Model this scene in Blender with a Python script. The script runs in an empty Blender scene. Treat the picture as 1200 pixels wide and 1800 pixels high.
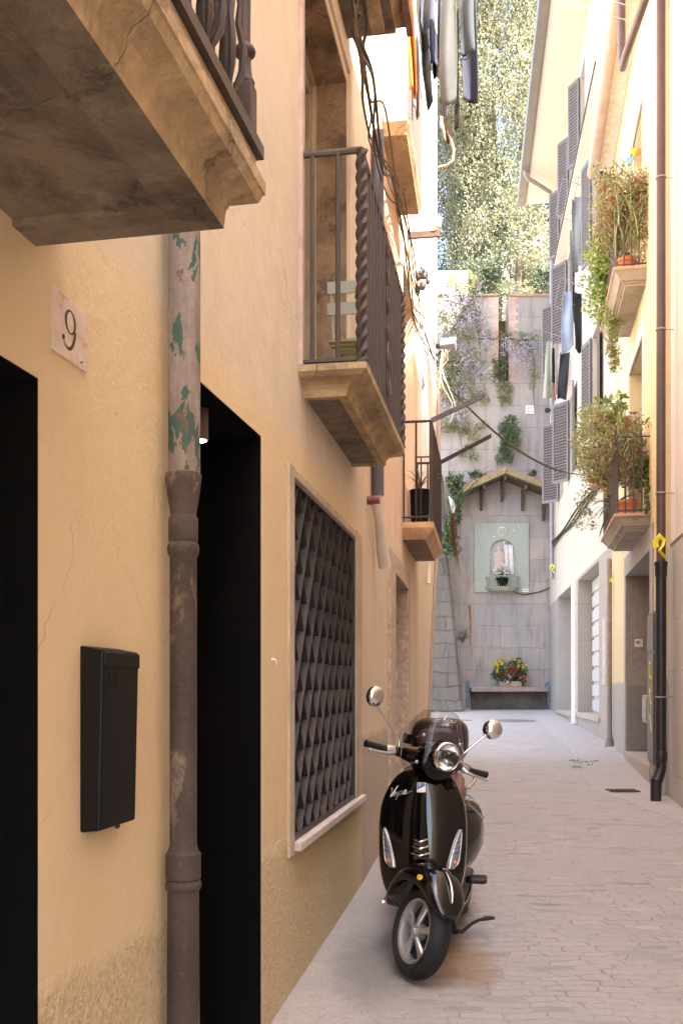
import bpy, bmesh, math, random
import numpy as np
from mathutils import Vector, Matrix

# ------------------------------------------------------------------ camera, world, sun, exposure
scene = bpy.context.scene
E = 1.45            # eye height
F = 1750.0          # focal length in pixels of the 1200 x 1800 frame
cam_d = bpy.data.cameras.new('camera')
cam = bpy.data.objects.new('camera', cam_d)
scene.collection.objects.link(cam)
cam.location = (0, 0, E)
cam.rotation_euler = (math.radians(90), 0, 0)
cam_d.sensor_fit = 'VERTICAL'
cam_d.sensor_height = 36
cam_d.lens = 35
cam_d.shift_y = 310 / 1800
cam_d.clip_start = 0.05
cam_d.clip_end = 3000
scene.camera = cam

SUN_EL = math.radians(56)
SUN_AZ = math.radians(140)       # clockwise from +Y
to_sun = Vector((math.sin(SUN_AZ) * math.cos(SUN_EL), math.cos(SUN_AZ) * math.cos(SUN_EL), math.sin(SUN_EL)))
world = bpy.data.worlds.new('World')
scene.world = world
world.use_nodes = True
wn = world.node_tree
wn.nodes.clear()
sky = wn.nodes.new('ShaderNodeTexSky')
sky.sky_type = 'NISHITA'
sky.sun_disc = False
sky.sun_elevation = SUN_EL
sky.sun_rotation = SUN_AZ
sky.altitude = 100
sky.air_density = 1.0
sky.dust_density = 4.0
sky.ozone_density = 1.0
bg = wn.nodes.new('ShaderNodeBackground')
bg.inputs['Strength'].default_value = 0.15
wo = wn.nodes.new('ShaderNodeOutputWorld')
wn.links.new(sky.outputs[0], bg.inputs['Color'])
wn.links.new(bg.outputs[0], wo.inputs['Surface'])
sun_d = bpy.data.lights.new('sun', 'SUN')
sun_d.energy = 4.5
sun_d.angle = math.radians(0.5)
sun_d.color = (1.0, 0.93, 0.82)
sun = bpy.data.objects.new('sun', sun_d)
scene.collection.objects.link(sun)
sun.location = (6, -10, 30)
sun.rotation_euler = to_sun.to_track_quat('Z', 'Y').to_euler()
scene.view_settings.view_transform = 'Standard'
scene.view_settings.look = 'None'
scene.view_settings.exposure = 3.22
scene.view_settings.gamma = 1.0
scene.view_settings.use_curve_mapping = False
scene.cycles.max_bounces = 8
scene.cycles.diffuse_bounces = 5
scene.cycles.glossy_bounces = 4
scene.cycles.transparent_max_bounces = 12
scene.cycles.use_denoising = True
scene.cycles.sample_clamp_indirect = 8.0

rng = random.Random(7)
nrng = np.random.default_rng(11)
COL = scene.collection
PI = math.pi

def px(x, y, Z):                     # a point of the place from its measured bearing and distance
    return Vector(((x - 600) / F * Z, Z, E + (1210 - y) / F * Z))

def ground(Z):
    return -0.077 + 0.0286 * Z

# ------------------------------------------------------------------ object helpers
ORG = {}

def tag(o, label=None, cat=None, group=None, kind=None):
    if label: o['label'] = label
    if cat: o['category'] = cat
    if group: o['group'] = group
    if kind: o['kind'] = kind
    return o

def thing(name, label, cat, loc=(0, 0, 0), rz=0.0, group=None):
    o = bpy.data.objects.new(name, None)
    o.empty_display_size = 0.2
    COL.objects.link(o)
    o.location = loc
    o.rotation_euler = (0, 0, rz)
    ORG[o.name] = Vector(loc)
    return tag(o, label, cat, group)

def copy_tree(o, parent=None):
    c = o.copy()
    COL.objects.link(c)
    c.parent = parent
    if o.name in ORG: ORG[c.name] = ORG[o.name].copy()
    for ch in list(o.children):
        copy_tree(ch, c)
    return c

class MB:
    """collects faces and links them as ONE mesh object"""
    def __init__(s):
        s.v = []; s.f = []; s.mi = []
    def add(s, vs, fs, mi=0):
        b = len(s.v)
        s.v.extend([tuple(p) for p in vs])
        s.f.extend([tuple(i + b for i in f) for f in fs])
        s.mi.extend([mi] * len(fs))
    def quad(s, a, b, c, d, mi=0):
        s.add([a, b, c, d], [(0, 1, 2, 3)], mi)
    def hexa(s, p, mi=0):            # p: 8 points, bottom ring then top ring
        s.add(p, [(3, 2, 1, 0), (4, 5, 6, 7), (0, 1, 5, 4), (1, 2, 6, 5), (2, 3, 7, 6), (3, 0, 4, 7)], mi)
    def box(s, c, d, R=None, mi=0):
        hx, hy, hz = d[0] / 2, d[1] / 2, d[2] / 2
        pts = [(-hx, -hy, -hz), (hx, -hy, -hz), (hx, hy, -hz), (-hx, hy, -hz), (-hx, -hy, hz), (hx, -hy, hz), (hx, hy, hz), (-hx, hy, hz)]
        c = Vector(c)
        s.hexa([c + (R @ Vector(p) if R else Vector(p)) for p in pts], mi)
    def prism(s, poly, ext, mi=0):   # closed polygon of 3d points extruded by vector ext
        n = len(poly)
        poly = [Vector(p) for p in poly]; ext = Vector(ext)
        s.add(poly + [p + ext for p in poly],
              [tuple(range(n - 1, -1, -1)), tuple(range(n, 2 * n))] + [(i, (i + 1) % n, (i + 1) % n + n, i + n) for i in range(n)], mi)
    def tube(s, path, r, n=8, cap=True, mi=0, flat=1.0, up=None):
        path = [Vector(p) for p in path]
        m = len(path)
        rs = r if isinstance(r, (list, tuple)) else [r] * m
        base = len(s.v)
        prev = None
        for i, p in enumerate(path):
            t = (path[min(i + 1, m - 1)] - path[max(i - 1, 0)])
            if t.length < 1e-9: t = Vector((0, 0, 1))
            t.normalize()
            if prev is None:
                a = Vector(up) if up else (Vector((0, 0, 1)) if abs(t.z) < 0.9 else Vector((0, 1, 0)))
            else:
                a = prev
            u = a - t * a.dot(t)
            if u.length < 1e-6: u = t.orthogonal()
            u.normalize(); prev = u
            w = t.cross(u)
            for k in range(n):
                an = 2 * PI * k / n
                q = p + (u * math.cos(an) + w * (math.sin(an) * flat)) * rs[i]
                s.v.append(tuple(q))
        for i in range(m - 1):
            for k in range(n):
                a = base + i * n + k; b = base + i * n + (k + 1) % n
                s.f.append((a, b, b + n, a + n)); s.mi.append(mi)
        if cap:
            s.f.append(tuple(base + k for k in range(n - 1, -1, -1))); s.mi.append(mi)
            s.f.append(tuple(base + (m - 1) * n + k for k in range(n))); s.mi.append(mi)
    def lathe(s, c, axis, prof, n=24, mi=0, closed=False, cap=True):   # prof: (radius, height along axis)
        axis = Vector(axis).normalized()
        u = axis.orthogonal().normalized()
        if abs(axis.z) > 0.99: u = Vector((1, 0, 0))
        w = axis.cross(u); c = Vector(c)
        base = len(s.v); m = len(prof)
        for (r, h) in prof:
            for k in range(n):
                an = 2 * PI * k / n
                s.v.append(tuple(c + axis * h + (u * math.cos(an) + w * math.sin(an)) * r))
        for i in range(m - 1 if not closed else m):
            j = (i + 1) % m
            for k in range(n):
                a = base + i * n; b = base + j * n
                s.f.append((a + k, a + (k + 1) % n, b + (k + 1) % n, b + k)); s.mi.append(mi)
        if not closed and cap:
            if prof[0][0] > 1e-6:
                s.f.append(tuple(base + k for k in range(n - 1, -1, -1))); s.mi.append(mi)
            if prof[-1][0] > 1e-6:
                s.f.append(tuple(base + (m - 1) * n + k for k in range(n))); s.mi.append(mi)
    def grid(s, pts, mi=0, close_u=False):     # pts[i][j]
        n = len(pts); m = len(pts[0]); base = len(s.v)
        for row in pts: s.v.extend([tuple(p) for p in row])
        for i in range(n - 1):
            for j in range(m if close_u else m - 1):
                j2 = (j + 1) % m
                s.f.append((base + i * m + j, base + i * m + j2, base + (i + 1) * m + j2, base + (i + 1) * m + j)); s.mi.append(mi)
        return base
    def sphere(s, c, r, n=14, m=8, sc=(1, 1, 1), R=None, mi=0):
        pts = []
        for i in range(m + 1):
            t = PI * i / m
            row = []
            for k in range(n):
                a = 2 * PI * k / n
                p = Vector((math.sin(t) * math.cos(a) * sc[0], math.sin(t) * math.sin(a) * sc[1], math.cos(t) * sc[2])) * r
                row.append(Vector(c) + (R @ p if R else p))
            pts.append(row)
        s.grid(pts, mi, True)
    def build(s, name, mat, parent=None, local=False, smooth=None, bevel=0, weld=False, solid=0, subsurf=0, orient=True):
        v = np.array(s.v, dtype=float)
        if parent is None:
            if local: org = Vector((0, 0, 0))
            else:
                mn = v.min(axis=0); mx = v.max(axis=0)
                org = Vector(((mn[0] + mx[0]) / 2, (mn[1] + mx[1]) / 2, mn[2]))
        else:
            org = Vector((0, 0, 0)) if local else ORG[parent.name]
        if not local or parent is None:
            v = v - np.array(org)
        me = bpy.data.meshes.new(name)
        me.from_pydata(v.tolist(), [], s.f)
        mats = mat if isinstance(mat, (list, tuple)) else [mat]
        for m in mats: me.materials.append(m)
        if len(mats) > 1: me.polygons.foreach_set('material_index', s.mi)
        if weld or orient:
            bm = bmesh.new(); bm.from_mesh(me)
            if weld: bmesh.ops.remove_doubles(bm, verts=bm.verts, dist=1e-5)
            if orient: bmesh.ops.recalc_face_normals(bm, faces=bm.faces)
            bm.to_mesh(me); bm.free()
        me.validate()
        if smooth is not None:
            me.polygons.foreach_set('use_smooth', [True] * len(me.polygons))
            me.set_sharp_from_angle(angle=math.radians(smooth))
        me.update()
        o = bpy.data.objects.new(name, me)
        COL.objects.link(o)
        if parent is None:
            o.location = org
        else:
            o.parent = parent
        ORG[o.name] = Vector(org)
        if solid:
            md = o.modifiers.new('thickness', 'SOLIDIFY'); md.thickness = solid; md.offset = 0
        if bevel:
            md = o.modifiers.new('bevel', 'BEVEL'); md.width = bevel; md.segments = 2; md.limit_method = 'ANGLE'; md.angle_limit = math.radians(40)
        if subsurf:
            md = o.modifiers.new('subdivision', 'SUBSURF'); md.levels = subsurf; md.render_levels = subsurf
        return o

def text_faces(mb, body, origin, right, up, size, depth=0.002, shear=0.0, squash=1.0, mi=0):
    cu = bpy.data.curves.new('lettering', 'FONT')
    cu.body = body; cu.size = size; cu.shear = shear
    cu.align_x = 'CENTER'; cu.align_y = 'CENTER'
    cu.extrude = depth
    ob = bpy.data.objects.new('lettering', cu)
    me = bpy.data.meshes.new_from_object(ob)
    right = Vector(right).normalized(); up = Vector(up).normalized(); nn = right.cross(up)
    vs = [Vector(origin) + right * (v.co.x * squash) + up * v.co.y + nn * v.co.z for v in me.vertices]
    mb.add(vs, [tuple(p.vertices) for p in me.polygons], mi)
    bpy.data.objects.remove(ob); bpy.data.meshes.remove(me); bpy.data.curves.remove(cu)

# ------------------------------------------------------------------ material helpers
class NT:
    def __init__(s, name):
        s.m = bpy.data.materials.new(name); s.m.use_nodes = True
        s.t = s.m.node_tree; s.t.nodes.clear()
        s.out = s.n('ShaderNodeOutputMaterial')
        s.p = s.n('ShaderNodeBsdfPrincipled')
        s.l(s.p.outputs[0], s.out.inputs['Surface'])
        s._pos = None
    def n(s, t, **kw):
        nd = s.t.nodes.new(t)
        for k, v in kw.items(): setattr(nd, k, v)
        return nd
    def l(s, a, b): s.t.links.new(a, b)
    def setv(s, sock, v):
        if isinstance(v, bpy.types.NodeSocket): s.l(v, sock)
        elif isinstance(v, (tuple, list)) and len(v) == 3 and sock.type == 'RGBA': sock.default_value = (*v, 1)
        else: sock.default_value = v
    def pos(s):
        if s._pos is None: s._pos = s.n('ShaderNodeNewGeometry').outputs['Position']
        return s._pos
    def obj(s): return s.n('ShaderNodeTexCoord').outputs['Object']
    def scale(s, vec, sc, rot=(0, 0, 0)):
        m = s.n('ShaderNodeMapping'); s.l(vec, m.inputs['Vector'])
        m.inputs['Scale'].default_value = sc if isinstance(sc, (tuple, list)) else (sc,) * 3
        m.inputs['Rotation'].default_value = rot
        return m.outputs[0]
    def noise(s, vec, sc=5, det=4, rough=0.6, dist=0.0, out=0):
        nd = s.n('ShaderNodeTexNoise'); s.l(vec, nd.inputs['Vector'])
        nd.inputs['Scale'].default_value = sc; nd.inputs['Detail'].default_value = det
        nd.inputs['Roughness'].default_value = rough; nd.inputs['Distortion'].default_value = dist
        return nd.outputs[out]
    def vor(s, vec, sc=5, feature='F1', out='Distance', rand=1.0):
        nd = s.n('ShaderNodeTexVoronoi', feature=feature); s.l(vec, nd.inputs['Vector'])
        nd.inputs['Scale'].default_value = sc; nd.inputs['Randomness'].default_value = rand
        return nd.outputs[out]
    def ramp(s, f, a, b):            # smooth step from a to b
        nd = s.n('ShaderNodeMapRange'); s.setv(nd.inputs['Value'], f)
        nd.inputs['From Min'].default_value = a; nd.inputs['From Max'].default_value = b
        return nd.outputs[0]
    def mix(s, f, a, b, blend='MIX'):
        nd = s.n('ShaderNodeMix', data_type='RGBA', blend_type=blend)
        s.setv(nd.inputs[0], f); s.setv(nd.inputs[6], a); s.setv(nd.inputs[7], b)
        return nd.outputs[2]
    def math(s, op, a, b=0.0):
        nd = s.n('ShaderNodeMath', operation=op); s.setv(nd.inputs[0], a); s.setv(nd.inputs[1], b)
        return nd.outputs[0]
    def sep(s, vec):
        nd = s.n('ShaderNodeSeparateXYZ'); s.l(vec, nd.inputs[0]); return nd.outputs
    def comb(s, x, y, z):
        nd = s.n('ShaderNodeCombineXYZ'); s.setv(nd.inputs[0], x); s.setv(nd.inputs[1], y); s.setv(nd.inputs[2], z); return nd.outputs[0]
    def col(s, c): s.setv(s.p.inputs['Base Color'], c); return s
    def rough(s, r): s.setv(s.p.inputs['Roughness'], r); return s
    def bump(s, h, strength=0.4, dist=0.01):
        nd = s.n('ShaderNodeBump'); nd.inputs['Strength'].default_value = strength; nd.inputs['Distance'].default_value = dist
        s.setv(nd.inputs['Height'], h)
        s.l(nd.outputs[0], s.p.inputs['Normal']); return s
    def done(s): return s.m

def simple(name, c, rough=0.6, metal=0.0, var=0.15, vs=8.0, bump=0.0, bs=60.0, c2=None, coat=0.0, spec=0.5):
    t = NT(name)
    t.p.inputs['Specular IOR Level'].default_value = spec
    o = t.obj()
    nz = t.noise(o, vs, 5, 0.65)
    dark = c2 if c2 else tuple(x * (1 - var) for x in c)
    lite = c if c2 else tuple(min(1, x * (1 + var)) for x in c)
    t.col(t.mix(t.ramp(nz, 0.35, 0.65), dark, lite)).rough(rough)
    t.p.inputs['Metallic'].default_value = metal
    if coat:
        t.p.inputs['Coat Weight'].default_value = coat
        t.p.inputs['Coat Roughness'].default_value = 0.03
    if bump: t.bump(t.noise(o, bs, 4, 0.7), bump, 0.01)
    return t.done()

def leafmat(name, cols, rough=0.55, trans=0.25, clump=0.0):
    t = NT(name)
    ri = t.n('ShaderNodeNewGeometry').outputs['Random Per Island']
    cr = t.n('ShaderNodeValToRGB'); t.l(ri, cr.inputs[0])
    el = cr.color_ramp.elements
    for i, c in enumerate(cols):
        p = i / max(1, len(cols) - 1)
        if i < 2: e = el[i]; e.position = p
        else: e = el.new(p)
        e.color = (*c, 1)
    el[0].position = 0.0
    # positions: rewritten in order
    lc = cr.outputs[0]
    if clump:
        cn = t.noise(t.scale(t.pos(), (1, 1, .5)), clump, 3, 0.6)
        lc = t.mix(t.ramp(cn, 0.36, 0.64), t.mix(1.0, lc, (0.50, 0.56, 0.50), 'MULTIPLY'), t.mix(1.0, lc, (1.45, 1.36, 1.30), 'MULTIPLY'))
    t.col(lc).rough(rough)
    if trans:
        tr = t.n('ShaderNodeBsdfTranslucent'); t.l(lc, tr.inputs[0])
        mx = t.n('ShaderNodeMixShader'); mx.inputs[0].default_value = trans
        t.l(t.p.outputs[0], mx.inputs[1]); t.l(tr.outputs[0], mx.inputs[2]); t.l(mx.outputs[0], t.out.inputs['Surface'])
    return t.done()

def plaster(name, base, alt, stain, plinth=None, plinth_z=0.73, upper=None, upper_z=2.6, grain=70, rel=0.35, streak=0.25, patch=None, prelief=0.9):
    t = NT(name); P = t.pos()
    big = t.noise(P, 0.9, 5, 0.6, 0.4)
    mid = t.noise(P, 5.0, 5, 0.7)
    c = t.mix(t.ramp(big, 0.35, 0.65), base, alt)
    if upper:
        z = t.sep(P)[2]
        wob = t.noise(P, 2.0, 4, 0.6)
        zz = t.math('ADD', z, t.math('MULTIPLY', wob, 0.12))
        up = t.mix(t.ramp(mid, 0.35, 0.7), upper, tuple(x * 0.9 for x in upper))
        c = t.mix(t.ramp(zz, upper_z + 0.01, upper_z + 0.13), c, up)
    st = t.noise(t.scale(P, (5, 5, 0.5)), 1.6, 6, 0.7)
    c = t.mix(t.math('MULTIPLY', t.ramp(st, 0.5, 0.8), streak), c, stain)
    c = t.mix(t.math('MULTIPLY', t.ramp(mid, 0.55, 0.8), 0.3), c, stain)
    if patch:
        pn = t.noise(P, 2.3, 6, 0.75, 0.3)
        c = t.mix(t.ramp(pn, 0.64, 0.67), c, patch)
    fine = t.noise(P, grain, 3, 0.6)
    lump = t.math('ADD', t.noise(P, 9, 4, 0.6), t.math('MULTIPLY', t.noise(P, 26, 3, 0.6), 0.7))
    wv = t.noise(P, 2.2, 4, 0.6, out=1)
    mm = t.n('ShaderNodeVectorMath', operation='MULTIPLY_ADD'); t.l(wv, mm.inputs[0]); mm.inputs[1].default_value = (0.5, 0.5, 0.5); t.l(P, mm.inputs[2])
    ck = t.math('MULTIPLY', t.ramp(t.vor(mm.outputs[0], 0.9, 'DISTANCE_TO_EDGE', 'Distance'), 0.006, 0.001), t.ramp(big, 0.52, 0.6))
    c = t.mix(t.math('MULTIPLY', ck, 0.30), c, tuple(x * 0.45 for x in stain))
    h = t.math('ADD', t.math('MULTIPLY', fine, rel), t.math('MULTIPLY', lump, 0.45))
    if plinth:
        z = t.sep(P)[2]
        wob = t.noise(P, 1.5, 3, 0.6)
        zz = t.math('SUBTRACT', z, t.math('MULTIPLY', t.noise(P, 6, 5, 0.7), 0.14))
        msk = t.ramp(zz, plinth_z - 0.02, plinth_z - 0.08)
        gr = t.noise(P, 55, 3, 0.75)
        pc = t.mix(t.ramp(gr, 0.35, 0.7), tuple(x * 0.72 for x in plinth), tuple(min(1, x * 1.12) for x in plinth))
        c = t.mix(msk, c, pc)
        h = t.math('ADD', h, t.math('MULTIPLY', msk, t.math('MULTIPLY', gr, prelief * 2.5)))
    t.col(c).rough(0.92)
    sc = t.noise(t.scale(P, (18, 18, 26)), 1.0, 5, 0.75, 0.6)
    h = t.math('ADD', h, t.math('MULTIPLY', t.ramp(sc, 0.55, 0.75), 0.10))
    t.bump(h, 0.7, 0.011)
    return t.done()

M = {}
M['ochre'] = plaster('ochre_plaster', (0.645, 0.49, 0.285), (0.665, 0.52, 0.325), (0.52, 0.375, 0.19), plinth=(0.66, 0.515, 0.31), plinth_z=0.74,
                     upper=(0.645, 0.54, 0.405), upper_z=2.6, streak=0.15)
M['beige'] = plaster('beige_plaster', (0.58, 0.465, 0.32), (0.62, 0.505, 0.36), (0.44, 0.32, 0.20), plinth=(0.49, 0.40, 0.305), plinth_z=1.1,
                     upper=(0.70, 0.50, 0.34), upper_z=2.75, streak=0.5, grain=45)
M['peach'] = plaster('peach_plaster', (0.70, 0.52, 0.34), (0.74, 0.58, 0.42), (0.46, 0.30, 0.18), upper=(0.78, 0.70, 0.62), upper_z=3.4, streak=0.45, prelief=0.4)
M['yellow'] = plaster('yellow_plaster', (0.62, 0.48, 0.245), (0.66, 0.535, 0.32), (0.58, 0.43, 0.22), upper=(0.66, 0.555, 0.37), upper_z=5.2, streak=0.15, plinth=(0.42, 0.38, 0.33), plinth_z=1.52, prelief=0.15)  # paler upper wall: overexposed brightness put into the plaster colour
M['cream'] = plaster('cream_plaster', (0.54, 0.48, 0.385), (0.58, 0.52, 0.425), (0.44, 0.385, 0.31), streak=0.12, rel=0.2)
M['pink'] = plaster('pale_pink_plaster', (0.66, 0.60, 0.565), (0.70, 0.645, 0.61), (0.70, 0.58, 0.48), streak=0.12, rel=0.25)

def blockwork(name, c1, c2, mortar, bw, bh, stain=(0.22, 0.17, 0.14), plane='xz', mort=0.006, relief=0.6, stain_amt=0.5, tint=None, rust=False, wobble=0.03):
    t = NT(name); P = t.pos()
    x, y, z = t.sep(P)
    wob = t.noise(P, 1.3, 3, 0.5)
    zz = t.math('ADD', z, t.math('MULTIPLY', wob, wobble))
    hx = x if plane == 'xz' else y
    if wobble > 0.05:
        w3 = t.noise(P, 3.5, 4, 0.6, out=1); qx, qy, qz = t.sep(w3)
        zz = t.math('ADD', zz, t.math('MULTIPLY', qz, 0.22)); hx = t.math('ADD', hx, t.math('MULTIPLY', qx, 0.3))
    vec = t.comb(hx, zz, 0.0)
    b = t.n('ShaderNodeTexBrick'); t.l(vec, b.inputs['Vector'])
    b.inputs['Scale'].default_value = 1.0
    b.inputs['Brick Width'].default_value = bw; b.inputs['Row Height'].default_value = bh
    b.inputs['Mortar Size'].default_value = mort; b.inputs['Mortar Smooth'].default_value = 0.3
    b.inputs['Bias'].default_value = 0.0
    b.inputs['Color1'].default_value = (*c1, 1); b.inputs['Color2'].default_value = (*c2, 1); b.inputs['Mortar'].default_value = (*mortar, 1)
    b.offset = 0.37; b.squash = 1.35; b.squash_frequency = 3
    big = t.noise(P, 0.8, 5, 0.6, 0.3)
    c = t.mix(t.ramp(big, 0.4, 0.7), b.outputs[0], tint if tint else c2)
    c = t.mix(0.7, b.outputs[0], c)
    st = t.noise(t.scale(P, (3.5, 3.5, 0.55)), 1.2, 7, 0.72)
    c = t.mix(t.math('MULTIPLY', t.ramp(st, 0.5, 0.75), stain_amt), c, stain)
    fine = t.noise(P, 22, 6, 0.75)
    c = t.mix(t.math('MULTIPLY', t.ramp(fine, 0.5, 0.75), 0.25), c, stain)
    # dirt along some joints
    jd = t.math('MULTIPLY', b.outputs['Fac'], t.ramp(t.noise(P, 1.7, 4, 0.6), 0.42, 0.6))
    c = t.mix(t.math('MULTIPLY', jd, 0.75), c, (0.10, 0.075, 0.055))
    t.col(c).rough(0.9)
    h = t.math('SUBTRACT', t.math('MULTIPLY', fine, 0.5), t.math('MULTIPLY', b.outputs['Fac'], 1.0))
    t.bump(h, relief, 0.015)
    return t.done()

M['ashlar'] = blockwork('ashlar_stone', (0.435, 0.37, 0.315), (0.36, 0.32, 0.285), (0.33, 0.275, 0.23), 1.35, 0.68, tint=(0.27, 0.265, 0.27), stain=(0.19, 0.145, 0.11), stain_amt=0.9, wobble=0.05)
M['rubble'] = blockwork('rough_stone', (0.20, 0.17, 0.135), (0.15, 0.13, 0.11), (0.12, 0.105, 0.085), 0.9, 0.42, mort=0.022, relief=1.0, stain=(0.085, 0.08, 0.055), stain_amt=0.8, wobble=0.15)
M['granite'] = blockwork('grey_granite', (0.40, 0.37, 0.34), (0.36, 0.34, 0.32), (0.28, 0.25, 0.23), 1.1, 1.0, plane='yz', mort=0.004, relief=0.3, stain_amt=0.25)
M['limestone'] = blockwork('pale_limestone', (0.385, 0.33, 0.275), (0.36, 0.32, 0.275), (0.28, 0.235, 0.195), 1.2, 0.85, plane='yz', mort=0.004, relief=0.3, stain_amt=0.25, tint=(0.35, 0.31, 0.275))
M['cladding'] = blockwork('stone_cladding', (0.47, 0.435, 0.41), (0.43, 0.405, 0.385), (0.54, 0.51, 0.48), 1.6, 0.55, plane='yz', mort=0.006, relief=0.2, stain_amt=0.2)
M['sandstone'] = simple('weathered_sandstone', (0.50, 0.37, 0.22), 0.9, var=0.25, vs=3.0, bump=0.5, bs=45)
M['frame_stone'] = simple('window_frame_stone', (0.46, 0.365, 0.265), 0.9, var=0.15, vs=5.0, bump=0.5, bs=60)

def slab_mat(name, base, dark, pale):
    t = NT(name); P = t.pos()
    a = t.noise(P, 2.6, 7, 0.72, 0.5); b = t.noise(P, 11, 6, 0.75); g = t.noise(P, 80, 3, 0.6)
    c = t.mix(t.ramp(a, 0.40, 0.60), base, dark)
    c = t.mix(t.math('MULTIPLY', t.ramp(b, 0.54, 0.70), 0.65), c, pale)
    blot = t.noise(P, 6.0, 5, 0.6, 0.8)
    c = t.mix(t.math('MULTIPLY', t.ramp(blot, 0.62, 0.70), 0.75), c, tuple(x * 0.55 for x in dark))
    wv = t.noise(P, 3.0, 4, 0.6, out=1)
    mm = t.n('ShaderNodeVectorMath', operation='MULTIPLY_ADD'); t.l(wv, mm.inputs[0]); mm.inputs[1].default_value = (0.35, 0.35, 0.35); t.l(P, mm.inputs[2])
    cr = t.vor(mm.outputs[0], 2.2, 'DISTANCE_TO_EDGE', 'Distance')
    crk = t.math('MULTIPLY', t.ramp(cr, 0.012, 0.003), t.ramp(a, 0.45, 0.6))
    c = t.mix(t.math('MULTIPLY', crk, 0.4), c, tuple(x * 0.35 for x in dark))
    c = t.mix(t.math('MULTIPLY', t.ramp(g, 0.5, 0.75), 0.3), c, dark)
    t.col(c).rough(0.93)
    h = t.math('ADD', t.math('ADD', t.math('MULTIPLY', g, 0.35), b), t.math('ADD', t.math('MULTIPLY', a, 1.5), t.math('MULTIPLY', crk, -0.8)))
    t.bump(h, 0.7, 0.018)
    return t.done()
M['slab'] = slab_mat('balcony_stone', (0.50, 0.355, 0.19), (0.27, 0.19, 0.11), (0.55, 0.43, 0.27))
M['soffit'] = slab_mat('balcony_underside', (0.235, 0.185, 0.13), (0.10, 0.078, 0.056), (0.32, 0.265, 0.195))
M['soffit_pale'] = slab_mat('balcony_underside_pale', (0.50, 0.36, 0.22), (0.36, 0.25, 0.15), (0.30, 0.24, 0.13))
M['slab_grey'] = slab_mat('balcony_grey_stone', (0.42, 0.37, 0.31), (0.34, 0.30, 0.25), (0.50, 0.44, 0.37))
M['iron'] = simple('wrought_iron', (0.028, 0.022, 0.021), 0.55, 0.2, var=0.4, vs=14, bump=0.25, bs=90, c2=(0.045, 0.028, 0.021))
M['iron_grey'] = simple('cast_iron_grey', (0.050, 0.045, 0.048), 0.6, 0.1, var=0.3, vs=9, bump=0.3, bs=70, c2=(0.075, 0.045, 0.03))
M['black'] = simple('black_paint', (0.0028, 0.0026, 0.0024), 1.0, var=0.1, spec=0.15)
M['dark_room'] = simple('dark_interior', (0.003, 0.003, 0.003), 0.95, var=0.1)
M['black_plastic'] = simple('black_box_paint', (0.0035, 0.0032, 0.0030), 0.5, var=0.1, bump=0.05, bs=120, spec=0.22)
M['grille'] = simple('grille_metal', (0.036, 0.038, 0.046), 0.5, 0.25, var=0.25, vs=7, bump=0.3, bs=40, c2=(0.075, 0.052, 0.040))
M['glass_dark'] = simple('dark_window_glass', (0.010, 0.008, 0.007), 0.15, var=0.2)
M['shutter_grey'] = simple('grey_shutter_paint', (0.165, 0.15, 0.14), 0.6, var=0.08)
M['shutter_pale'] = simple('pale_shutter_paint', (0.52, 0.47, 0.44), 0.6, var=0.08)
M['slat_shade'] = simple('slat_shade', (0.07, 0.06, 0.055), 0.9)  # self-shadow between louvre slats, put into a dark colour
M['tile_roof'] = simple('clay_roof_tile', (0.50, 0.22, 0.13), 0.9, var=0.3, vs=6, bump=0.4, bs=30, c2=(0.30, 0.20, 0.12))
M['tile_edge'] = simple('mossy_tile_edge', (0.36, 0.27, 0.15), 0.95, var=0.3, vs=10, bump=0.6, bs=30, c2=(0.20, 0.17, 0.08))
M['wood_dark'] = simple('dark_wood', (0.10, 0.065, 0.045), 0.8, var=0.3, vs=10, bump=0.3)
M['terracotta'] = simple('terracotta', (0.52, 0.18, 0.075), 0.8, var=0.15, vs=8)
M['pipe_brown'] = simple('brown_pipe_paint', (0.075, 0.046, 0.042), 0.45, var=0.15, vs=3)
M['pipe_black'] = simple('black_pipe_paint', (0.020, 0.018, 0.019), 0.4, var=0.2, vs=4)
M['pipe_grey'] = simple('zinc_pipe', (0.30, 0.28, 0.28), 0.5, 0.3, var=0.15, vs=5)
M['pipe_pale'] = simple('pale_pipe', (0.60, 0.52, 0.44), 0.6, var=0.1, vs=5)
M['gutter_tan'] = simple('tan_gutter_paint', (0.38, 0.29, 0.24), 0.5, var=0.08, vs=3)
M['gutter_grey'] = simple('grey_gutter_paint', (0.20, 0.19, 0.165), 0.5, var=0.08, vs=3)
M['pipe_iron'] = simple('old_iron_pipe', (0.105, 0.072, 0.055), 0.75, 0.1, var=0.35, vs=6, bump=0.5, bs=40, c2=(0.145, 0.105, 0.08))
M['cable'] = simple('cable_rubber', (0.03, 0.022, 0.016), 0.7, var=0.3)
M['cable_white'] = simple('white_cable', (0.62, 0.55, 0.50), 0.6, var=0.1)
M['cable_tan'] = simple('tan_cable', (0.12, 0.08, 0.045), 0.7, var=0.2)
M['white'] = simple('white_paint', (0.78, 0.75, 0.70), 0.6, var=0.05)
M['yellow_paint'] = simple('yellow_paint', (0.82, 0.70, 0.03), 0.6, var=0.05)
M['red_paint'] = simple('red_paint', (0.45, 0.04, 0.025), 0.6, var=0.1)
M['porcelain'] = simple('porcelain', (0.75, 0.72, 0.68), 0.25, var=0.05)
M['chrome'] = simple('chrome', (0.82, 0.80, 0.78), 0.08, 1.0, var=0.03)
M['alu'] = simple('alloy_wheel_paint', (0.42, 0.40, 0.39), 0.38, 0.6, var=0.08)
M['gloss_black'] = simple('gloss_black_paint', (0.012, 0.008, 0.007), 0.13, var=0.05, coat=1.0)
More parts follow.
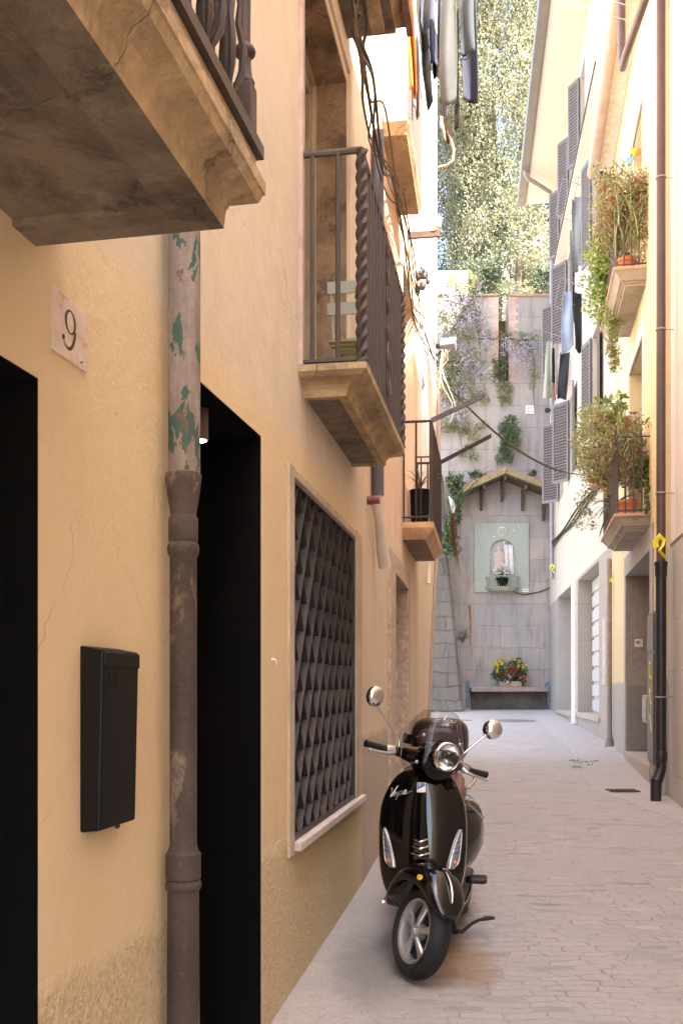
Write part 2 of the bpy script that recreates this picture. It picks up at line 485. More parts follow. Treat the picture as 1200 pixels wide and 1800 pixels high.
def scooter_paint():
    t = NT('gloss_black_paint'); o = t.obj()
    n = t.noise(o, 3.0, 5, 0.7); f = t.noise(o, 60, 4, 0.7); z = t.sep(o)[2]
    low = t.math('MULTIPLY', t.ramp(z, 0.55, 0.15), t.ramp(n, 0.35, 0.7))
    d = t.math('ADD', t.math('MULTIPLY', low, 0.06), t.math('MULTIPLY', t.ramp(f, 0.55, 0.8), 0.010))
    t.col(t.mix(d, (0.004, 0.0032, 0.003), (0.16, 0.135, 0.115)))
    t.rough(t.math('ADD', 0.09, t.math('MULTIPLY', t.math('ADD', t.math('MULTIPLY', n, 0.16), low), 0.5)))
    t.p.inputs['Coat Weight'].default_value = 0.4; t.p.inputs['Specular IOR Level'].default_value = 0.4
    t.setv(t.p.inputs['Coat Roughness'], t.math('MULTIPLY', t.ramp(n, 0.3, 0.7), 0.10))
    return t.done()
M['gloss_black'] = scooter_paint()
M['satin_black'] = simple('satin_black_plastic', (0.007, 0.0066, 0.007), 0.45, var=0.15)
M['leather'] = simple('brown_leather', (0.17, 0.055, 0.032), 0.42, var=0.15, bump=0.1, bs=90)
M['case'] = simple('maroon_case_paint', (0.020, 0.009, 0.012), 0.25, var=0.1, coat=0.6)
M['silver'] = simple('silver_lettering', (0.50, 0.485, 0.465), 0.3, 0.7, var=0.05)
M['orange_lens'] = simple('orange_lens', (0.70, 0.20, 0.06), 0.2, var=0.1)
M['blue_enamel'] = simple('blue_enamel', (0.05, 0.09, 0.33), 0.3, var=0.05)
# ------------------------------------------------------------------ facade lines
class Fac:
    """a vertical facade x = line(Z); o = distance out into the alley"""
    def __init__(s, segs, sign): s.segs = segs; s.sign = sign       # segs: (Zstart, c, m)
    def seg(s, Z):
        r = s.segs[0]
        for q in s.segs:
            if Z >= q[0] - 1e-9: r = q
        return r
    def P(s, Z, o, z):
        _, c, m = s.seg(Z); n = math.hypot(1, m)
        return Vector((c + m * Z + s.sign * o / n, Z - s.sign * o * m / n, z))
    def at(s, x, o=0.0):                       # distance at which the facade shows at bearing x
        k = (x - 600) / F
        for i, (z0, c, m) in enumerate(s.segs):
            z1 = s.segs[i + 1][0] if i + 1 < len(s.segs) else 1e9
            cc = c + s.sign * o * math.hypot(1, m)
            Z = cc / (k - m)
            if z0 <= Z < z1: return Z
        return Z
    def right(s, Z):                            # unit vector along the facade, away from the camera
        _, c, m = s.seg(Z); n = math.hypot(1, m); return Vector((m / n, 1 / n, 0))
    def out(s, Z):
        _, c, m = s.seg(Z); n = math.hypot(1, m); return Vector((s.sign / n, -s.sign * m / n, 0))
    def block(s, mb, Z0, Z1, o0, o1, z0, z1, mi=0):
        p = s.P
        mb.hexa([p(Z0, o0, z0), p(Z0, o1, z0), p(Z1, o1, z0), p(Z1, o0, z0), p(Z0, o0, z1), p(Z0, o1, z1), p(Z1, o1, z1), p(Z1, o0, z1)], mi)
    def wall(s, mb, Z0, Z1, z0, z1, holes=(), depth=5.0, mi=0, rmi=None):
        """front face with openings (Za, Zb, za, zb, reveal depth) plus sides, back and top"""
        rmi = mi if rmi is None else rmi
        zs = sorted(set([Z0, Z1] + [h[0] for h in holes] + [h[1] for h in holes] + [q[0] - 1e-7 for q in s.segs if Z0 < q[0] < Z1]))
        hs = sorted(set([z0, z1] + [h[2] for h in holes] + [h[3] for h in holes]))
        P = s.P
        for i in range(len(zs) - 1):
            a, b = zs[i], zs[i + 1]; mz = (a + b) / 2
            for j in range(len(hs) - 1):
                c, d = hs[j], hs[j + 1]; mh = (c + d) / 2
                if any(h[0] < mz < h[1] and h[2] < mh < h[3] for h in holes): continue
                mb.quad(P(a, 0, c), P(b, 0, c), P(b, 0, d), P(a, 0, d), mi)
        for (a, b, c, d, dp) in holes:
            mb.quad(P(a, 0, c), P(a, 0, d), P(a, -dp, d), P(a, -dp, c), rmi)
            mb.quad(P(b, 0, c), P(b, -dp, c), P(b, -dp, d), P(b, 0, d), rmi)
            mb.quad(P(a, 0, d), P(b, 0, d), P(b, -dp, d), P(a, -dp, d), rmi)
            mb.quad(P(a, 0, c), P(a, -dp, c), P(b, -dp, c), P(b, 0, c), rmi)
        mb.quad(P(Z0, 0, z0), P(Z0, 0, z1), P(Z0, -depth, z1), P(Z0, -depth, z0), mi)
        mb.quad(P(Z1, 0, z0), P(Z1, -depth, z0), P(Z1, -depth, z1), P(Z1, 0, z1), mi)
        mb.quad(P(Z0, -depth, z0), P(Z0, -depth, z1), P(Z1, -depth, z1), P(Z1, -depth, z0), mi)
        mb.quad(P(Z0, 0, z1), P(Z1, 0, z1), P(Z1, -depth, z1), P(Z0, -depth, z1), mi)
    def roof(s, mb, Z0, Z1, z, over, depth=5.0, pitch=0.32, th=0.16):
        P = s.P; r = depth / 2
        for (o0, o1, za, zb) in ((over, -r, z - over * pitch * 0.3, z + r * pitch), (-r, -depth - 0.2, z + r * pitch, z)):
            mb.hexa([P(Z0, o0, za), P(Z1, o0, za), P(Z1, o1, zb), P(Z0, o1, zb), P(Z0, o0, za + th), P(Z1, o0, za + th), P(Z1, o1, zb + th), P(Z0, o1, zb + th)])
    def slab(s, mb, Z0, Z1, prof, mi_side=0, mi_bot=0, inner=0.0, mi_rim=1):
        """moulded balcony slab: profile of (o, z); the two ends run out as far as the front does"""
        P = s.P; o_min = min(p[0] for p in prof)
        rings = []
        for (o, z) in prof:
            e = o - o_min
            rings.append([P(Z0 - e, -0.05, z), P(Z0 - e, o, z), P(Z1 + e, o, z), P(Z1 + e, -0.05, z)])
        for a, b in zip(rings[:-1], rings[1:]):
            for k in range(3): mb.quad(a[k], a[k + 1], b[k + 1], b[k], mi_side)
        bd = inner if inner else 0.0
        if bd:
            z = prof[0][1]; o0 = prof[0][0]
            outer = rings[0]; q = [P(Z0 + bd, 0.0, z), P(Z0 + bd, o0 - bd, z), P(Z1 - bd, o0 - bd, z), P(Z1 - bd, 0.0, z)]
            q2 = [p + Vector((0, 0, 0.014)) for p in q]
            for k in range(3): mb.quad(outer[k], outer[k + 1], q[k + 1], q[k], mi_rim); mb.quad(q[k], q[k + 1], q2[k + 1], q2[k], mi_rim)
            mb.quad(*q2, mi_bot)
        else: mb.quad(*rings[0], mi_bot)
        mb.quad(*rings[-1], mi_side)

L = Fac([(-99, -1.130, 0.20), (4.1, -0.9988, 0.168), (6.75, -0.8773, 0.15)], 1)
RP = Fac([(-99, 1.763, 0.17)], -1)      # pale pink house
RY = Fac([(-99, 1.57, 0.182)], -1)      # yellow house
RC = Fac([(-99, 2.57, 0.125)], -1)      # cream house

# ------------------------------------------------------------------ the ground
def street_material():
    t = NT('cobbled_street'); P = t.pos()
    x, y, z = t.sep(P)
    wx, wy, wz = t.sep(t.noise(P, 0.9, 2, 0.5, out=1)); vx, vy, vz = t.sep(t.noise(P, 4.5, 2, 0.5, out=1)); ux, uy, uz = t.sep(t.noise(P, 17.0, 2, 0.5, out=1))
    xx = t.math('ADD', t.math('ADD', t.math('ADD', x, t.math('MULTIPLY', wx, 0.3)), t.math('MULTIPLY', vx, 0.14)), t.math('MULTIPLY', ux, 0.06))
    yy = t.math('ADD', t.math('ADD', t.math('ADD', y, t.math('MULTIPLY', wy, 0.25)), t.math('MULTIPLY', vy, 0.10)), t.math('MULTIPLY', uy, 0.045))
    def bricks(bw, rh, ofs):
        b = t.n('ShaderNodeTexBrick'); t.l(t.comb(t.math('ADD', xx, ofs), yy, 0.0), b.inputs['Vector'])
        b.inputs['Scale'].default_value = 1; b.inputs['Brick Width'].default_value = bw; b.inputs['Row Height'].default_value = rh
        b.inputs['Mortar Size'].default_value = 0.011; b.inputs['Mortar Smooth'].default_value = 1.0
        b.inputs['Color1'].default_value = (0, 0, 0, 1); b.inputs['Color2'].default_value = (1, 1, 1, 1); b.inputs['Mortar'].default_value = (0.5, 0.5, 0.5, 1)
        b.offset = 0.41; b.squash = 1.4; b.squash_frequency = 3
        r = t.n('ShaderNodeSeparateColor'); t.l(b.outputs['Color'], r.inputs[0])
        return r.outputs[0], b.outputs['Fac']
    rv, mo = bricks(0.185, 0.080, 0.0)
    cr = t.n('ShaderNodeValToRGB'); t.l(rv, cr.inputs[0])
    e = cr.color_ramp.elements
    e[0].position = 0; e[0].color = (0.20, 0.195, 0.19, 1); e[1].position = 1; e[1].color = (0.49, 0.45, 0.41, 1)
    for p, c in ((0.07, (0.27, 0.26, 0.25)), (0.13, (0.41, 0.375, 0.34)), (0.40, (0.36, 0.335, 0.31)), (0.5, (0.43, 0.395, 0.355)), (0.68, (0.39, 0.36, 0.33)), (0.78, (0.40, 0.37, 0.34)), (0.84, (0.43, 0.335, 0.295)), (0.90, (0.40, 0.385, 0.37))):
        n = e.new(p); n.color = (*c, 1)
    worn = t.noise(P, 1.4, 5, 0.7)
    dust = t.mix(t.ramp(t.noise(P, 0.6, 4, 0.6), 0.35, 0.65), (0.425, 0.39, 0.365), (0.38, 0.355, 0.335))
    show = t.math('ADD', 0.34, t.math('MULTIPLY', t.ramp(worn, 0.38, 0.62), 0.68))
    c = t.mix(show, dust, t.mix(t.math('MULTIPLY', t.ramp(t.noise(t.scale(P, (1, 2.2, 1)), 34, 4, 0.7), 0.42, 0.6), 0.5), cr.outputs[0], dust))
    jm = t.math('MULTIPLY', mo, t.math('ADD', 0.10, t.math('MULTIPLY', t.ramp(t.noise(P, 2.7, 6, 0.78), 0.48, 0.68), 0.55)))
    c = t.mix(jm, c, (0.16, 0.13, 0.105))
    sp = t.noise(P, 55, 4, 0.75); md = t.noise(P, 14, 5, 0.7)
    c = t.mix(t.math('MULTIPLY', t.ramp(sp, 0.5, 0.75), 0.35), c, (0.20, 0.17, 0.145))
    c = t.mix(t.math('MULTIPLY', t.ramp(md, 0.5, 0.75), 0.25), c, (0.24, 0.20, 0.175))
    edge = t.math('SUBTRACT', x, t.math('ADD', t.math('MULTIPLY', y, 0.16), -0.86))
    ed = t.math('ADD', edge, t.math('MULTIPLY', t.noise(P, 1.6, 4, 0.6), 0.5))
    sm = t.ramp(ed, 0.75, 0.55)
    cem = t.mix(t.ramp(t.noise(P, 2.0, 5, 0.7), 0.4, 0.65), (0.42, 0.385, 0.35), (0.365, 0.34, 0.315))
    cem = t.mix(t.math('MULTIPLY', t.ramp(sp, 0.48, 0.7), 0.45), cem, (0.20, 0.17, 0.15))
    cem = t.mix(t.math('MULTIPLY', t.ramp(md, 0.52, 0.75), 0.3), cem, (0.24, 0.205, 0.18))
    c = t.mix(sm, c, cem)
    def spot(px_, py_, rx, ry):          # ragged orange-brown and grey patches in the paving colour
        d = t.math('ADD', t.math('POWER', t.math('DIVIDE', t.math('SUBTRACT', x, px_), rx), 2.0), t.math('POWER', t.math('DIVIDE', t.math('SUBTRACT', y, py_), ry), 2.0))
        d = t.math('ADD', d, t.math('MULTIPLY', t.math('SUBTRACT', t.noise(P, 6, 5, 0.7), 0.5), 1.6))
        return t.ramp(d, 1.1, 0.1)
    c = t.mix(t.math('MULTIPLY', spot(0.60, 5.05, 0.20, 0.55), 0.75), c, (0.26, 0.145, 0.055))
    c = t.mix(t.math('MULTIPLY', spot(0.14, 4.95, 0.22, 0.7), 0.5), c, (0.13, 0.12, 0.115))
    t.col(c).rough(0.85)
    h = t.math('ADD', t.math('ADD', t.math('MULTIPLY', sp, 0.30), t.math('MULTIPLY', md, 0.35)), t.math('ADD', t.math('MULTIPLY', rv, 0.35), t.math('MULTIPLY', mo, -0.45)))
    h = t.math('MULTIPLY', h, t.math('SUBTRACT', 1.0, t.math('MULTIPLY', sm, 0.55)))
    t.bump(h, 0.8, 0.010)
    return t.done()
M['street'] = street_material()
M['flags'] = blockwork('pavement_flags', (0.46, 0.395, 0.35), (0.44, 0.385, 0.355), (0.34, 0.28, 0.24), 0.8, 0.55, plane='yz', mort=0.008, relief=0.3, stain_amt=0.3)
def flags_material():
    t = NT('pavement_stone'); P = t.pos(); x, y, z = t.sep(P)
    b = t.n('ShaderNodeTexBrick'); t.l(t.comb(x, t.math('ADD', y, t.math('MULTIPLY', x, 0.2)), 0.0), b.inputs['Vector'])
    b.inputs['Scale'].default_value = 1; b.inputs['Brick Width'].default_value = 3.0; b.inputs['Row Height'].default_value = 1.15; b.inputs['Mortar Size'].default_value = 0.012
    b.inputs['Color1'].default_value = (0.42, 0.38, 0.345, 1); b.inputs['Color2'].default_value = (0.40, 0.365, 0.335, 1); b.inputs['Mortar'].default_value = (0.29, 0.255, 0.225, 1)
    n = t.noise(P, 2.5, 6, 0.7); sp = t.noise(P, 50, 3, 0.7)
    c = t.mix(t.math('MULTIPLY', t.ramp(n, 0.45, 0.7), 0.5), b.outputs[0], (0.36, 0.33, 0.305))
    c = t.mix(t.math('MULTIPLY', t.ramp(sp, 0.5, 0.75), 0.2), c, (0.24, 0.2, 0.17))
    t.col(c).rough(0.88); t.bump(t.math('SUBTRACT', t.math('MULTIPLY', sp, 0.3), b.outputs['Fac']), 0.4, 0.01)
    return t.done()
M['flags'] = flags_material()
M['earth'] = simple('earth', (0.22, 0.17, 0.11), 0.95, var=0.3, vs=0.8, bump=0.4, bs=6)

mb = MB()
ys = np.linspace(-9, 31.0, 81)
mb.grid([[(x, y, ground(y) + 0.0) for x in (-12, -6, -2, 0, 2, 4, 6, 9)] for y in ys])
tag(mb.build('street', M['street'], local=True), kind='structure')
mb = MB()
for s in (1,):
    Zs = np.linspace(8.7, 29.9, 90)
    rows = []
    for Z in Zs:
        f = RP if Z < 11.04 else (RY if Z < 17.6 else RC)
        wob = 0.03 * math.sin(Z * 0.7)
        wd = (0.75 + wob) * min(1.0, 0.06 + (Z - 8.7) / 3.2)
        a = f.P(Z, wd, 0); b = f.P(Z, -0.1, 0)
        rows.append([(a.x, a.y, ground(a.y) + 0.002), (a.x + 0.015, a.y, ground(a.y) + 0.012), (b.x, b.y, ground(b.y) + 0.03)])
    mb.grid(rows)
tag(mb.build('pavement', M['flags'], local=True), kind='structure')
mb = MB(); mb.quad((-1500, -1500, -0.9), (1500, -1500, -0.9), (1500, 1500, -0.9), (-1500, 1500, -0.9))
tag(mb.build('ground', M['earth'], local=True), kind='structure')
mb = MB()
mb.grid([[(x, y, 13.0 + max(0, y - 36) * 0.06) for x in np.linspace(-60, 80, 15)] for y in (31.3, 36, 45, 60, 90, 140)])
tag(mb.build('terrace_ground', M['earth'], local=True), kind='structure')

# ------------------------------------------------------------------ left side: ochre house
ochre = thing('ochre_house', 'ochre rendered house with black doorways and a diamond grille window, nearest on the left', 'house', (L.P(3, 0, 0).x, 3, 0))
zd1 = L.at(68); zd2a = L.at(343); zd2b = L.at(459)
wz0, wz1 = L.at(505), 6.70
fz0, fz1 = L.at(529), L.at(610)
mb = MB()
holes = [(1.15, zd1, -0.6, 2.148, 0.35), (zd2a, zd2b, -0.6, 2.47, 0.9), (wz0 + 0.03, wz1 - 0.03, 0.70, 2.45, 0.30), (fz0, fz1, 2.99, 5.20, 0.36),
         (fz0, fz1, 5.62, 7.9, 0.25), (1.2, 2.5, 2.64, 5.0, 0.3)]
L.wall(mb, -6, 6.75, -0.6, 10.6, holes)
ow = mb.build('wall', M['ochre'], ochre)
mb = MB(); L.roof(mb, -6, 6.9, 10.6, 0.45); mb.build('roof', M['tile_roof'], ochre)
# black doorway linings and leaves
def lining(Z0, Z1, z0, z1, dp, name, mat, parent, th=0.004, back=True):
    mb = MB()
    L.block(mb, Z0, Z0 + th, -dp, -0.001, z0, z1); L.block(mb, Z1 - th, Z1, -dp, -0.001, z0, z1); L.block(mb, Z0 + th, Z1 - th, -dp, -0.001, z1 - th, z1)
    if back: L.block(mb, Z0 + th, Z1 - th, -dp - 0.02, -dp + 0.0, z0, z1 - th)
    return mb.build(name, mat, parent)
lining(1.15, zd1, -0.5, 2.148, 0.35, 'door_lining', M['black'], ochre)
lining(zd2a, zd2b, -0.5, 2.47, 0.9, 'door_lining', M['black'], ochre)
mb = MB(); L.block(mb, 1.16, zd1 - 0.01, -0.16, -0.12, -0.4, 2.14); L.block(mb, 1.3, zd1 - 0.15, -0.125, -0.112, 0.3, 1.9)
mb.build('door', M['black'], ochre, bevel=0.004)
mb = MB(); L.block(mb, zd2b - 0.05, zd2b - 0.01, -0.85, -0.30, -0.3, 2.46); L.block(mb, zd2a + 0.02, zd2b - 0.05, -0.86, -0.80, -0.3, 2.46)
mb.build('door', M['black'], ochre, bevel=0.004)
# spot lamp in the doorway
mb = MB(); c = px(359, 738, 3.62)
mb.lathe(c + Vector((-0.012, 0, -0.075)), (0, 0, 1), [(0.027, 0.0), (0.028, 0.10), (0.028, 0.16), (0.0, 0.16)], 20)
mb.lathe(c + Vector((-0.012, 0, 0.08)), (0, 0, 1), [(0.006, 0.0), (0.006, 0.24)], 8)
sp = mb.build('spot_lamp', simple('bronze_lamp', (0.10, 0.06, 0.05), 0.4, 0.5), smooth=40)
tag(sp, 'small bronze cylinder spot lamp lit in the black doorway beside the drainpipe', 'lamp')
t = NT('lamp_bulb'); t.p.inputs['Emission Color'].default_value = (1, 0.93, 0.8, 1); t.p.inputs['Emission Strength'].default_value = 4.0
t.p.inputs['Base Color'].default_value = (1, 1, 1, 1)
mb = MB(); mb.lathe(c + Vector((-0.012, 0, -0.077)), (0, 0, 1), [(0.0, -0.004), (0.015, -0.003), (0.021, 0.001), (0.0, 0.001)], 16); mb.build('bulb', t.done(), sp)
# window: stone frame, sill, glass, grille
win = MB(); gz0, gz1, g0, g1 = L.at(514), 6.46, 0.74, 2.43
L.block(win, wz0, gz0, -0.16, 0.012, 0.68, 2.476); L.block(win, gz1, wz1, -0.16, 0.012, 0.68, 2.476); L.block(win, gz0, gz1, -0.16, 0.006, g1, 2.476)
wf = win.build('window', M['frame_stone'], ochre, bevel=0.006)
mb = MB(); L.block(mb, wz0 + 0.12, wz1 + 0.02, -0.16, 0.04, 0.695, 0.735); mb.build('sill', simple('window_sill_stone', (0.60, 0.52, 0.47), 0.8, var=0.1, bump=0.2), wf, bevel=0.004)
mb = MB(); L.block(mb, gz0, gz1, -0.28, -0.26, g0, g1); mb.build('pane', M['glass_dark'], wf)
mb = MB()
W_, H_ = 0.205, 0.29
Lw = gz1 - gz0
gr_ = random.Random(4)
def gbar(a, b, o0, o1, th):            # flat bar standing on edge between two points (s, z) of the opening
    (s0, q0), (s1, q1) = a, b
    j = lambda: gr_.uniform(-.006, .006)
    s0, q0, s1, q1 = s0 + j(), q0, s1 + j(), q1
    o0 += gr_.uniform(-.004, .003); o1 += gr_.uniform(-.004, .003)
    d = Vector((s1 - s0, q1 - q0)); d.normalize(); nx, nz = -d.y * th / 2, d.x * th / 2
    P = lambda s_, z_, o: L.P(gz0 + s_, o, z_)
    mb.hexa([P(s0 + nx, q0 + nz, o0), P(s0 - nx, q0 - nz, o0), P(s1 - nx, q1 - nz, o0), P(s1 + nx, q1 + nz, o0),
             P(s0 + nx, q0 + nz, o1), P(s0 - nx, q0 - nz, o1), P(s1 - nx, q1 - nz, o1), P(s1 + nx, q1 + nz, o1)])
def clip(s0, q0, s1, q1):
    t0, t1 = 0.0, 1.0
    for p, lo, hi, d in ((s0, 0, Lw, s1 - s0), (q0, g0, g1, q1 - q0)):
        if abs(d) < 1e-9: continue
        a, b = (lo - p) / d, (hi - p) / d
        if a > b: a, b = b, a
        t0, t1 = max(t0, a), min(t1, b)
    if t0 >= t1 - 1e-3: return None
    return (s0 + (s1 - s0) * t0, q0 + (q1 - q0) * t0), (s0 + (s1 - s0) * t1, q0 + (q1 - q0) * t1)
n_ = int((g1 - g0) / H_) + 12
for k in range(-n_, int(Lw / W_) + n_):
    r = clip(k * W_, g0, k * W_ + (g1 - g0) / H_ * W_ , g1)
    if r: gbar(*r, -0.055, -0.002, 0.007)
    r = clip(k * W_, g1, k * W_ + (g1 - g0) / H_ * W_, g0)
    if r:                               # cross plates, bent between the long bars
        (s0, q0), (s1, q1) = r
        gbar(*r, -0.050, -0.008, 0.006)
L.block(mb, gz0, gz1, -0.06, 0.002, g0, g0 + 0.025); L.block(mb, gz0, gz1, -0.06, 0.002, g1 - 0.02, g1)
L.block(mb, gz0, gz0 + 0.02, -0.06, 0.002, g0 + 0.025, g1 - 0.02); L.block(mb, gz1 - 0.02, gz1, -0.06, 0.002, g0 + 0.025, g1 - 0.02)
mb.build('grille', M['grille'], wf)
# french window above the middle balcony
M['reveal'] = slab_mat('weathered_reveal', (0.36, 0.24, 0.15), (0.16, 0.10, 0.065), (0.50, 0.37, 0.24))
mb = MB()
L.block(mb, fz1 - 0.012, fz1 - 0.001, -0.19, -0.004, 2.995, 5.19); L.block(mb, fz0 + 0.001, fz1 - 0.012, -0.19, -0.004, 5.188, 5.199)
mb.build('reveal_plaster', M['reveal'], ochre)
mb = MB()
L.block(mb, fz0, fz0 + 0.08, -0.30, -0.22, 2.99, 5.198); L.block(mb, fz1 - 0.08, fz1, -0.30, -0.22, 2.99, 5.198); L.block(mb, fz0 + 0.08, fz1 - 0.08, -0.30, -0.22, 5.10, 5.198)
L.block(mb, (fz0 + fz1) / 2 - 0.05, (fz0 + fz1) / 2 + 0.05, -0.295, -0.225, 2.99, 5.10); L.block(mb, fz0 + 0.08, fz1 - 0.08, -0.295, -0.23, 2.99, 3.4)
fw = mb.build('french_window', simple('olive_frame_paint', (0.36, 0.30, 0.19), 0.6), ochre, bevel=0.004)
mb = MB(); L.block(mb, fz0 + 0.08, fz1 - 0.08, -0.275, -0.265, 3.4, 5.1); mb.build('pane', M['glass_dark'], fw)
mb = MB(); L.block(mb, fz0 - 0.055, fz0 - 0.005, -0.01, 0.02, 2.99, 6.4); mb.build('door_jamb_strip', simple('jamb_paint', (0.46, 0.33, 0.28), 0.8), ochre)
# raised plaster band round the opening, as on the photo's far side
mb = MB(); L.block(mb, fz1 + 0.02, fz1 + 0.10, -0.01, 0.02, 2.99, 5.36); L.block(mb, fz0, fz1 + 0.02, -0.01, 0.02, 5.26, 5.36); mb.build('window_surround', M['ochre'], ochre, bevel=0.006)
for (a, b, c_, d_) in ((fz0, fz1, 5.62, 7.9), (1.2, 2.5, 2.64, 5.0)):
    mb = MB(); L.block(mb, a, b, -0.22, -0.18, c_, d_)
    mb.build('french_window', M['glass_dark'], ochre)

# ---- balconies of the ochre house
bal1 = MB()
prof = [(.44, 2.44), (.443, 2.478), (.455, 2.503), (.478, 2.513), (.50, 2.518), (.507, 2.537), (.512, 2.54), (.512, 2.568)]
L.slab(bal1, 0.5, 2.23, prof, 0, 1, 0.10, 1)
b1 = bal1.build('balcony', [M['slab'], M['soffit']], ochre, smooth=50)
mb = MB()                                # a shallow sunk panel line and a chipped lip
L.block(mb, 0.5, 2.28, 0.30, 0.498, 2.566, 2.612); mb.build('coping', slab_mat('balcony_coping', (0.50, 0.37, 0.24), (0.36, 0.25, 0.16), (0.56, 0.44, 0.32)), b1, bevel=0.004)
mb = MB()
L.block(mb, 0.5, 2.29, 0.462, 0.512, 2.612, 2.640)
def baluster(o, Z, base):
    c = L.P(Z, o, base)
    mb.lathe(c, (0, 0, 1), [(0.010, 0), (0.010, 0.06), (0.013, 0.08), (0.009, 0.10), (0.012, 0.16), (0.016, 0.2), (0.010, 0.24), (0.009, 0.30), (0.020, 0.315), (0.022, 0.325), (0.020, 0.335), (0.010, 0.345), (0.009, 0.95)], 10)
    for k in range(4):                   # leaf ornament at the foot
        a = k * PI / 2 + 0.4; d = Vector((math.cos(a), math.sin(a), 0))
        pts = [c + d * r + Vector((0, 0, h)) for r, h in ((0.012, 0.02), (0.030, 0.06), (0.034, 0.11), (0.022, 0.16), (0.026, 0.20), (0.012, 0.26))]
        mb.tube(pts, [0.006, 0.013, 0.014, 0.011, 0.009, 0.003], 6, flat=0.6)
for k in range(1, 12): baluster(0.487, 2.245 - 0.135 * k, 2.640)
L.block(mb, 0.5, 2.26, 0.465, 0.51, 3.55, 3.58)
mb.build('railing', M['iron_grey'], b1, smooth=40)
mb = MB(); c = L.P(2.245, 0.482, 2.640); r = 0.021
R3 = Matrix.Rotation(-math.atan(0.2), 3, 'Z')
mb.box(c + Vector((0, 0, 0.055)), (0.042, 0.042, 0.11), R3)
mb.lathe(c, (0, 0, 1), [(0.020, 0.11), (0.022, 0.118), (0.016, 0.13), (0.014, 0.15), (0.013, 0.17), (0.022, 0.178), (0.024, 0.186), (0.020, 0.194), (0.012, 0.20), (0.0125, 0.26), (0.015, 0.38), (0.020, 0.44), (0.024, 0.455), (0.018, 0.47), (0.014, 0.52), (0.012, 0.92)], 18)
mb.build('corner_post', M['iron_grey'], b1, smooth=40, bevel=0.002)

# middle balcony
mz0, mz1 = L.at(533), L.at(619)
mb = MB()
L.slab(mb, mz0, mz1, [(.215, 2.862), (.218, 2.895), (.235, 2.915), (.27, 2.928), (.30, 2.936), (.318, 2.952), (.325, 2.957), (.325, 2.988)], 0, 1, 0.045, 0)
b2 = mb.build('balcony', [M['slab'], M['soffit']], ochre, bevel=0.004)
mb = MB()
rt = 1.45 + (1210 - 258) / F * 4.68
zn, zf = mz0 - 0.085, mz1 + 0.11; of = 0.30
rz = 3.0
# handrails and base rail
mb.tube([L.P(zn, -0.05, rt), L.P(zn, of, rt)], 0.018, 8, flat=0.7); mb.tube([L.P(zn, of, rt), L.P(zf, of, rt)], 0.018, 8, flat=0.7); mb.tube([L.P(zf, -0.05, rt), L.P(zf, of, rt)], 0.018, 8, flat=0.7)
L.block(mb, zn - 0.012, zn + 0.012, -0.04, of, 3.0, 3.014); L.block(mb, zn - 0.02, zf + 0.02, of - 0.02, of + 0.02, 2.992, 3.012); L.block(mb, zf - 0.012, zf + 0.012, -0.04, of, 3.0, 3.014)
for o in (0.062, 0.185):
    mb.tube([L.P(zn, o, 3.0), L.P(zn, o, rt)], 0.0115, 8); mb.tube([L.P(zf, o, 3.0), L.P(zf, o, rt)], 0.0115, 8)
nb = 15
for k in range(1, nb):
    Z = zn + (zf - zn) * k / nb
    L.block(mb, Z - 0.010, Z + 0.010, of - 0.011, of + 0.011, 3.0, rt)
# ornament in the middle of the front: a straight bar with cast leaves
Zm = zn + (zf - zn) * 7.5 / nb
mb.tube([L.P(Zm, of + 0.01, 3.0), L.P(Zm, of + 0.01, rt)], 0.008, 6)
for q in np.linspace(3.12, rt - 0.1, 6):
    mb.sphere(L.P(Zm, of + 0.02, q), 0.03, 8, 6, (0.5, 0.5, 1.5))
mb.build('railing', M['iron_grey'], b2)
for Z in (zn, zf):                      # twisted corner posts
    mb = MB(); rows = []
    c = L.P(Z, of, 0)
    nrow = 280
    for i in range(nrow + 1):
        z_ = 3.0 + (rt - 3.0) * i / nrow; a0 = i / nrow * 15.0 * PI
        row = []
        for k in range(12):
            an = 2 * PI * k / 12
            rr = 0.031 * (0.42 + 0.58 * abs(math.cos(an)) ** 1.1)
            row.append(c + Vector((math.cos(an + a0) * rr, math.sin(an + a0) * rr * 1.0, z_)))
        rows.append(row)
    mb.grid(rows, 0, True)
    mb.build('corner_post', M['iron_grey'], b2, smooth=50)
# top balcony
mb = MB()
L.slab(mb, 4.4, 6.16, [(.30, 5.47), (.302, 5.50), (.345, 5.53), (.36, 5.54), (.36, 5.60)], 0, 1)
L.block(mb, 4.5, 6.1, 0.16, 0.24, 5.44, 5.475, 0)
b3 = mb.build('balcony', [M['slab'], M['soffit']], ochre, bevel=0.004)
mb = MB(); L.block(mb, 4.4, 6.25, 0.36, 0.40, 5.50, 5.62)
mb.build('edge_board', simple('rusty_edge_board', (0.22, 0.10, 0.06), 0.8, var=0.3), b3)
mb = MB(); mb.tube([L.P(4.4, .34, 6.6), L.P(6.2, .34, 6.6)], 0.016, 8)
for k in range(14): mb.tube([L.P(4.4 + k * 0.138, .34, 5.6), L.P(4.4 + k * 0.138, .34, 6.6)], 0.008, 6)
mb.build('railing', M['iron_grey'], b3)

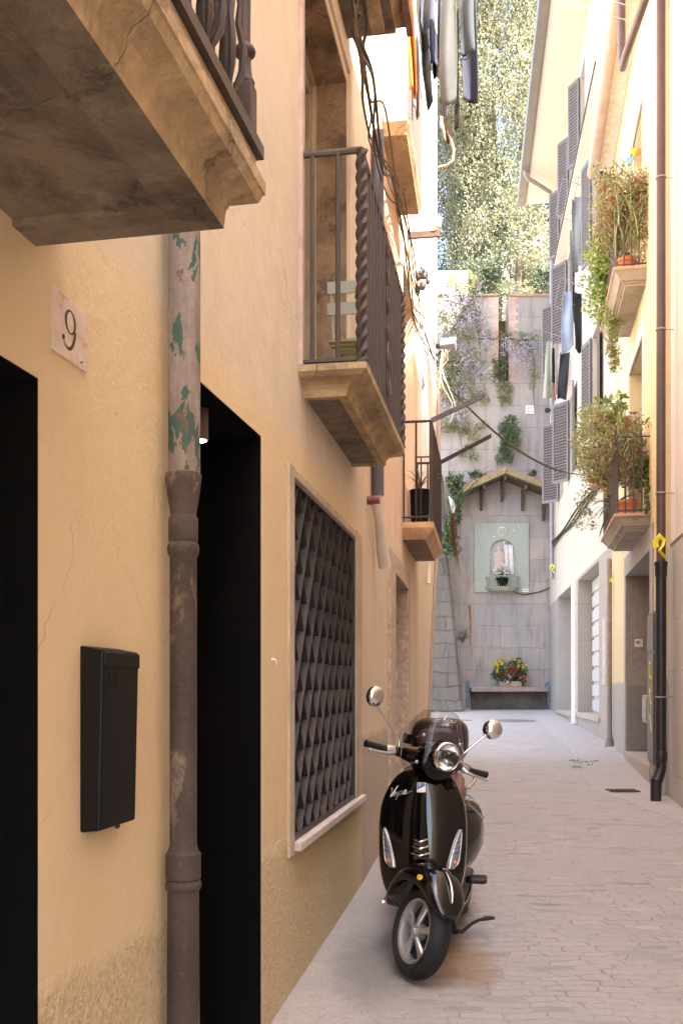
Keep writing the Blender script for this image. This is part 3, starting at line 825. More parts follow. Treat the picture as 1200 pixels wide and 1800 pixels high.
# ------------------------------------------------------------------ left side: beige house
beige = thing('beige_house', 'beige weathered house beyond the grille window, with a stone doorway', 'house', (L.P(9, 0, 0).x, 9, 0))
bd0, bd1 = L.at(690), L.at(715)
mb = MB()
L.wall(mb, 6.75, 11.9, -0.6, 11.6, [(bd0 - 0.08, bd1 + 0.06, 0.15, 2.56, 0.35), (9.95, 11.3, 3.55, 5.75, 0.2), (8.1, 9.3, 6.1, 8.3, 0.2)])
mb.build('wall', M['beige'], beige)
mb = MB(); L.roof(mb, 6.9, 11.9, 11.6, 0.45); mb.build('roof', M['tile_roof'], beige)
mb = MB(); L.block(mb, L.at(681), bd0, -0.3, 0.03, 0.05, 2.49); L.block(mb, bd1, bd1 + 0.14, -0.3, 0.02, 0.05, 2.49); L.block(mb, L.at(681), bd1 + 0.14, -0.3, 0.02, 2.49, 2.66)
mb.build('door_frame', simple('rough_door_stone', (0.45, 0.34, 0.25), 0.95, var=0.25, vs=20, bump=0.9, bs=40), beige, bevel=0.01)
mb = MB(); L.block(mb, bd0, bd1, -0.33, -0.28, 0.15, 2.49)
dr = mb.build('door', M['wood_dark'], beige)
mb = MB(); L.block(mb, bd0 + 0.005, bd0 + 0.06, -0.22, 0.015, 0.2, 1.72); shp = mb.build('door', M['black'], beige, bevel=0.004)
mb = MB()
for q in (0.45, 0.78, 1.05, 1.32, 1.55):
    mb = MB(); L.block(mb, bd0 - 0.0, bd0 + 0.065, 0.012, 0.03, q, q + 0.05); mb.build('hinge', M['silver'], shp)
mb = MB(); L.block(mb, 9.95, 11.3, -0.2, -0.14, 3.55, 5.75); dw = mb.build('balcony_door', simple('pale_lilac_door', (0.62, 0.54, 0.52), 0.7, var=0.08), beige)
mb = MB(); L.block(mb, 10.2, 10.9, -0.135, -0.125, 3.9, 5.6); mb.build('pane', M['glass_dark'], dw)
mb = MB(); L.block(mb, 8.1, 9.3, -0.2, -0.14, 6.1, 8.3); mb.build('balcony_door', M['glass_dark'], beige)
# lowest balcony
cz0, cz1 = L.at(707), L.at(729.5)
ztop = 1.45 + 293 / F * 9.75
mb = MB()
L.slab(mb, cz0, cz1, [(.225, ztop - 0.16), (.235, ztop - 0.15), (.30, ztop - 0.06), (.305, ztop - 0.05), (.31, ztop)], 0, 1)
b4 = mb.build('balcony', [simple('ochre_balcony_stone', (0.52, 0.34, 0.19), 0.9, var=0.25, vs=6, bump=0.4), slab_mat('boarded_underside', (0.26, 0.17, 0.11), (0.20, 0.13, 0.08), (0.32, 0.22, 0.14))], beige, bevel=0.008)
rt4 = 1.45 + (1210 - 737) / F * 9.7
mb = MB(); o4 = 0.285; za, zb = cz0 - 0.07, cz1 + 0.06
mb.tube([L.P(za, 0, rt4), L.P(za, o4, rt4)], 0.014, 6); mb.tube([L.P(zb, 0, rt4), L.P(zb, o4, rt4)], 0.014, 6); mb.tube([L.P(za, o4, rt4), L.P(zb, o4, rt4)], 0.016, 6)
for q in (ztop + 0.05,):
    mb.tube([L.P(za, 0, q), L.P(za, o4, q)], 0.01, 6); mb.tube([L.P(za, o4, q), L.P(zb, o4, q)], 0.012, 6); mb.tube([L.P(zb, 0, q), L.P(zb, o4, q)], 0.01, 6)
mb.tube([L.P(za, 0.14, rt4 - 0.35), L.P(za, o4, rt4 - 0.35)], 0.008, 6)
for k in range(1, 18):
    Z = za + (zb - za) * k / 18; mb.tube([L.P(Z, o4, ztop), L.P(Z, o4, rt4)], 0.013, 6)
for o in (0.02, 0.14): mb.tube([L.P(za, o, ztop), L.P(za, o, rt4)], 0.010, 6); mb.tube([L.P(zb, o, ztop), L.P(zb, o, rt4)], 0.010, 6)
mb.tube([L.P(za, 0.19, ztop), L.P(za, 0.19, rt4 - 0.35)], 0.007, 6)
for Z in (za, zb): L.block(mb, Z - 0.016, Z + 0.016, o4 - 0.016, o4 + 0.016, ztop, rt4)
mb.build('railing', M['iron'], b4)
# two arms of the railing held out into the alley
for (Z, x1, y1, mt) in ((za, 851, 695, M['pipe_grey']), (zb, 863, 766, M['iron'])):
    a = L.P(Z, o4, rt4); b = px(x1, y1, Z + 0.35)
    mb = MB(); d = (b - a)
    mb.prism([a + Vector((0, -0.015, -0.025)), a + Vector((0, 0.015, -0.025)), a + Vector((0, 0.015, 0.025)), a + Vector((0, -0.015, 0.025))], d)
    ms = simple('slate_steel', (0.12, 0.12, 0.14), 0.5, 0.4) if Z == za else M['iron']
    mb.build('bracket_arm', ms, b4)
# upper balcony, screened with pale sheets
uz0, uz1 = L.at(671), L.at(699.5)
zt = 1.45 + (1210 - 212) / F * L.at(671)
mb = MB()
L.slab(mb, uz0 + 0.05, uz1, [(.195, zt - 0.10), (.20, zt - 0.08), (.22, zt - 0.03), (.225, zt)], 0, 1)
b5 = mb.build('balcony', [M['slab'], M['soffit_pale']], beige, bevel=0.005)
mb = MB()
for k in range(14):
    Z = uz0 + (uz1 - uz0) * k / 13; mb.tube([L.P(Z, .215, zt), L.P(Z, .215, zt + 1.0)], 0.009, 6)
mb.tube([L.P(uz0, .215, zt + 1.0), L.P(uz1, .215, zt + 1.0)], 0.014, 6)
mb.build('railing', M['iron_grey'], b5)
mb = MB()
n = 22; rows = []
for i in range(n + 1):
    o = 0.0 + 0.205 * i / n; dz = 0.006 * math.sin(i * 1.9)
    rows.append([L.P(uz0 + dz, o, zt + 0.02), L.P(uz0 + dz, o, zt + 0.75), L.P(uz0 + dz, o, zt + 1.5)])
mb.grid(rows)
mb.build('privacy_screen', simple('pale_corrugated_sheet', (0.74, 0.76, 0.77), 0.5, var=0.06), b5, solid=0.006)

# ------------------------------------------------------------------ left side: far peach house
peach = thing('peach_house', 'tall plain house with a sunlit white upper wall, last on the left', 'house', (L.P(14, 0, 0).x, 14, 0))
mb = MB(); L.wall(mb, 11.9, 16.1, 4.2, 13.2, [(12.6, 13.3, 4.3, 5.5, 0.15)])
P = L.P
mb.hexa([P(11.9, -.03, -.6), P(16.1, -.22, -.6), P(16.1, -5, -.6), P(11.9, -5, -.6), P(11.9, 0, 4.2), P(16.1, 0, 4.2), P(16.1, -5, 4.2), P(11.9, -5, 4.2)])
mb.build('wall', M['peach'], peach)
mb = MB(); L.roof(mb, 11.9, 16.25, 13.2, 0.3); mb.build('roof', M['tile_roof'], peach)
mb = MB(); L.block(mb, 12.6, 13.3, -0.15, -0.1, 4.3, 5.5); mb.build('window', simple('tan_shutter', (0.45, 0.33, 0.24), 0.8), peach)

# ------------------------------------------------------------------ right side: pale pink house
pink = thing('pink_house', 'pale pink house with a grey stone clad base, nearest on the right', 'house', (RP.P(6, 0, 0).x, 6, 0))
mb = MB(); RP.wall(mb, -6, 11.04, -0.6, 10.0, []); mb.build('wall', M['pink'], pink)
mb = MB(); RP.roof(mb, -6, 11.0, 10.0, 0.35); mb.build('roof', M['tile_roof'], pink)
mb = MB(); RP.block(mb, 0, 11.0, -0.02, 0.03, -0.5, 2.98); cl = mb.build('stone_cladding', M['cladding'], pink)
mb = MB(); RP.block(mb, 0, 10.95, -0.02, 0.012, 2.985, 3.04, 0); mb.build('shadow_gap', simple('joint_brown', (0.16, 0.10, 0.06), 0.9), pink)
mb = MB(); RY.block(mb, 11.045, 11.22, -0.02, 0.06, 0.1, 1.50); mb.build('corner_stone', simple('pale_corner_stone', (0.48, 0.44, 0.40), 0.85, var=0.12, bump=0.3), pink, bevel=0.01)

# ------------------------------------------------------------------ right side: yellow house
yellow = thing('yellow_house', 'yellow house with a granite doorway and two plant filled balconies', 'house', (RY.P(14, 0, 0).x, 14, 0))
yd0, yd1 = RY.at(1143), RY.at(1100.5)
uw0, uw1 = RY.at(1131), RY.at(1113)
mb = MB()
RY.wall(mb, 11.04, 17.6, -0.6, 10.75, [(yd0 - 0.1, yd1 + 0.1, 0.46, 3.25, 0.37), (uw0, uw1 + 0.5, 3.65, 6.05, 0.26), (uw0, uw1 + 0.5, 6.86, 9.2, 0.26)])
mb.build('wall', M['yellow'], yellow)
mb = MB(); RY.roof(mb, 11.04, 17.7, 10.85, 0.32); mb.build('roof', M['tile_roof'], yellow)
mb = MB(); RY.block(mb, 11.04, 17.6, -0.02, 0.28, 10.62, 10.74); mb.build('eave', simple('eave_board_paint', (0.78, 0.72, 0.64), 0.7), yellow)
mb = MB()
fw_ = 0.30
RY.block(mb, yd0 - fw_, yd0, -0.36, 0.018, 0.40, 3.44); RY.block(mb, yd1, yd1 + 0.2, -0.36, 0.018, 0.40, 3.44); RY.block(mb, yd0, yd1, -0.36, 0.018, 3.15, 3.44)
RY.block(mb, yd1 - 0.006, yd1, -0.36, 0.0, 0.52, 3.15)
df = mb.build('door_frame', simple('door_granite', (0.33, 0.30, 0.275), 0.85, var=0.12, vs=12, bump=0.2, bs=90), yellow, bevel=0.006)
mb = MB(); RY.block(mb, yd1 - 0.014, yd1 - 0.0061, -0.36, -0.01, 0.52, 1.49); mb.build('jamb_panel', simple('speckled_granite', (0.23, 0.22, 0.22), 0.6, var=0.5, vs=90), df)
mb = MB(); RY.block(mb, yd0, yd1, -0.40, -0.345, 0.5, 3.15); RY.block(mb, yd0 + 0.2, yd1 - 0.3, -0.345, -0.33, 0.9, 2.9)
mb.build('door', simple('dark_green_door', (0.025, 0.03, 0.025), 0.4), yellow, bevel=0.005)
mb = MB(); RY.block(mb, yd0 - 0.12, yd1 + 0.02, -0.36, 0.035, 0.30, 0.50); mb.build('doorstep', M['limestone'], yellow, bevel=0.01)
for (c_, d_) in ((3.65, 6.05), (6.86, 9.2)):
    mb = MB(); RY.block(mb, uw0, uw1 + 0.5, -0.25, -0.2, c_, d_); RY.block(mb, uw0 + 0.3, uw0 + 0.36, -0.2, -0.185, c_, d_)
    w_ = mb.build('balcony_window', simple('grey_lilac_paint', (0.40, 0.36, 0.36), 0.6), yellow)
    mb = MB(); RY.block(mb, uw0 - 0.15, uw0, -0.02, 0.025, c_, d_ + 0.18); RY.block(mb, uw1 + 0.5, uw1 + 0.62, -0.02, 0.025, c_, d_ + 0.18); RY.block(mb, uw0, uw1 + 0.5, -0.02, 0.025, d_, d_ + 0.18)
    mb.build('frame', simple('white_surround', (0.80, 0.72, 0.58), 0.8), w_, bevel=0.006)
def ybal(x0, x1, zb, bw, bt, th):
    Za, Zb = RY.at(x0), RY.at(x1)
    mb = MB()
    h = th
    RY.slab(mb, Za + 0.02, Zb, [(bw, zb), (bw + .01, zb + h * .12), (bw + .03, zb + h * .14), (bw + .035, zb + h * .22), (bw + .07, zb + h * .27), (bw + .09, zb + h * .45), (bw + .13, zb + h * .72), (bw + .15, zb + h * .80)], 0, 0)
    b = mb.build('balcony', M['slab_grey'], yellow, smooth=35)
    mb = MB(); e = 0.16
    RY.block(mb, Za - e + 0.02, Zb + e, -0.02, bw + 0.165, zb + h * 0.80, zb + h)
    mb.build('coping', simple('terracotta_coping', (0.52, 0.31, 0.22), 0.85, var=0.15), b, bevel=0.006)
    mb = MB(); o = bw + 0.12; zt_ = zb + h; A, B = Za - 0.09, Zb + 0.1
    for q in (zt_ + 0.04, zt_ + 0.95):
        mb.tube([RY.P(A, 0, q), RY.P(A, o, q)], 0.010, 6); mb.tube([RY.P(A, o, q), RY.P(B, o, q)], 0.011, 6); mb.tube([RY.P(B, 0, q), RY.P(B, o, q)], 0.010, 6)
    for k in range(19): Z = A + (B - A) * k / 18; mb.tube([RY.P(Z, o, zt_), RY.P(Z, o, zt_ + .95)], 0.011, 6)
    for k in range(1, 4):
        for Z in (A, B): mb.tube([RY.P(Z, o * k / 4 , zt_), RY.P(Z, o * k / 4, zt_ + .95)], 0.010, 6)
    mb.build('railing', M['iron_grey'], b)
    return Za, Zb, zt_, o
YB1 = ybal(1140, 1111, 3.42, 0.27, 0.44, 0.20)
YB2 = ybal(1134, 1106, 6.62, 0.25, 0.40, 0.20)
# gutter of the yellow house
def gut(f, Z0, Z1, o, z, r, mat, parent, name='gutter'):
    mb = MB(); rows = []
    for Z in (Z0, Z1):
        rows.append([f.P(Z, o + r * math.cos(a), z + r * math.sin(a)) for a in np.linspace(PI * 0.0, 2 * PI, 17)[:-1]])
    mb.grid(rows, 0, True)
    for i, Z in enumerate((Z0, Z1)):
        mb.f.append(tuple(range(i * 16, i * 16 + 16))); mb.mi.append(0)
    return mb.build(name, mat, parent, smooth=40)
gut(RY, 11.3, 17.55, 0.33, 10.55, 0.10, M['gutter_tan'], yellow)

# ------------------------------------------------------------------ right side: cream house
cream = thing('cream_house', 'tall cream house with grey louvred shutters and deep eaves, far end of the right side', 'house', (RC.P(24, 0, 0).x, 24, 0))
ch = [(19.3, 22.9, 0.90, 3.93, 0.36), (24.3, 27.9, 0.86, 3.98, 0.42)]
wins = [(26.3, 27.4, 6.6, 8.8), (23.6, 24.7, 6.6, 8.6), (27.1, 28.2, 10.4, 12.4), (24.1, 25.2, 10.2, 12.3), (19.2, 20.3, 6.6, 8.6), (19.2, 20.3, 10.2, 12.3),
        (26.4, 27.2, 13.3, 15.1), (24.0, 24.8, 13.3, 15.2), (21.6, 22.4, 13.3, 15.2)]
mb = MB(); RC.wall(mb, 17.6, 30.65, 3.99, 16.1, [(a, b, c_, d_, 0.18) for a, b, c_, d_ in wins])
mb.build('wall', M['cream'], cream)
mb = MB(); RC.wall(mb, 17.6, 30.65, -0.6, 3.985, ch)
mb.build('ground_floor_wall', M['limestone'], cream)
mb = MB(); RC.block(mb, 23.0, 23.75, -0.02, 0.07, 0.62, 3.98); mb.build('pilaster', simple('white_pilaster', (0.72, 0.64, 0.55), 0.8, var=0.08), cream, bevel=0.01)
mb = MB(); RC.block(mb, 19.1, 23.0, -0.36, 0.05, 0.80, 0.895); RC.block(mb, 24.2, 28.0, -0.42, 0.05, 0.76, 0.855); mb.build('sill', M['frame_stone'], cream, bevel=0.01)
for (a, b, c_, d_, dp) in ch:
    mb = MB(); n = 9
    RC.block(mb, a, b, -dp - 0.02, -dp + 0.01, c_, d_)
    for k in range(n):
        q0 = c_ + (d_ - c_) * k / n; RC.block(mb, a + 0.05, b - 0.05, -dp + 0.01, -dp + 0.05, q0 + 0.04, q0 + (d_ - c_) / n - 0.04)
    mb.build('shutter_door', simple('pale_slatted_door', (0.52, 0.50, 0.46), 0.7, var=0.1), cream)
mb = MB(); RC.block(mb, 17.6, 26.0, -0.02, 0.26, 12.55, 12.68); co = mb.build('cornice', simple('white_cornice', (0.82, 0.78, 0.70), 0.8, var=0.05), cream, bevel=0.01)
mb = MB(); RC.block(mb, 17.6, 26.0, 0.26, 0.285, 12.56, 12.62); mb.build('edge_strip', M['cable_tan'], co)
mb = MB(); RC.block(mb, 17.6, 30.0, -0.02, 0.80, 16.08, 16.20); mb.build('eave', simple('eave_plaster', (0.74, 0.66, 0.58), 0.85, var=0.06), cream)
mb = MB(); RC.block(mb, 17.6, 30.0, 0.80, 1.02, 16.02, 16.34); RC.block(mb, 17.6, 30.0, 0.775, 0.80, 16.03, 16.075)
mb.build('gutter', M['gutter_grey'], cream, bevel=0.02)
mb = MB(); RC.roof(mb, 17.6, 30.0, 16.4, 1.0, depth=6.0); mb.build('roof', M['tile_roof'], cream)

def shutter(mb, a, u, w, z0, z1, th=0.04, slat=0.075):
    """louvred panel from point a, along unit vector u for w metres"""
    a = Vector(a); u = Vector(u).normalized(); nrm = u.cross(Vector((0, 0, 1)))
    def bx(s0, s1, q0, q1, t):
        pts = []
        for q in (q0, q1):
            for (s_, k) in ((s0, -1), (s1, -1), (s1, 1), (s0, 1)):
                p = a + u * s_ + nrm * (k * t / 2); pts.append(Vector((p.x, p.y, q)))
        mb.hexa(pts)
    fr = 0.055
    bx(0, fr, z0, z1, th); bx(w - fr, w, z0, z1, th); bx(fr, w - fr, z0, z0 + 0.08, th); bx(fr, w - fr, z1 - 0.07, z1, th)
    n = int((z1 - z0 - 0.15) / slat)
    for k in range(n):
        q = z0 + 0.08 + (z1 - z0 - 0.15) * (k + 0.5) / n
        pts = []
        for (dn, dz) in ((-th * 0.5, 0.014), (th * 0.5, -0.020), (th * 0.5, -0.008), (-th * 0.5, 0.026)):
            p = a + u * fr + nrm * dn; pts.append(Vector((p.x, p.y, q + dz)))
        mb.prism(pts, u * (w - 2 * fr))
    k0 = len(mb.f); bx(fr, w - fr, z0 + .08, z1 - .07, 0.006)  # added dark backing sheet that stands in for shade between the slats
    for k in range(k0, len(mb.f)): mb.mi[k] = 1
for i, (a, b, c_, d_) in enumerate(wins):
    mb = MB(); RC.block(mb, a, b, -0.18, -0.14, c_, d_)
    RC.block(mb, (a + b) / 2 - 0.04, (a + b) / 2 + 0.04, -0.14, -0.12, c_, d_)
    w_ = mb.build('window', M['glass_dark'], cream)
    o_ = RC.out(a); r_ = RC.right(a)
    dk = M['shutter_grey']
    hw = (b - a) / 2
    an = {0: 48, 1: 40, 2: 40, 3: 38, 7: 34, 8: 30, 6: 36}.get(i, 12)
    # far leaf stands out from the wall, near leaf is folded back almost flat
    d = (o_ * math.sin(math.radians(an)) + r_ * math.cos(math.radians(an)))
    mb = MB(); shutter(mb, RC.P(b, 0.03, 0), d, hw, c_, d_); mb.build('shutter', [dk, M['slat_shade']], w_)
    if i in (0, 2, 6, 7, 8, 9): continue
    d2 = (o_ * math.sin(math.radians(7)) - r_ * math.cos(math.radians(7)))
    mb = MB(); shutter(mb, RC.P(a, 0.03, 0), d2, hw, c_, d_); mb.build('shutter', [dk, M['slat_shade']], w_)

# ------------------------------------------------------------------ the wall at the end, with buttress
BY = 30.7
def bw(x, y): return px(x, y, BY)
k57 = F / BY
back = thing('retaining_wall', 'high pale stone retaining wall closing the end of the alley', 'wall', (4.5, BY, 0.8))
xa, xb = bw(875.5, 0).x, bw(893.5, 0).x
zs0, ztp = bw(0, 672).z, bw(0, 521).z
mb = MB()
T_ = 0.7
def bbox(x0, x1, z0, z1, y0=BY, y1=BY + T_): mb.hexa([(x0, y0, z0), (x1, y0, z0), (x1, y1, z0), (x0, y1, z0), (x0, y0, z1), (x1, y0, z1), (x1, y1, z1), (x0, y1, z1)])
bbox(-9, xa, -0.5, ztp); bbox(xb, 12, -0.5, ztp); bbox(xa, xb, -0.5, zs0)
mb.build('wall', M['ashlar'], back, orient=True)
mb = MB(); bbox(-9, xa - 0.02, ztp, ztp + 0.07, BY - 0.05, BY + T_ + 0.05); bbox(xb + 0.02, 12, ztp, ztp + 0.07, BY - 0.05, BY + T_ + 0.05)
mb.build('coping', simple('brick_coping', (0.42, 0.26, 0.17), 0.9, var=0.2, vs=8), back, bevel=0.01)
mb = MB()
for k in range(22):
    z = zs0 + (ztp - zs0) * k / 22; w = 0.30 if k % 2 else 0.22
    for (x, s) in ((xa, -1), (xb, 1)):
        bbox(min(x, x + s * w), max(x, x + s * w), z + 0.006, z + (ztp - zs0) / 22 - 0.006, BY - 0.006, BY + 0.02)
mb.build('slot_jamb', simple('pink_brick', (0.50, 0.36, 0.29), 0.9, var=0.25, vs=2.0), back)
mb = MB()
for x in np.linspace(xa + 0.05, xb - 0.05, 4): mb.tube([(x, BY + 0.1, zs0), (x, BY + 0.1, zs0 + 1.5)], 0.018, 6)
mb.tube([(xa, BY + 0.1, zs0 + 1.45), (xb, BY + 0.1, zs0 + 1.45)], 0.018, 6)
mb.build('grating', M['iron'], back)
# darker stain of rust with a shape of its own
def stain(pts, mat, name, y=BY - 0.004):
    mb = MB(); mb.prism([Vector((bw(a, b).x, y, bw(a, b).z)) for a, b in pts], (0, 0.003, 0)); return mb.build(name, mat, back)
def stain_mat(name, c, dens=0.5):
    t = NT(name); P = t.pos(); n = t.noise(t.scale(P, (9, 9, 1.2)), 3, 6, 0.75)
    t.col(c).rough(0.9)
    tr = t.n('ShaderNodeBsdfTransparent'); mx = t.n('ShaderNodeMixShader')
    t.l(t.ramp(n, dens - 0.12, dens + 0.12), mx.inputs[0]); t.l(tr.outputs[0], mx.inputs[1]); t.l(t.p.outputs[0], mx.inputs[2]); t.l(mx.outputs[0], t.out.inputs['Surface'])
    return t.done()
M['rust_stain'] = stain_mat('rust_stain', (0.42, 0.19, 0.07), 0.45)
M['blue_stain'] = stain_mat('faded_blue_paint', (0.22, 0.32, 0.42), 0.55)
M['dark_stain'] = stain_mat('dark_wall_stain', (0.16, 0.12, 0.10), 0.58)
stain([(822, 1064), (827, 1063), (828, 1090), (827, 1135), (825, 1135), (824, 1095)], M['rust_stain'], 'rust_streak')
stain([(957, 1200), (970, 1196), (971, 1245), (957, 1246)], M['blue_stain'], 'paint_patch')
stain([(816, 1200), (824, 1195), (824, 1243), (818, 1244)], M['blue_stain'], 'paint_patch')
0 and stain([(840, 1185), (852, 1180), (862, 1186), (862, 1206), (842, 1206)], M['dark_stain'], 'dark_patch')
0 and stain([(845, 1060), (890, 1040), (900, 1100), (860, 1110)], M['dark_stain'], 'dark_patch', BY - 0.003)
0 and stain([(806, 1060), (842, 1058), (842, 1063), (806, 1065)], M['dark_stain'], 'dark_patch')
# buttress with battered faces
mb = MB(); rows = []
zs_ = [(1249, 815, 733), (1230, 812.5, 735), (1200, 810, 738), (1150, 805, 742), (1100, 800.5, 746), (1050, 796, 750), (1000, 791, 752), (960, 787, 754), (900, 783, 754), (860, 781, 754), (830, 780, 754)]
BZ = 29.6
for i, (y, xr, xl) in enumerate(zs_):
    q = i / (len(zs_) - 1)
    fy = BZ - 0.25 + 0.5 * q
    p = px(xr, y, BZ); p2 = px(xl, y, BZ)
    rr = (lambda s: 0.012 * math.sin(s * 7.3 + i * 2.1))
    rows.append([Vector((p2.x - 0.6, BY + 0.2, p.z)), Vector((p2.x - 0.6, fy, p.z)), Vector((p.x - 0.10 + rr(1), fy, p.z)), Vector((p.x - 0.02 + rr(2), fy + 0.06, p.z)), Vector((p.x + rr(3), fy + 0.14, p.z)), Vector((p.x + 0.12, BY + 0.2, p.z))])
mb.grid(rows)
mb.add(rows[-1], [(0, 1, 2, 3, 4, 5)])
bt = mb.build('stone_buttress', M['rubble'])
tag(bt, 'rough stone buttress leaning against the end wall beside the last house on the left', 'buttress')
# ------------------------------------------------------------------ the scooter (x: viewer's right, y: to the rear, z: up)
scoot = thing('scooter', 'glossy black motor scooter with smoked flyscreen and brown seat parked by the left wall', 'scooter',
              (0.357, 4.755, ground(4.755) + 0.004), math.radians(-9.8))
AX = Vector((0, 0.44, 0.90)).normalized()
P0 = Vector((0, 0.055, 0.25))
RS = Matrix.Rotation(math.radians(35), 3, AX)
def steer(mb, i0=0):
    for i in range(i0, len(mb.v)):
        mb.v[i] = tuple(P0 + RS @ (Vector(mb.v[i]) - P0))
def part(mb, name, mat, parent=scoot, **k):
    return mb.build(name, mat, parent, local=True, **k)
def lerp(tab, x):
    if x <= tab[0][0]: return tab[0][1]
    for (a, p), (b, q) in zip(tab[:-1], tab[1:]):
        if x <= b:
            t_ = (x - a) / (b - a); return p + (q - p) * t_
    return tab[-1][1]
def smoothtab(tab, x):
    if x <= tab[0][0]: return tab[0][1]
    if x >= tab[-1][0]: return tab[-1][1]
    xs = [t_[0] for t_ in tab]; ys_ = [t_[1] for t_ in tab]
    i = max(k for k in range(len(xs) - 1) if xs[k] <= x)
    h = xs[i + 1] - xs[i]; t_ = (x - xs[i]) / h
    def sl(k):
        if k == 0: return (ys_[1] - ys_[0]) / (xs[1] - xs[0])
        if k == len(xs) - 1: return (ys_[-1] - ys_[-2]) / (xs[-1] - xs[-2])
        return (ys_[k + 1] - ys_[k - 1]) / (xs[k + 1] - xs[k - 1])
    m0, m1 = sl(i) * h, sl(i + 1) * h
    return (2 * t_**3 - 3 * t_**2 + 1) * ys_[i] + (t_**3 - 2 * t_**2 + t_) * m0 + (-2 * t_**3 + 3 * t_**2) * ys_[i + 1] + (t_**3 - t_**2) * m1

def script(mb, c, right, up, h):
    """handwritten lettering, one joined stroke per letter group"""
    st = [[(-1.75, .55), (-1.62, .62), (-1.52, .30), (-1.46, -.35), (-1.25, .10), (-1.0, .70), (-.9, .72)],
          [(-1.30, -.15), (-1.1, -.12), (-.98, .05), (-1.05, .14), (-1.18, .02), (-1.16, -.22), (-1.02, -.32), (-.85, -.2), (-.66, .12), (-.70, -.05), (-.62, -.25), (-.74, -.34), (-.84, -.28)],
          [(-.62, -.25), (-.42, .12), (-.52, -.25), (-.66, -.75)], [(-.44, .02), (-.28, .14), (-.16, .02), (-.24, -.26), (-.42, -.30), (-.48, -.2)],
          [(-.18, -.22), (.02, -.05), (.22, .12), (.08, .14), (-.04, -.08), (.0, -.3), (.12, -.26), (.28, .12), (.24, -.2), (.34, -.32), (.62, -.18), (1.0, -.10)]]
    for s in st:
        pts = []
        for i in range(len(s) - 1):
            for q in range(4):
                u = q / 4; a, b, d, e = (Vector(s[max(i - 1, 0)]), Vector(s[i]), Vector(s[i + 1]), Vector(s[min(i + 2, len(s) - 1)]))
                pts.append(.5 * ((2 * b) + (d - a) * u + (2 * a - 5 * b + 4 * d - e) * u * u + (3 * b - a - 3 * d + e) * u ** 3))
        pts.append(Vector(s[-1]))
        mb.tube([c + right * ((p.x + .4) * h) + up * (p.y * h) for p in pts], h * .055, 5)
HW = [(.265, .085), (.285, .125), (.33, .165), (.42, .198), (.50, .210), (.60, .216), (.70, .215), (.80, .202), (.87, .174), (.92, .142), (.95, .108), (.968, .065)]
YC = [(.265, .26), (.35, .235), (.45, .225), (.60, .235), (.75, .262), (.90, .305), (.968, .345)]
def LS(u, z, off=0.0):
    def p(u, z): return Vector((u * smoothtab(HW, z), smoothtab(YC, z) + 0.095 * abs(u) ** 2.4 * (0.6 + 0.4 * min(1, (z - .2) / .4)), z))
    a = p(u, z)
    if not off: return a
    e = 1e-3
    n = (p(u + e, z) - p(u - e, z)).cross(p(u, z + e) - p(u, z - e)).normalized()
    if n.y > 0: n = -n
    return a + n * off
mb = MB()
zz_ = list(np.linspace(.265, .90, 24)) + [.92, .935, .95, .96, .968]
mb.grid([[LS(u, z) for u in np.linspace(-1, 1, 41)] for z in zz_])
shield = part(mb, 'leg_shield', M['gloss_black'], smooth=60, solid=0.016)
# chrome edge
mb = MB()
edge = [LS(-1, z) + Vector((-.003, 0, 0)) for z in zz_[::1]] + [LS(u, .968) + Vector((0, 0, .004)) for u in np.linspace(-.9, .9, 9)] + [LS(1, z) + Vector((.003, 0, 0)) for z in reversed(zz_)]
mb.tube(edge, 0.0065, 8)
part(mb, 'edge_trim', M['chrome'], shield, smooth=60)
# central horn casting
mb = MB()
HT = [(.495, .012), (.52, .040), (.56, .045), (.62, .041), (.75, .030), (.86, .027), (.925, .027), (.945, .02)]
HD = [(.495, .010), (.52, .028), (.58, .040), (.70, .040), (.86, .032), (.925, .024), (.945, .006)]
rows = []
for z in np.linspace(.495, .945, 30):
    w, d = smoothtab(HT, z), smoothtab(HD, z); row = []
    for s in np.linspace(-1, 1, 13):
        b = LS(s * w / smoothtab(HW, z), z)
        prof_ = (1 - abs(s) ** 3.5) if abs(s) > 0.25 else 1.0 + 0.12 * (1 - abs(s) / .25)
        row.append(b + Vector((0, -d * prof_ + 0.002, 0)))
    rows.append(row)
mb.grid(rows)
horn = part(mb, 'horn_casting', M['gloss_black'], smooth=50)
mb = MB()
for z, w in ((.630, .036), (.596, .041), (.562, .045)):
    c = LS(0, z) + Vector((0, -smoothtab(HD, z) * 1.12 - .004, 0))
    for s in (-1, 1):
        mb.tube([c + Vector((0, 0, -.007)), c + Vector((s * w * .55, .008, .001)), c + Vector((s * w, .030, .004))], [.0055, .005, .004], 6)
part(mb, 'grille_bar', M['chrome'], horn, smooth=60)
mb = MB()
for z in (.613, .579, .545):
    c = LS(0, z) + Vector((0, -smoothtab(HD, z) * 1.05 - .001, 0))
    mb.box(c, (.062, .006, .012))
part(mb, 'grille_slot', M['satin_black'], horn)
# emblem: white hexagonal shield with a P and a blue diagonal
mb = MB(); c = LS(0, .888) + Vector((0, -.039, 0)); R_ = Matrix.Rotation(math.radians(-12), 3, 'X')
mb.box(c, (.046, .008, .050), R_)
emb = part(mb, 'emblem', M['white'], horn, bevel=0.003)
mb = MB()
q = lambda x, z, d=-.0052: c + R_ @ Vector((x, d, z))
mb.prism([q(-.020, -.012), q(-.020, .022), q(.012, .022), q(.020, .014), q(.020, .008)][:5], R_ @ Vector((0, -.0008, 0)))
part(mb, 'emblem_field', M['blue_enamel'], emb)
mb = MB(); text_faces(mb, 'P', q(-.008, .010, -.0072), (1, 0, 0), R_ @ Vector((0, 0, 1)), .024, .0006)
part(mb, 'emblem_letter', M['white'], emb)
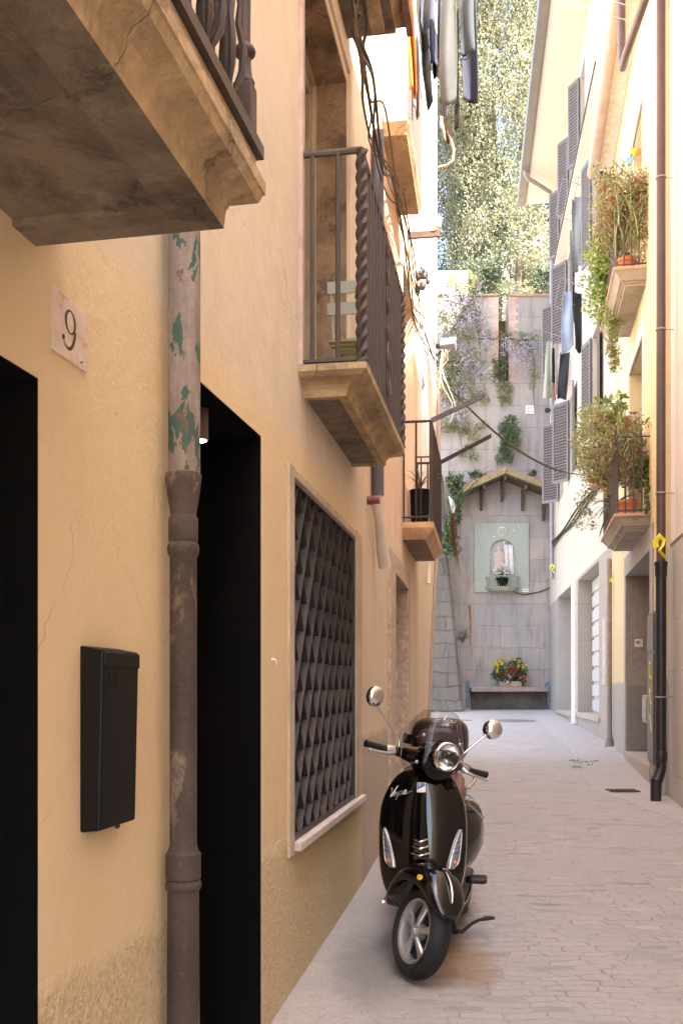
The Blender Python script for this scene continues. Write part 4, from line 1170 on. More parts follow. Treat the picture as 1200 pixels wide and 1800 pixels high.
# script on the shield
mb = MB(); c = LS(-.60, .855, .006)
dx = (LS(-.45, .862) - LS(-.75, .848)).normalized(); dz = (LS(-.6, .90) - LS(-.6, .82)).normalized()
script(mb, c, dx, dz, .052)
part(mb, 'lettering', M['silver'], shield)
# slim indicators with running lights
for s in (-1, 1):
    mb = MB(); fr = []
    tab0 = [(.485, .60), (.51, .61), (.60, .71), (.655, .79), (.672, .84)]
    tab1 = [(.485, .745), (.51, .86), (.60, .885), (.655, .895), (.672, .885)]
    rows = []
    for z in np.linspace(.485, .672, 14):
        a, b = lerp(tab0, z), lerp(tab1, z)
        rows.append([LS(s * (a + (b - a) * k / 6), z, .004 + .012 * math.sin(PI * k / 6) ** .6) for k in range(7)])
    mb.grid(rows)
    t = NT('indicator_lens'); t.p.inputs['Base Color'].default_value = (.33, .33, .33, 1); t.p.inputs['Roughness'].default_value = .12; t.p.inputs['Metallic'].default_value = .5
    ind = part(mb, 'indicator', t.done(), smooth=50)
    mb = MB()
    ring = [LS(s * lerp(tab0, z), z, .006) for z in np.linspace(.485, .672, 10)] + [LS(s * lerp(tab1, z), z, .006) for z in np.linspace(.672, .485, 10)]
    mb.tube(ring + [ring[0]], .0045, 6); part(mb, 'bezel', M['silver'], ind, smooth=60)
    mb = MB()
    for z in (.56, .585, .61, .634): mb.tube([LS(s * (lerp(tab0, z) + .03), z - .004, .0165), LS(s * (lerp(tab1, z) - .03), z + .006, .0165)], .0022, 5)
    part(mb, 'led_divider', M['satin_black'], ind)
    mb = MB(); mb.sphere(LS(s * .745, .515, .012), .012, 10, 6, (1.2, .6, 1)); part(mb, 'bulb', M['orange_lens'], ind, smooth=60)
# ---- front wheel group (steered)
axl = Vector((0, 0, .225))
def tyre_material():
    t = NT('tyre_rubber'); o = t.obj()
    x, y, z = t.sep(o)
    at = t.math('ARCTAN2', t.math('SUBTRACT', z, 0.225), y)
    v = t.math('ADD', t.math('MULTIPLY', at, 17.0), t.math('MULTIPLY', t.math('ABSOLUTE', x), 75.0))
    w = t.math('SINE', v)
    g = t.math('MULTIPLY', t.ramp(w, 0.55, 0.85), t.ramp(t.math('ABSOLUTE', x), 0.052, 0.046))
    t.col(t.mix(g, (0.008, 0.0078, 0.008), (0.002, 0.002, 0.002))).rough(0.7)
    t.bump(t.math('SUBTRACT', 0.0, g), 1.0, 0.006); return t.done()
M['tyre'] = tyre_material()
def wheel(parent, ctr, rad, wid, steered, rimr):
    mb = MB(); hw = wid / 2; n = 56
    pr = [(rimr + .002, -hw * .62), (rimr + .012, -hw * .86), (rimr + (rad - rimr) * .45, -hw), (rad - .034, -hw * .93), (rad - .015, -hw * .70), (rad - .004, -hw * .36), (rad, 0),
          (rad - .004, hw * .36), (rad - .015, hw * .70), (rad - .034, hw * .93), (rimr + (rad - rimr) * .45, hw), (rimr + .012, hw * .86), (rimr + .002, hw * .62)]
    mb.lathe((0, 0, 0), (1, 0, 0), pr, n, closed=True)
    def fin(mb): mb.v = [tuple(Vector(p) + ctr) for p in mb.v]; (steer(mb) if steered else None)
    fin(mb); ty = mb
    w = thing_part = None
    rm = MB(); rh = hw * .62
    rm.lathe((0, 0, 0), (1, 0, 0), [(rimr + .003, -rh - .004), (rimr + .001, -rh - .008), (rimr - .012, -rh - .004), (rimr - .016, -rh + .008), (rimr - .022, 0), (rimr - .016, rh - .008), (rimr - .012, rh + .004), (rimr + .003, rh + .004)], n, closed=True)
    sd = -rh * .55
    for k in range(5):                   # five broad spokes, dished outwards
        a = 2 * PI * k / 5 + .30
        d = Vector((0, math.cos(a), math.sin(a))); e = Vector((0, -math.sin(a), math.cos(a)))
        rows = []
        for rr, wd, dp in ((.026, .012, -.018), (.05, .013, -.014), (.08, .018, -.006), (.105, .023, .0), (rimr - .014, .028, .004)):
            x0 = sd + dp
            rows.append([d * rr + e * (-wd) + Vector((x0 + .010, 0, 0)), d * rr + e * (-wd * .7) + Vector((x0, 0, 0)), d * rr + e * (wd * .7) + Vector((x0, 0, 0)), d * rr + e * wd + Vector((x0 + .010, 0, 0)),
                         d * rr + e * (wd * .6) + Vector((x0 + .024, 0, 0)), d * rr + e * (-wd * .6) + Vector((x0 + .024, 0, 0))])
        rm.grid(rows, 0, True)
    rm.lathe((sd, 0, 0), (1, 0, 0), [(.0, -.030), (.020, -.030), (.024, -.024), (.036, -.014), (.040, .01), (.04, .05), (0, .05)], 24)
    fin(rm)
    W = ty.build('wheel', M['tyre'], parent, local=True, smooth=50)
    rim = rm.build('rim', M['alu'], W, local=True, smooth=35)
    bo = MB()
    for k in range(5):
        a = 2 * PI * k / 5 + .30 + PI / 5
        bo.lathe(Vector((sd - .018, math.cos(a) * .031, math.sin(a) * .031)), (-1, 0, 0), [(.0055, 0), (.0055, .006), (.003, .008), (.0, .006)], 8)
    bo.lathe((sd - .029, 0, 0), (-1, 0, 0), [(.012, 0), (.012, .004), (0, .005)], 14)
    bo.lathe((sd + .05, 0, 0), (1, 0, 0), [(.03, 0), (.03, .004), (.02, .006), (.0, .006)], 24)   # brake disc behind the spokes
    fin(bo)
    dk = MB(); dk.lathe((.012, 0, 0), (1, 0, 0), [(rimr - .018, 0), (rimr - .018, .004), (.0, .004)], 40); dk.lathe((.008, 0, 0), (1, 0, 0), [(.098, 0), (.098, .003), (.05, .003)], 36); fin(dk)  # brake disc, plus an added dark disc that blackens the spoke gaps
    dk.build('disc_and_dark_backing', M['satin_black'], W, local=True, smooth=35)
    bo.build('hub', M['pipe_grey'], W, local=True, smooth=35)
    return W
wheel(scoot, axl, .225, .112, True, .153)
# mudguard
mb = MB(); rows = []
ang = np.linspace(math.radians(30), math.radians(152), 30)     # from the nose over the top
for a in ang:
    q = (a - ang[0]) / (ang[-1] - ang[0])
    hw = .045 + .085 * math.sin(PI * min(1, .06 + q * 1.15) ** .8) ** .7 if q < .9 else .10
    hw = smoothtab([(0, .030), (.06, .058), (.16, .090), (.35, .112), (.6, .124), (.8, .126), (1, .118)], q)
    rr = smoothtab([(0, .262), (.15, .286), (.35, .312), (.6, .326), (.8, .328), (1, .318)], q)
    drop = smoothtab([(0, .015), (.15, .045), (.4, .075), (.7, .085), (1, .085)], q)
    row = []
    for f_ in np.linspace(-1, 1, 25):
        ph = f_ * math.radians(100)
        x = hw * math.sin(ph) if abs(ph) < PI / 2 else hw * math.copysign(1, ph)
        r = rr - drop * (1 - math.cos(ph)) * 1.0
        row.append(axl + Vector((x, -math.cos(a) * r, math.sin(a) * r)))
    rows.append(row)
mb.grid(rows); steer(mb)
mud = part(mb, 'mudguard', M['gloss_black'], smooth=60, solid=0.006)
mb = MB(); cr_ = []                       # chrome crest on top of the mudguard
for a in np.linspace(math.radians(44), math.radians(82), 10):
    q = (a - ang[0]) / (ang[-1] - ang[0]); r = smoothtab([(0, .262), (.15, .286), (.35, .312), (.6, .326), (.8, .328), (1, .318)], q) + .004
    cr_.append(axl + Vector((.0, -math.cos(a) * r, math.sin(a) * r)))
mb.tube(cr_, [.006, .014, .018, .018, .016, .014, .012, .010, .008, .004], 10, flat=.6, up=(0, 0, 1)); steer(mb)
part(mb, 'crest', M['chrome'], mud, smooth=60)
mb = MB()                                 # round yellow sticker
a = math.radians(80); ph = math.radians(-58)
def mg(a, ph, off=.002):
    q = (a - ang[0]) / (ang[-1] - ang[0])
    hw = smoothtab([(0, .030), (.06, .058), (.16, .090), (.35, .112), (.6, .124), (.8, .126), (1, .118)], q) + off
    rr = smoothtab([(0, .262), (.15, .286), (.35, .312), (.6, .326), (.8, .328), (1, .318)], q) + off
    drop = smoothtab([(0, .015), (.15, .045), (.4, .075), (.7, .085), (1, .085)], q)
    r = rr - drop * (1 - math.cos(ph))
    return axl + Vector((hw * math.sin(ph), -math.cos(a) * r, math.sin(a) * r))
sa, sp_ = math.radians(78), math.radians(-72)
ctr = mg(sa, sp_, .005); e1 = (mg(sa, sp_ + .05, .005) - ctr).normalized(); e2 = (mg(sa + .05, sp_, .005) - ctr).normalized(); e2 = (e2 - e1 * e1.dot(e2)).normalized()
nn = e1.cross(e2)
if nn.y > 0: nn = -nn
rows = [[mg(sa + math.sin(k * 2 * PI / 20) * .072 * r_, sp_ + math.cos(k * 2 * PI / 20) * .17 * r_, .006) for k in range(20)] for r_ in (0.01, .5, 1)]
mb.grid(rows, 0, True); steer(mb); st_ = part(mb, 'sticker', M['yellow_paint'], mud)
mb = MB()
for z_, w_ in ((.006, .018), (-.002, .026), (-.010, .016)):
    for k in range(3):
        c = ctr + e2 * z_ + e1 * (w_ * (k - 1) * .5) + nn * .006
        mb.box(c, (.005, .002, .004))
steer(mb); part(mb, 'sticker_print', M['red_paint'], st_)
# fork leg and trailing link on the far side
mb = MB(); mb.tube([(.075, .10, .42), (.078, .085, .30), (.080, .06, .20)], [.022, .024, .02], 10); mb.tube([(.082, .07, .21), (.084, .0, .225)], .024, 10)
mb.lathe((.07, 0, .225), (1, 0, 0), [(.03, 0), (.03, .03), (.018, .036), (0, .036)], 16)
steer(mb); fork = part(mb, 'fork', M['satin_black'], smooth=50)
mb = MB(); mb.lathe((.085, .05, .17), (1, 0, 0), [(.028, 0), (.03, .018), (.02, .024), (0, .024)], 16); steer(mb); part(mb, 'brake_caliper', M['pipe_grey'], fork, smooth=50)
# ---- handlebar, headlight, flyscreen, mirrors (steered)
HC = Vector((0, .40, 1.015))
mb = MB()
secs = [(.262, .070, .070, 1.060), (.266, .088, .088, 1.05), (.26, .095, .095, 1.03), (.33, .10, .09, 1.02), (.40, .095, .080, 1.015), (.47, .075, .06, 1.02), (.50, .02, .02, 1.02)]
rows = []
for y, a, b, zc in secs:
    rows.append([Vector((a * math.cos(t_), y, zc + b * math.sin(t_))) for t_ in np.linspace(0, 2 * PI, 25)[:-1]])
mb.grid(rows, 0, True)
for s in (-1, 1):                         # the two shoulders to the grips
    rows = []
    for x, a, b in ((.04, .055, .055), (.10, .045, .042), (.16, .034, .030), (.205, .024, .022)):
        rows.append([Vector((s * x, .395 + a * math.cos(t_), 1.025 + .0 + b * math.sin(t_))) for t_ in np.linspace(0, 2 * PI, 17)[:-1]])
    mb.grid(rows, 0, True)
mb.lathe((0, .37, .90), (0, .35, .94), [(.05, 0), (.06, .06), (.065, .12)], 18)
steer(mb); head = part(mb, 'handlebar', M['gloss_black'], smooth=50)
for s in (-1, 1):
    mb = MB(); mb.lathe((s * .24, .395, 1.022), (s, 0, 0), [(.0165, 0), (.019, .004), (.018, .01), (.0165, .03), (.0165, .10), (.019, .115), (.019, .122), (.014, .126), (0, .126)], 16); steer(mb)
    part(mb, 'grip', M['satin_black'], head, smooth=40)
    mb = MB()
    mb.lathe((s * .195, .395, 1.024), (s, 0, 0), [(.024, 0), (.025, .012), (.022, .04), (.018, .05)], 16)
    mb.tube([(s * .20, .375, 1.02), (s * .215, .35, 1.01), (s * .26, .345, 1.002), (s * .33, .355, .998), (s * .345, .352, .998)], [.012, .010, .0085, .007, .008], 8, flat=.7)
    mb.sphere((s * .347, .352, .998), .0095, 10, 6); steer(mb)
    part(mb, 'brake_lever', M['silver'], head, smooth=50)
    # mirrors
    mb = MB(); base = Vector((s * .175, .40, 1.045)); mc = Vector((-.385 if s < 0 else .315, .375, 1.262))
    dirv = Vector((s * .6, -.1, .8)).normalized()
    mb.tube([base, base + Vector((0, 0, .02)), base + Vector((s * .02, 0, .05)), mc - dirv * .075, mc - dirv * .045], [.009, .008, .0055, .0065, .010], 8)
    nrm = Vector((-s * .30, -1, .05)).normalized()
    uu = (Vector((0, 0, 1)) - nrm * nrm.z).normalized(); vv = nrm.cross(uu); rows = []
    for t_, k in ((0.0, .032), (.35, .030), (.65, .024), (.88, .013), (1.0, .0)):
        pass
    for ra, dp in ((.001, .030), (.02, .029), (.036, .024), (.048, .014), (.053, .002), (.053, -.008), (.049, -.010), (.001, -.009)):
        rows.append([mc + uu * (ra * math.cos(t_)) + vv * (ra * 1.0 * math.sin(t_)) + nrm * dp for t_ in np.linspace(0, 2 * PI, 25)[:-1]])
    mb.grid(rows, 0, True); steer(mb)
    part(mb, 'mirror', M['chrome'], head, smooth=50)
# headlight
HL = Vector((0, .205, 1.062)); fwd = Vector((0, -1, .06)).normalized()
mb = MB(); mb.lathe(HL, fwd, [(.060, -.03), (.074, -.015), (.076, .0), (.073, .010), (.067, .014), (.063, .010), (.063, .0)], 36, cap=False); steer(mb)
hl = part(mb, 'headlight', M['chrome'], head, smooth=50)
mb = MB(); mb.lathe(HL, fwd, [(.063, .006), (.05, -.022), (.03, -.04), (.012, -.046), (.0, -.046)], 20, cap=False); steer(mb)
t = NT('reflector'); o = t.obj(); t.p.inputs['Metallic'].default_value = 1; t.p.inputs['Base Color'].default_value = (.85, .84, .82, 1); t.rough(.2)
t.bump(t.vor(o, 30), 0.25, 0.01); part(mb, 'reflector', t.done(), hl, smooth=30)
mb = MB(); mb.lathe(HL + Vector((0, 0, .004)), fwd, [(.014, -.040), (.015, -.006), (.010, -.002), (.0, -.002)], 16)
for k in range(5): mb.tube([HL + Vector((.012 + .009 * k, -.004 + .006 * k * .4, -.03)), HL + Vector((.012 + .009 * k, -.004 + .006 * k * .4, .005))], .0022, 5)
steer(mb); part(mb, 'bulb_shield', M['pipe_black'], hl, smooth=40)
t = NT('clear_lens'); t.t.nodes.remove(t.p)
tr = t.n('ShaderNodeBsdfTransparent'); tr.inputs[0].default_value = (.93, .93, .93, 1); gl = t.n('ShaderNodeBsdfGlossy'); gl.inputs['Roughness'].default_value = .03
fr = t.n('ShaderNodeFresnel'); fr.inputs[0].default_value = 1.5; mx = t.n('ShaderNodeMixShader')
t.l(fr.outputs[0], mx.inputs[0]); t.l(tr.outputs[0], mx.inputs[1]); t.l(gl.outputs[0], mx.inputs[2]); t.l(mx.outputs[0], t.out.inputs['Surface'])
M['clear'] = t.m
mb = MB(); mb.lathe(HL, fwd, [(.064, .008), (.05, .018), (.03, .024), (.012, .0265), (0.0, .027)], 30, cap=False); steer(mb); part(mb, 'lens', M['clear'], hl, smooth=60)
# flyscreen
t = NT('smoked_screen'); t.t.nodes.remove(t.p)
tr = t.n('ShaderNodeBsdfTransparent'); tr.inputs[0].default_value = (.70, .67, .62, 1); gl = t.n('ShaderNodeBsdfGlossy'); gl.inputs['Roughness'].default_value = .04; gl.inputs[0].default_value = (.8, .8, .8, 1)
fr = t.n('ShaderNodeFresnel'); fr.inputs[0].default_value = 1.35; mx = t.n('ShaderNodeMixShader')
t.l(fr.outputs[0], mx.inputs[0]); t.l(tr.outputs[0], mx.inputs[1]); t.l(gl.outputs[0], mx.inputs[2]); t.l(mx.outputs[0], t.out.inputs['Surface'])
mb = MB(); rows = []
def SC(u, v):
    zt_ = 1.290 - .055 * abs(u) ** 2.2 - .10 * max(0, abs(u) - .72) ** 1.5 * 6
    zb_ = .925 + .215 * math.sqrt(max(0, 1 - (u / .52) ** 2)) if abs(u) < .52 else .925 + .06 * max(0, (abs(u) - .8) / .2)
    z = zb_ + (zt_ - zb_) * v
    w = .182 * (1 - .25 * max(0, (z - 1.05) / .25) ** 1.6)
    return Vector((u * w, .205 + .13 * abs(u) ** 2.0 + .40 * max(0, z - 1.0) ** 1.1, z))
mb.grid([[SC(u, v) for u in np.linspace(-1, 1, 45)] for v in np.linspace(0, 1, 16)]); steer(mb)
scr = part(mb, 'flyscreen', t.m, head, smooth=60)
for (u, v) in ((-.62, .62), (-.68, .22), (.62, .62), (.68, .22)):
    mb = MB(); c = SC(u, v); mb.sphere(c + Vector((0, -.004, 0)), .0095, 10, 6, (1, .6, 1)); mb.tube([c, c + Vector((0, .07, -.02))], .004, 6)
    steer(mb); part(mb, 'bolt', M['silver'], scr, smooth=60)
mb = MB(); rim_ = [SC(-1, v) for v in np.linspace(0, 1, 12)] + [SC(u, 1) for u in np.linspace(-1, 1, 30)] + [SC(1, v) for v in np.linspace(1, 0, 12)]
mb.tube(rim_, .0014, 5); steer(mb); part(mb, 'screen_edge', simple('screen_edge', (.20, .20, .19), .2), scr)
mb = MB(); c = SC(.02, .70); script(mb, c + Vector((0, -.004, 0)), Vector((1, .02, 0)).normalized(), Vector((0, .38, .92)).normalized(), .030); steer(mb); part(mb, 'lettering', M['silver'], scr)
# instrument pod behind the screen
mb = MB(); mb.sphere((0, .36, 1.085), .06, 16, 10, (1.2, .9, .55)); steer(mb); part(mb, 'instrument_pod', M['satin_black'], head, smooth=60)
mb = MB(); mb.box((-.155, .37, 1.10), (.045, .03, .05)); steer(mb); part(mb, 'phone_mount', M['satin_black'], head, bevel=0.006)
# ---- body (unsteered)
mb = MB()
def loft(mb, secs, n=28, e=2.6):
    rows = []
    for y, hw, z0, z1 in secs:
        row = []
        for t_ in np.linspace(0, 2 * PI, n + 1)[:-1]:
            c, s = math.cos(t_), math.sin(t_)
            row.append(Vector((hw * math.copysign(abs(c) ** (2 / e), c), y, (z0 + z1) / 2 + (z1 - z0) / 2 * math.copysign(abs(s) ** (2 / e), s))))
        rows.append(row)
    mb.grid(rows, 0, True)
    for r in (rows[0], rows[-1]): mb.add(r, [tuple(range(n))])
loft(mb, [(.80, .08, .36, .66), (.83, .13, .33, .70), (.92, .20, .31, .735), (1.05, .262, .31, .755), (1.2, .285, .33, .765), (1.38, .272, .37, .765), (1.55, .215, .43, .76), (1.68, .14, .52, .74), (1.75, .06, .58, .70)], e=2.9)
part(mb, 'rear_body', M['gloss_black'], smooth=50)
for s in (-1, 1):
    mb = MB(); mb.tube([(s * .20, .93, .735), (s * .284, 1.2, .62), (s * .24, 1.5, .60)], .006, 6); part(mb, 'side_trim', M['chrome'])
mb = MB()
loft(mb, [(.76, .10, .70, .80), (.79, .155, .685, .835), (.90, .185, .69, .855), (1.05, .19, .72, .855), (1.15, .17, .745, .875), (1.35, .165, .75, .885), (1.52, .14, .755, .88), (1.60, .08, .765, .86)], e=2.8)
part(mb, 'seat', M['leather'], smooth=50)
mb = MB(); loft(mb, [(.30, .15, .27, .34), (.36, .19, .26, .32), (.55, .205, .25, .30), (.75, .205, .25, .30), (.88, .19, .26, .34)], e=4)
part(mb, 'floorboard', M['satin_black'], smooth=50)
mb = MB(); loft(mb, [(.30, .05, .30, .90), (.38, .09, .30, .86), (.45, .11, .5, .80), (.48, .08, .52, .78)], e=4); part(mb, 'glovebox', M['satin_black'], smooth=50)
mb = MB(); loft(mb, [(.82, .10, .14, .36), (1.0, .14, .10, .34), (1.3, .12, .14, .36), (1.42, .06, .2, .3)], e=3); part(mb, 'engine_block', M['satin_black'], smooth=50)
wheel(scoot, Vector((0, 1.34, .225)), .225, .118, False, .153)
mb = MB(); loft(mb, [(.95, .14, .10, .18), (1.1, .17, .12, .22), (1.5, .18, .16, .28), (1.58, .17, .2, .26)], e=2.5)
for i in range(len(mb.v)): mb.v[i] = (mb.v[i][0] * .3 + .16, mb.v[i][1], mb.v[i][2])
part(mb, 'exhaust', M['pipe_black'], smooth=50)
mb = MB()                                # folded pillion footrest
mb.tube([(.20, .80, .33), (.25, .78, .335), (.30, .76, .335)], [.022, .024, .022], 10); mb.box((.27, .74, .345), (.09, .13, .028)); part(mb, 'footrest', M['satin_black'], bevel=0.008)
for s in (-1, 1):
    mb = MB(); mb.tube([(s * .205, .36, .285), (s * .212, .55, .27), (s * .222, .70, .285), (s * .232, .80, .36)], .007, 6); part(mb, 'floor_trim', M['chrome'], smooth=50)
mb = MB()                                # centre stand with its foot lever
mb.tube([(.03, .74, .12), (.12, .72, .07), (.18, .71, .06), (.235, .73, .105), (.27, .76, .118), (.335, .80, .122)], [.014, .014, .012, .010, .010, .013], 8)
mb.box((.325, .795, .124), (.06, .03, .016)); mb.tube([(-.14, .84, .012), (-.11, .80, .16), (.11, .80, .16), (.14, .84, .012)], .014, 8)
part(mb, 'centre_stand', M['satin_black'], bevel=0.003)
mb = MB()
for s in (-1, 1): mb.tube([(s * .14, 1.12, .80), (s * .20, 1.18, .80), (s * .225, 1.30, .83), (s * .22, 1.42, .88), (s * .16, 1.62, .90)], .011, 8)
mb.tube([(-.16, 1.62, .90), (.16, 1.62, .90)], .011, 8); part(mb, 'grab_rail', M['chrome'], smooth=60)
mb = MB(); loft(mb, [(1.36, .10, .96, 1.16), (1.38, .15, .93, 1.19), (1.46, .178, .92, 1.205), (1.60, .18, .92, 1.20), (1.72, .165, .92, 1.17), (1.80, .10, .95, 1.10)], e=3.4)
tc = part(mb, 'top_case', M['case'], smooth=50)
mb = MB(); loft(mb, [(1.34, .09, 1.0, 1.12), (1.345, .115, .98, 1.14), (1.375, .13, .97, 1.155)], e=3.2); part(mb, 'backrest', simple('plum_leather', (.055, .028, .034), .4), tc, smooth=50)
mb = MB(); mb.sphere((0, 1.79, .68), .04, 12, 8, (1.3, .5, .8)); part(mb, 'tail_light', M['red_paint'], smooth=60)
# ------------------------------------------------------------------ things fixed to the left walls
# drainpipe: old painted upper pipe in a cast iron lower pipe
def peel_material():
    t = NT('peeling_pipe_paint'); P = t.pos()
    n = t.noise(t.scale(P, (9, 9, 3.4)), 1.6, 6, 0.62, 0.4); s = t.noise(t.scale(P, (30, 30, 4)), 1.0, 5, 0.7); g = t.noise(P, 45, 5, 0.7)
    base = t.mix(t.ramp(s, 0.38, 0.62), (0.27, 0.225, 0.19), (0.19, 0.15, 0.125))
    base = t.mix(t.math('MULTIPLY', t.ramp(g, 0.45, 0.7), 0.55), base, (0.17, 0.115, 0.085))
    m = t.ramp(t.math('ADD', n, t.math('MULTIPLY', t.noise(P, 30, 4, 0.7), 0.10)), 0.60, 0.615)
    c = t.mix(m, base, (0.040, 0.085, 0.062))
    m2 = t.ramp(t.noise(P, 8, 5, 0.7), 0.63, 0.66)
    c = t.mix(m2, c, (0.13, 0.08, 0.05))
    t.col(c).rough(0.8); t.bump(t.math('ADD', t.math('MULTIPLY', m, 0.5), g), 0.6, 0.006)
    return t.done()
M['peel'] = peel_material()
def worn_iron():
    t = NT('worn_iron_pipe'); P = t.pos()
    n = t.noise(t.scale(P, (1, 1, 0.5)), 7, 6, 0.7, 0.3); g = t.noise(P, 60, 4, 0.7); b = t.noise(P, 4, 4, 0.6)
    c = t.mix(t.ramp(b, 0.35, 0.65), (0.068, 0.048, 0.037), (0.046, 0.032, 0.025))
    c = t.mix(t.ramp(n, 0.555, 0.64), c, (0.20, 0.165, 0.115))
    c = t.mix(t.math('MULTIPLY', t.ramp(g, 0.5, 0.75), 0.5), c, (0.115, 0.088, 0.07))
    t.col(c).rough(0.78); t.bump(t.math('ADD', g, t.math('MULTIPLY', n, 0.8)), 0.55, 0.006)
    return t.done()
M['pipe_iron'] = worn_iron()
c0 = L.P(L.at(325, 0.062), 0.062, 0)
pz = lambda y: E + (1210 - y) / F * c0.y
dp = thing('drainpipe', 'old cast iron drainpipe with a peeling green and pink upper length between two black doorways', 'drainpipe', (c0.x, c0.y, 0))
mb = MB()
off = Vector((0.003, 0, 0))
pts = [c0 + off + Vector((0, 0, pz(y))) for y in (850, 780, 700, 600, 520, 440)] + [c0 + Vector((0, 0, 2.95)), c0 + Vector((-.02, .004, 3.03)), c0 + Vector((-.10, .02, 3.08))]
mb.tube(pts, [.0475, .0475, .048, .048, .048, .048, .048, .048, .047], 24)
mb.build('upper_pipe', M['peel'], dp, smooth=50)
mb = MB()
zr = lambda y, r: (r, pz(y))
prof = [zr(1860, .049), zr(1565, .047), zr(1562, .052), zr(1556, .054), zr(1550, .053), zr(1546, .048), zr(1543, .0525), zr(1500, .0525), zr(1497, .047), zr(1492, .044), zr(1485, .0405), zr(980, .0405),
        zr(977, .043), zr(972, .0465), zr(962, .0475), zr(957, .045), zr(954, .041), zr(950, .044), zr(912, .0445), zr(909, .041), zr(905, .038), zr(870, .048), zr(842, .0535), zr(836, .0545), zr(833, .052)]
mb.lathe(c0, (0, 0, 1), prof, 28)
lo = mb.build('lower_pipe', M['pipe_iron'], dp, smooth=40)
mb = MB()                                # render crept up against the pipe
rows = []
for k in range(60):
    z = 0.2 + k * 0.04
    w = 0.012 + 0.012 * rng.random()
    a = c0 + Vector((-.052 - w, -.005, z)); b_ = c0 + Vector((-.040, -.035 - 0.01 * rng.random(), z))
    rows.append([Vector((L.P(c0.y - .08, 0.0, 0).x, c0.y - .08, z)), Vector((a.x + .0, a.y - .02, z)), Vector((b_.x, b_.y + .02, z)), Vector((c0.x - .03, c0.y, z))])


# letter box
za, zb = L.at(141), L.at(247, 0.06)
lb = thing('letter_box', 'slim black metal letter box fixed to the ochre wall', 'letter box', tuple(L.P(za, 0, 1.10)))
mb = MB()
P = L.P; d0, d1 = .062, .052
mb.hexa([P(za, -.002, 1.095), P(za, d1, 1.100), P(zb, d1, 1.100), P(zb, -.002, 1.095), P(za, -.002, 1.556), P(za, d0, 1.544), P(zb, d0, 1.544), P(zb, -.002, 1.556)])
mb.build('body', M['black_plastic'], lb, bevel=0.006)
mb = MB()
mb.hexa([P(za + .004, d0 - .006, 1.502), P(za + .004, d0 + .004, 1.502), P(zb - .004, d0 + .004, 1.502), P(zb - .004, d0 - .006, 1.502), P(za + .004, d0 - .006, 1.540), P(za + .004, d0 + .004, 1.540), P(zb - .004, d0 + .004, 1.540), P(zb - .004, d0 - .006, 1.540)])
mb.build('flap', M['black_plastic'], lb, bevel=0.003)
mb = MB()
def fr_(Z0, Z1, q0, q1, o, t_=.003):
    for a, b, c, d in ((Z0, Z1, q0, q0 + t_), (Z0, Z1, q1 - t_, q1), (Z0, Z0 + t_, q0, q1), (Z1 - t_, Z1, q0, q1)): L.block(mb, a, b, o - .003, o + .0015, c, d)
fr_(za + .03, za + .075, 1.455, 1.492, .0605); fr_(za + .03, za + .08, 1.440, 1.448, .0603)
L.block(mb, za + .040, za + .055, .056, .0615, 1.463, 1.484); L.block(mb, za + .058, za + .066, .056, .0615, 1.468, 1.480)
mb.build('embossed_mark', M['black_plastic'], lb)
mb = MB(); mb.sphere(P(zb - .10, .045, 1.098), .008, 10, 6); mb.build('lock', M['pipe_black'], lb)

# house number plaque
pa, pb = L.at(89), L.at(150)
pl = thing('number_plaque', 'pale stone plaque with the number 9 on the ochre wall', 'house number', tuple(L.P(pa, 0, 2.23)))
mb = MB(); mb.hexa([P(pa, -.01, 2.232), P(pa, .006, 2.232), P(pb, .006, 2.232), P(pb, -.01, 2.232), P(pa, -.01, 2.381), P(pa, .006, 2.381), P(pb, .006, 2.381), P(pb, -.01, 2.381)])
t = NT('plaque_stone'); Pp = t.pos(); n = t.noise(Pp, 14, 5, .65); n2 = t.noise(Pp, 50, 3, .6)
c = t.mix(t.ramp(n, .40, .62), (.64, .53, .44), (.57, .43, .33)); c = t.mix(t.math('MULTIPLY', t.ramp(n, .58, .66), .7), c, (.40, .22, .12)); t.col(c).rough(.6); t.bump(n2, .2, .003)
mb.build('tile', t.done(), pl, bevel=0.002)
mb = MB()
rr, oo = L.right(pa), L.out(pa)
ctr9 = (L.P(pa, .0068, 2.306) + L.P(pb, .0068, 2.306)) / 2
def nine(u, v): return ctr9 + rr * u + Vector((0, 0, v))
W9 = 0.027
strip = []
pts9 = []
for k in range(41):                       # bowl
    a = math.radians(-20 + 360 * k / 40)
    pts9.append((-.002 + .0235 * math.cos(a), .019 + .027 * math.sin(a), .0022 + .0042 * (0.5 + .5 * math.cos(a)) if False else .0020 + .0038 * abs(math.cos(a)) ** 1.6))
tail = []
for k in range(25):
    s = k / 24
    a = math.radians(-8 - 120 * s)
    tail.append((-.0135 + .036 * math.cos(a) * (1 - .08 * s), .012 + .060 * math.sin(a) * .98, .0055 * (1 - s) ** .7 + .0012))
def ribbon(pts):
    for (u0, v0, w0), (u1, v1, w1) in zip(pts[:-1], pts[1:]):
        d = Vector((u1 - u0, v1 - v0)); d = d.normalized() if d.length else Vector((1, 0)); n_ = Vector((-d.y, d.x))
        mb.quad(nine(u0 + n_.x * w0, v0 + n_.y * w0), nine(u1 + n_.x * w1, v1 + n_.y * w1), nine(u1 - n_.x * w1, v1 - n_.y * w1), nine(u0 - n_.x * w0, v0 - n_.y * w0))
ribbon(pts9); ribbon(tail)
e_ = tail[-1]
mb.add([nine(e_[0] - .004 + .0065 * math.cos(k * PI / 8), e_[1] + .007 + .0065 * math.sin(k * PI / 8)) + oo * .0004 for k in range(16)], [tuple(range(16))])
mb.build('numeral', simple('engraved_dark', (.05, .038, .032), .7), pl)
mb = MB(); mb.sphere(nine(.055, -.058), .004, 8, 6, (1, 1, .4)); mb.build('nail', M['wood_dark'], pl)

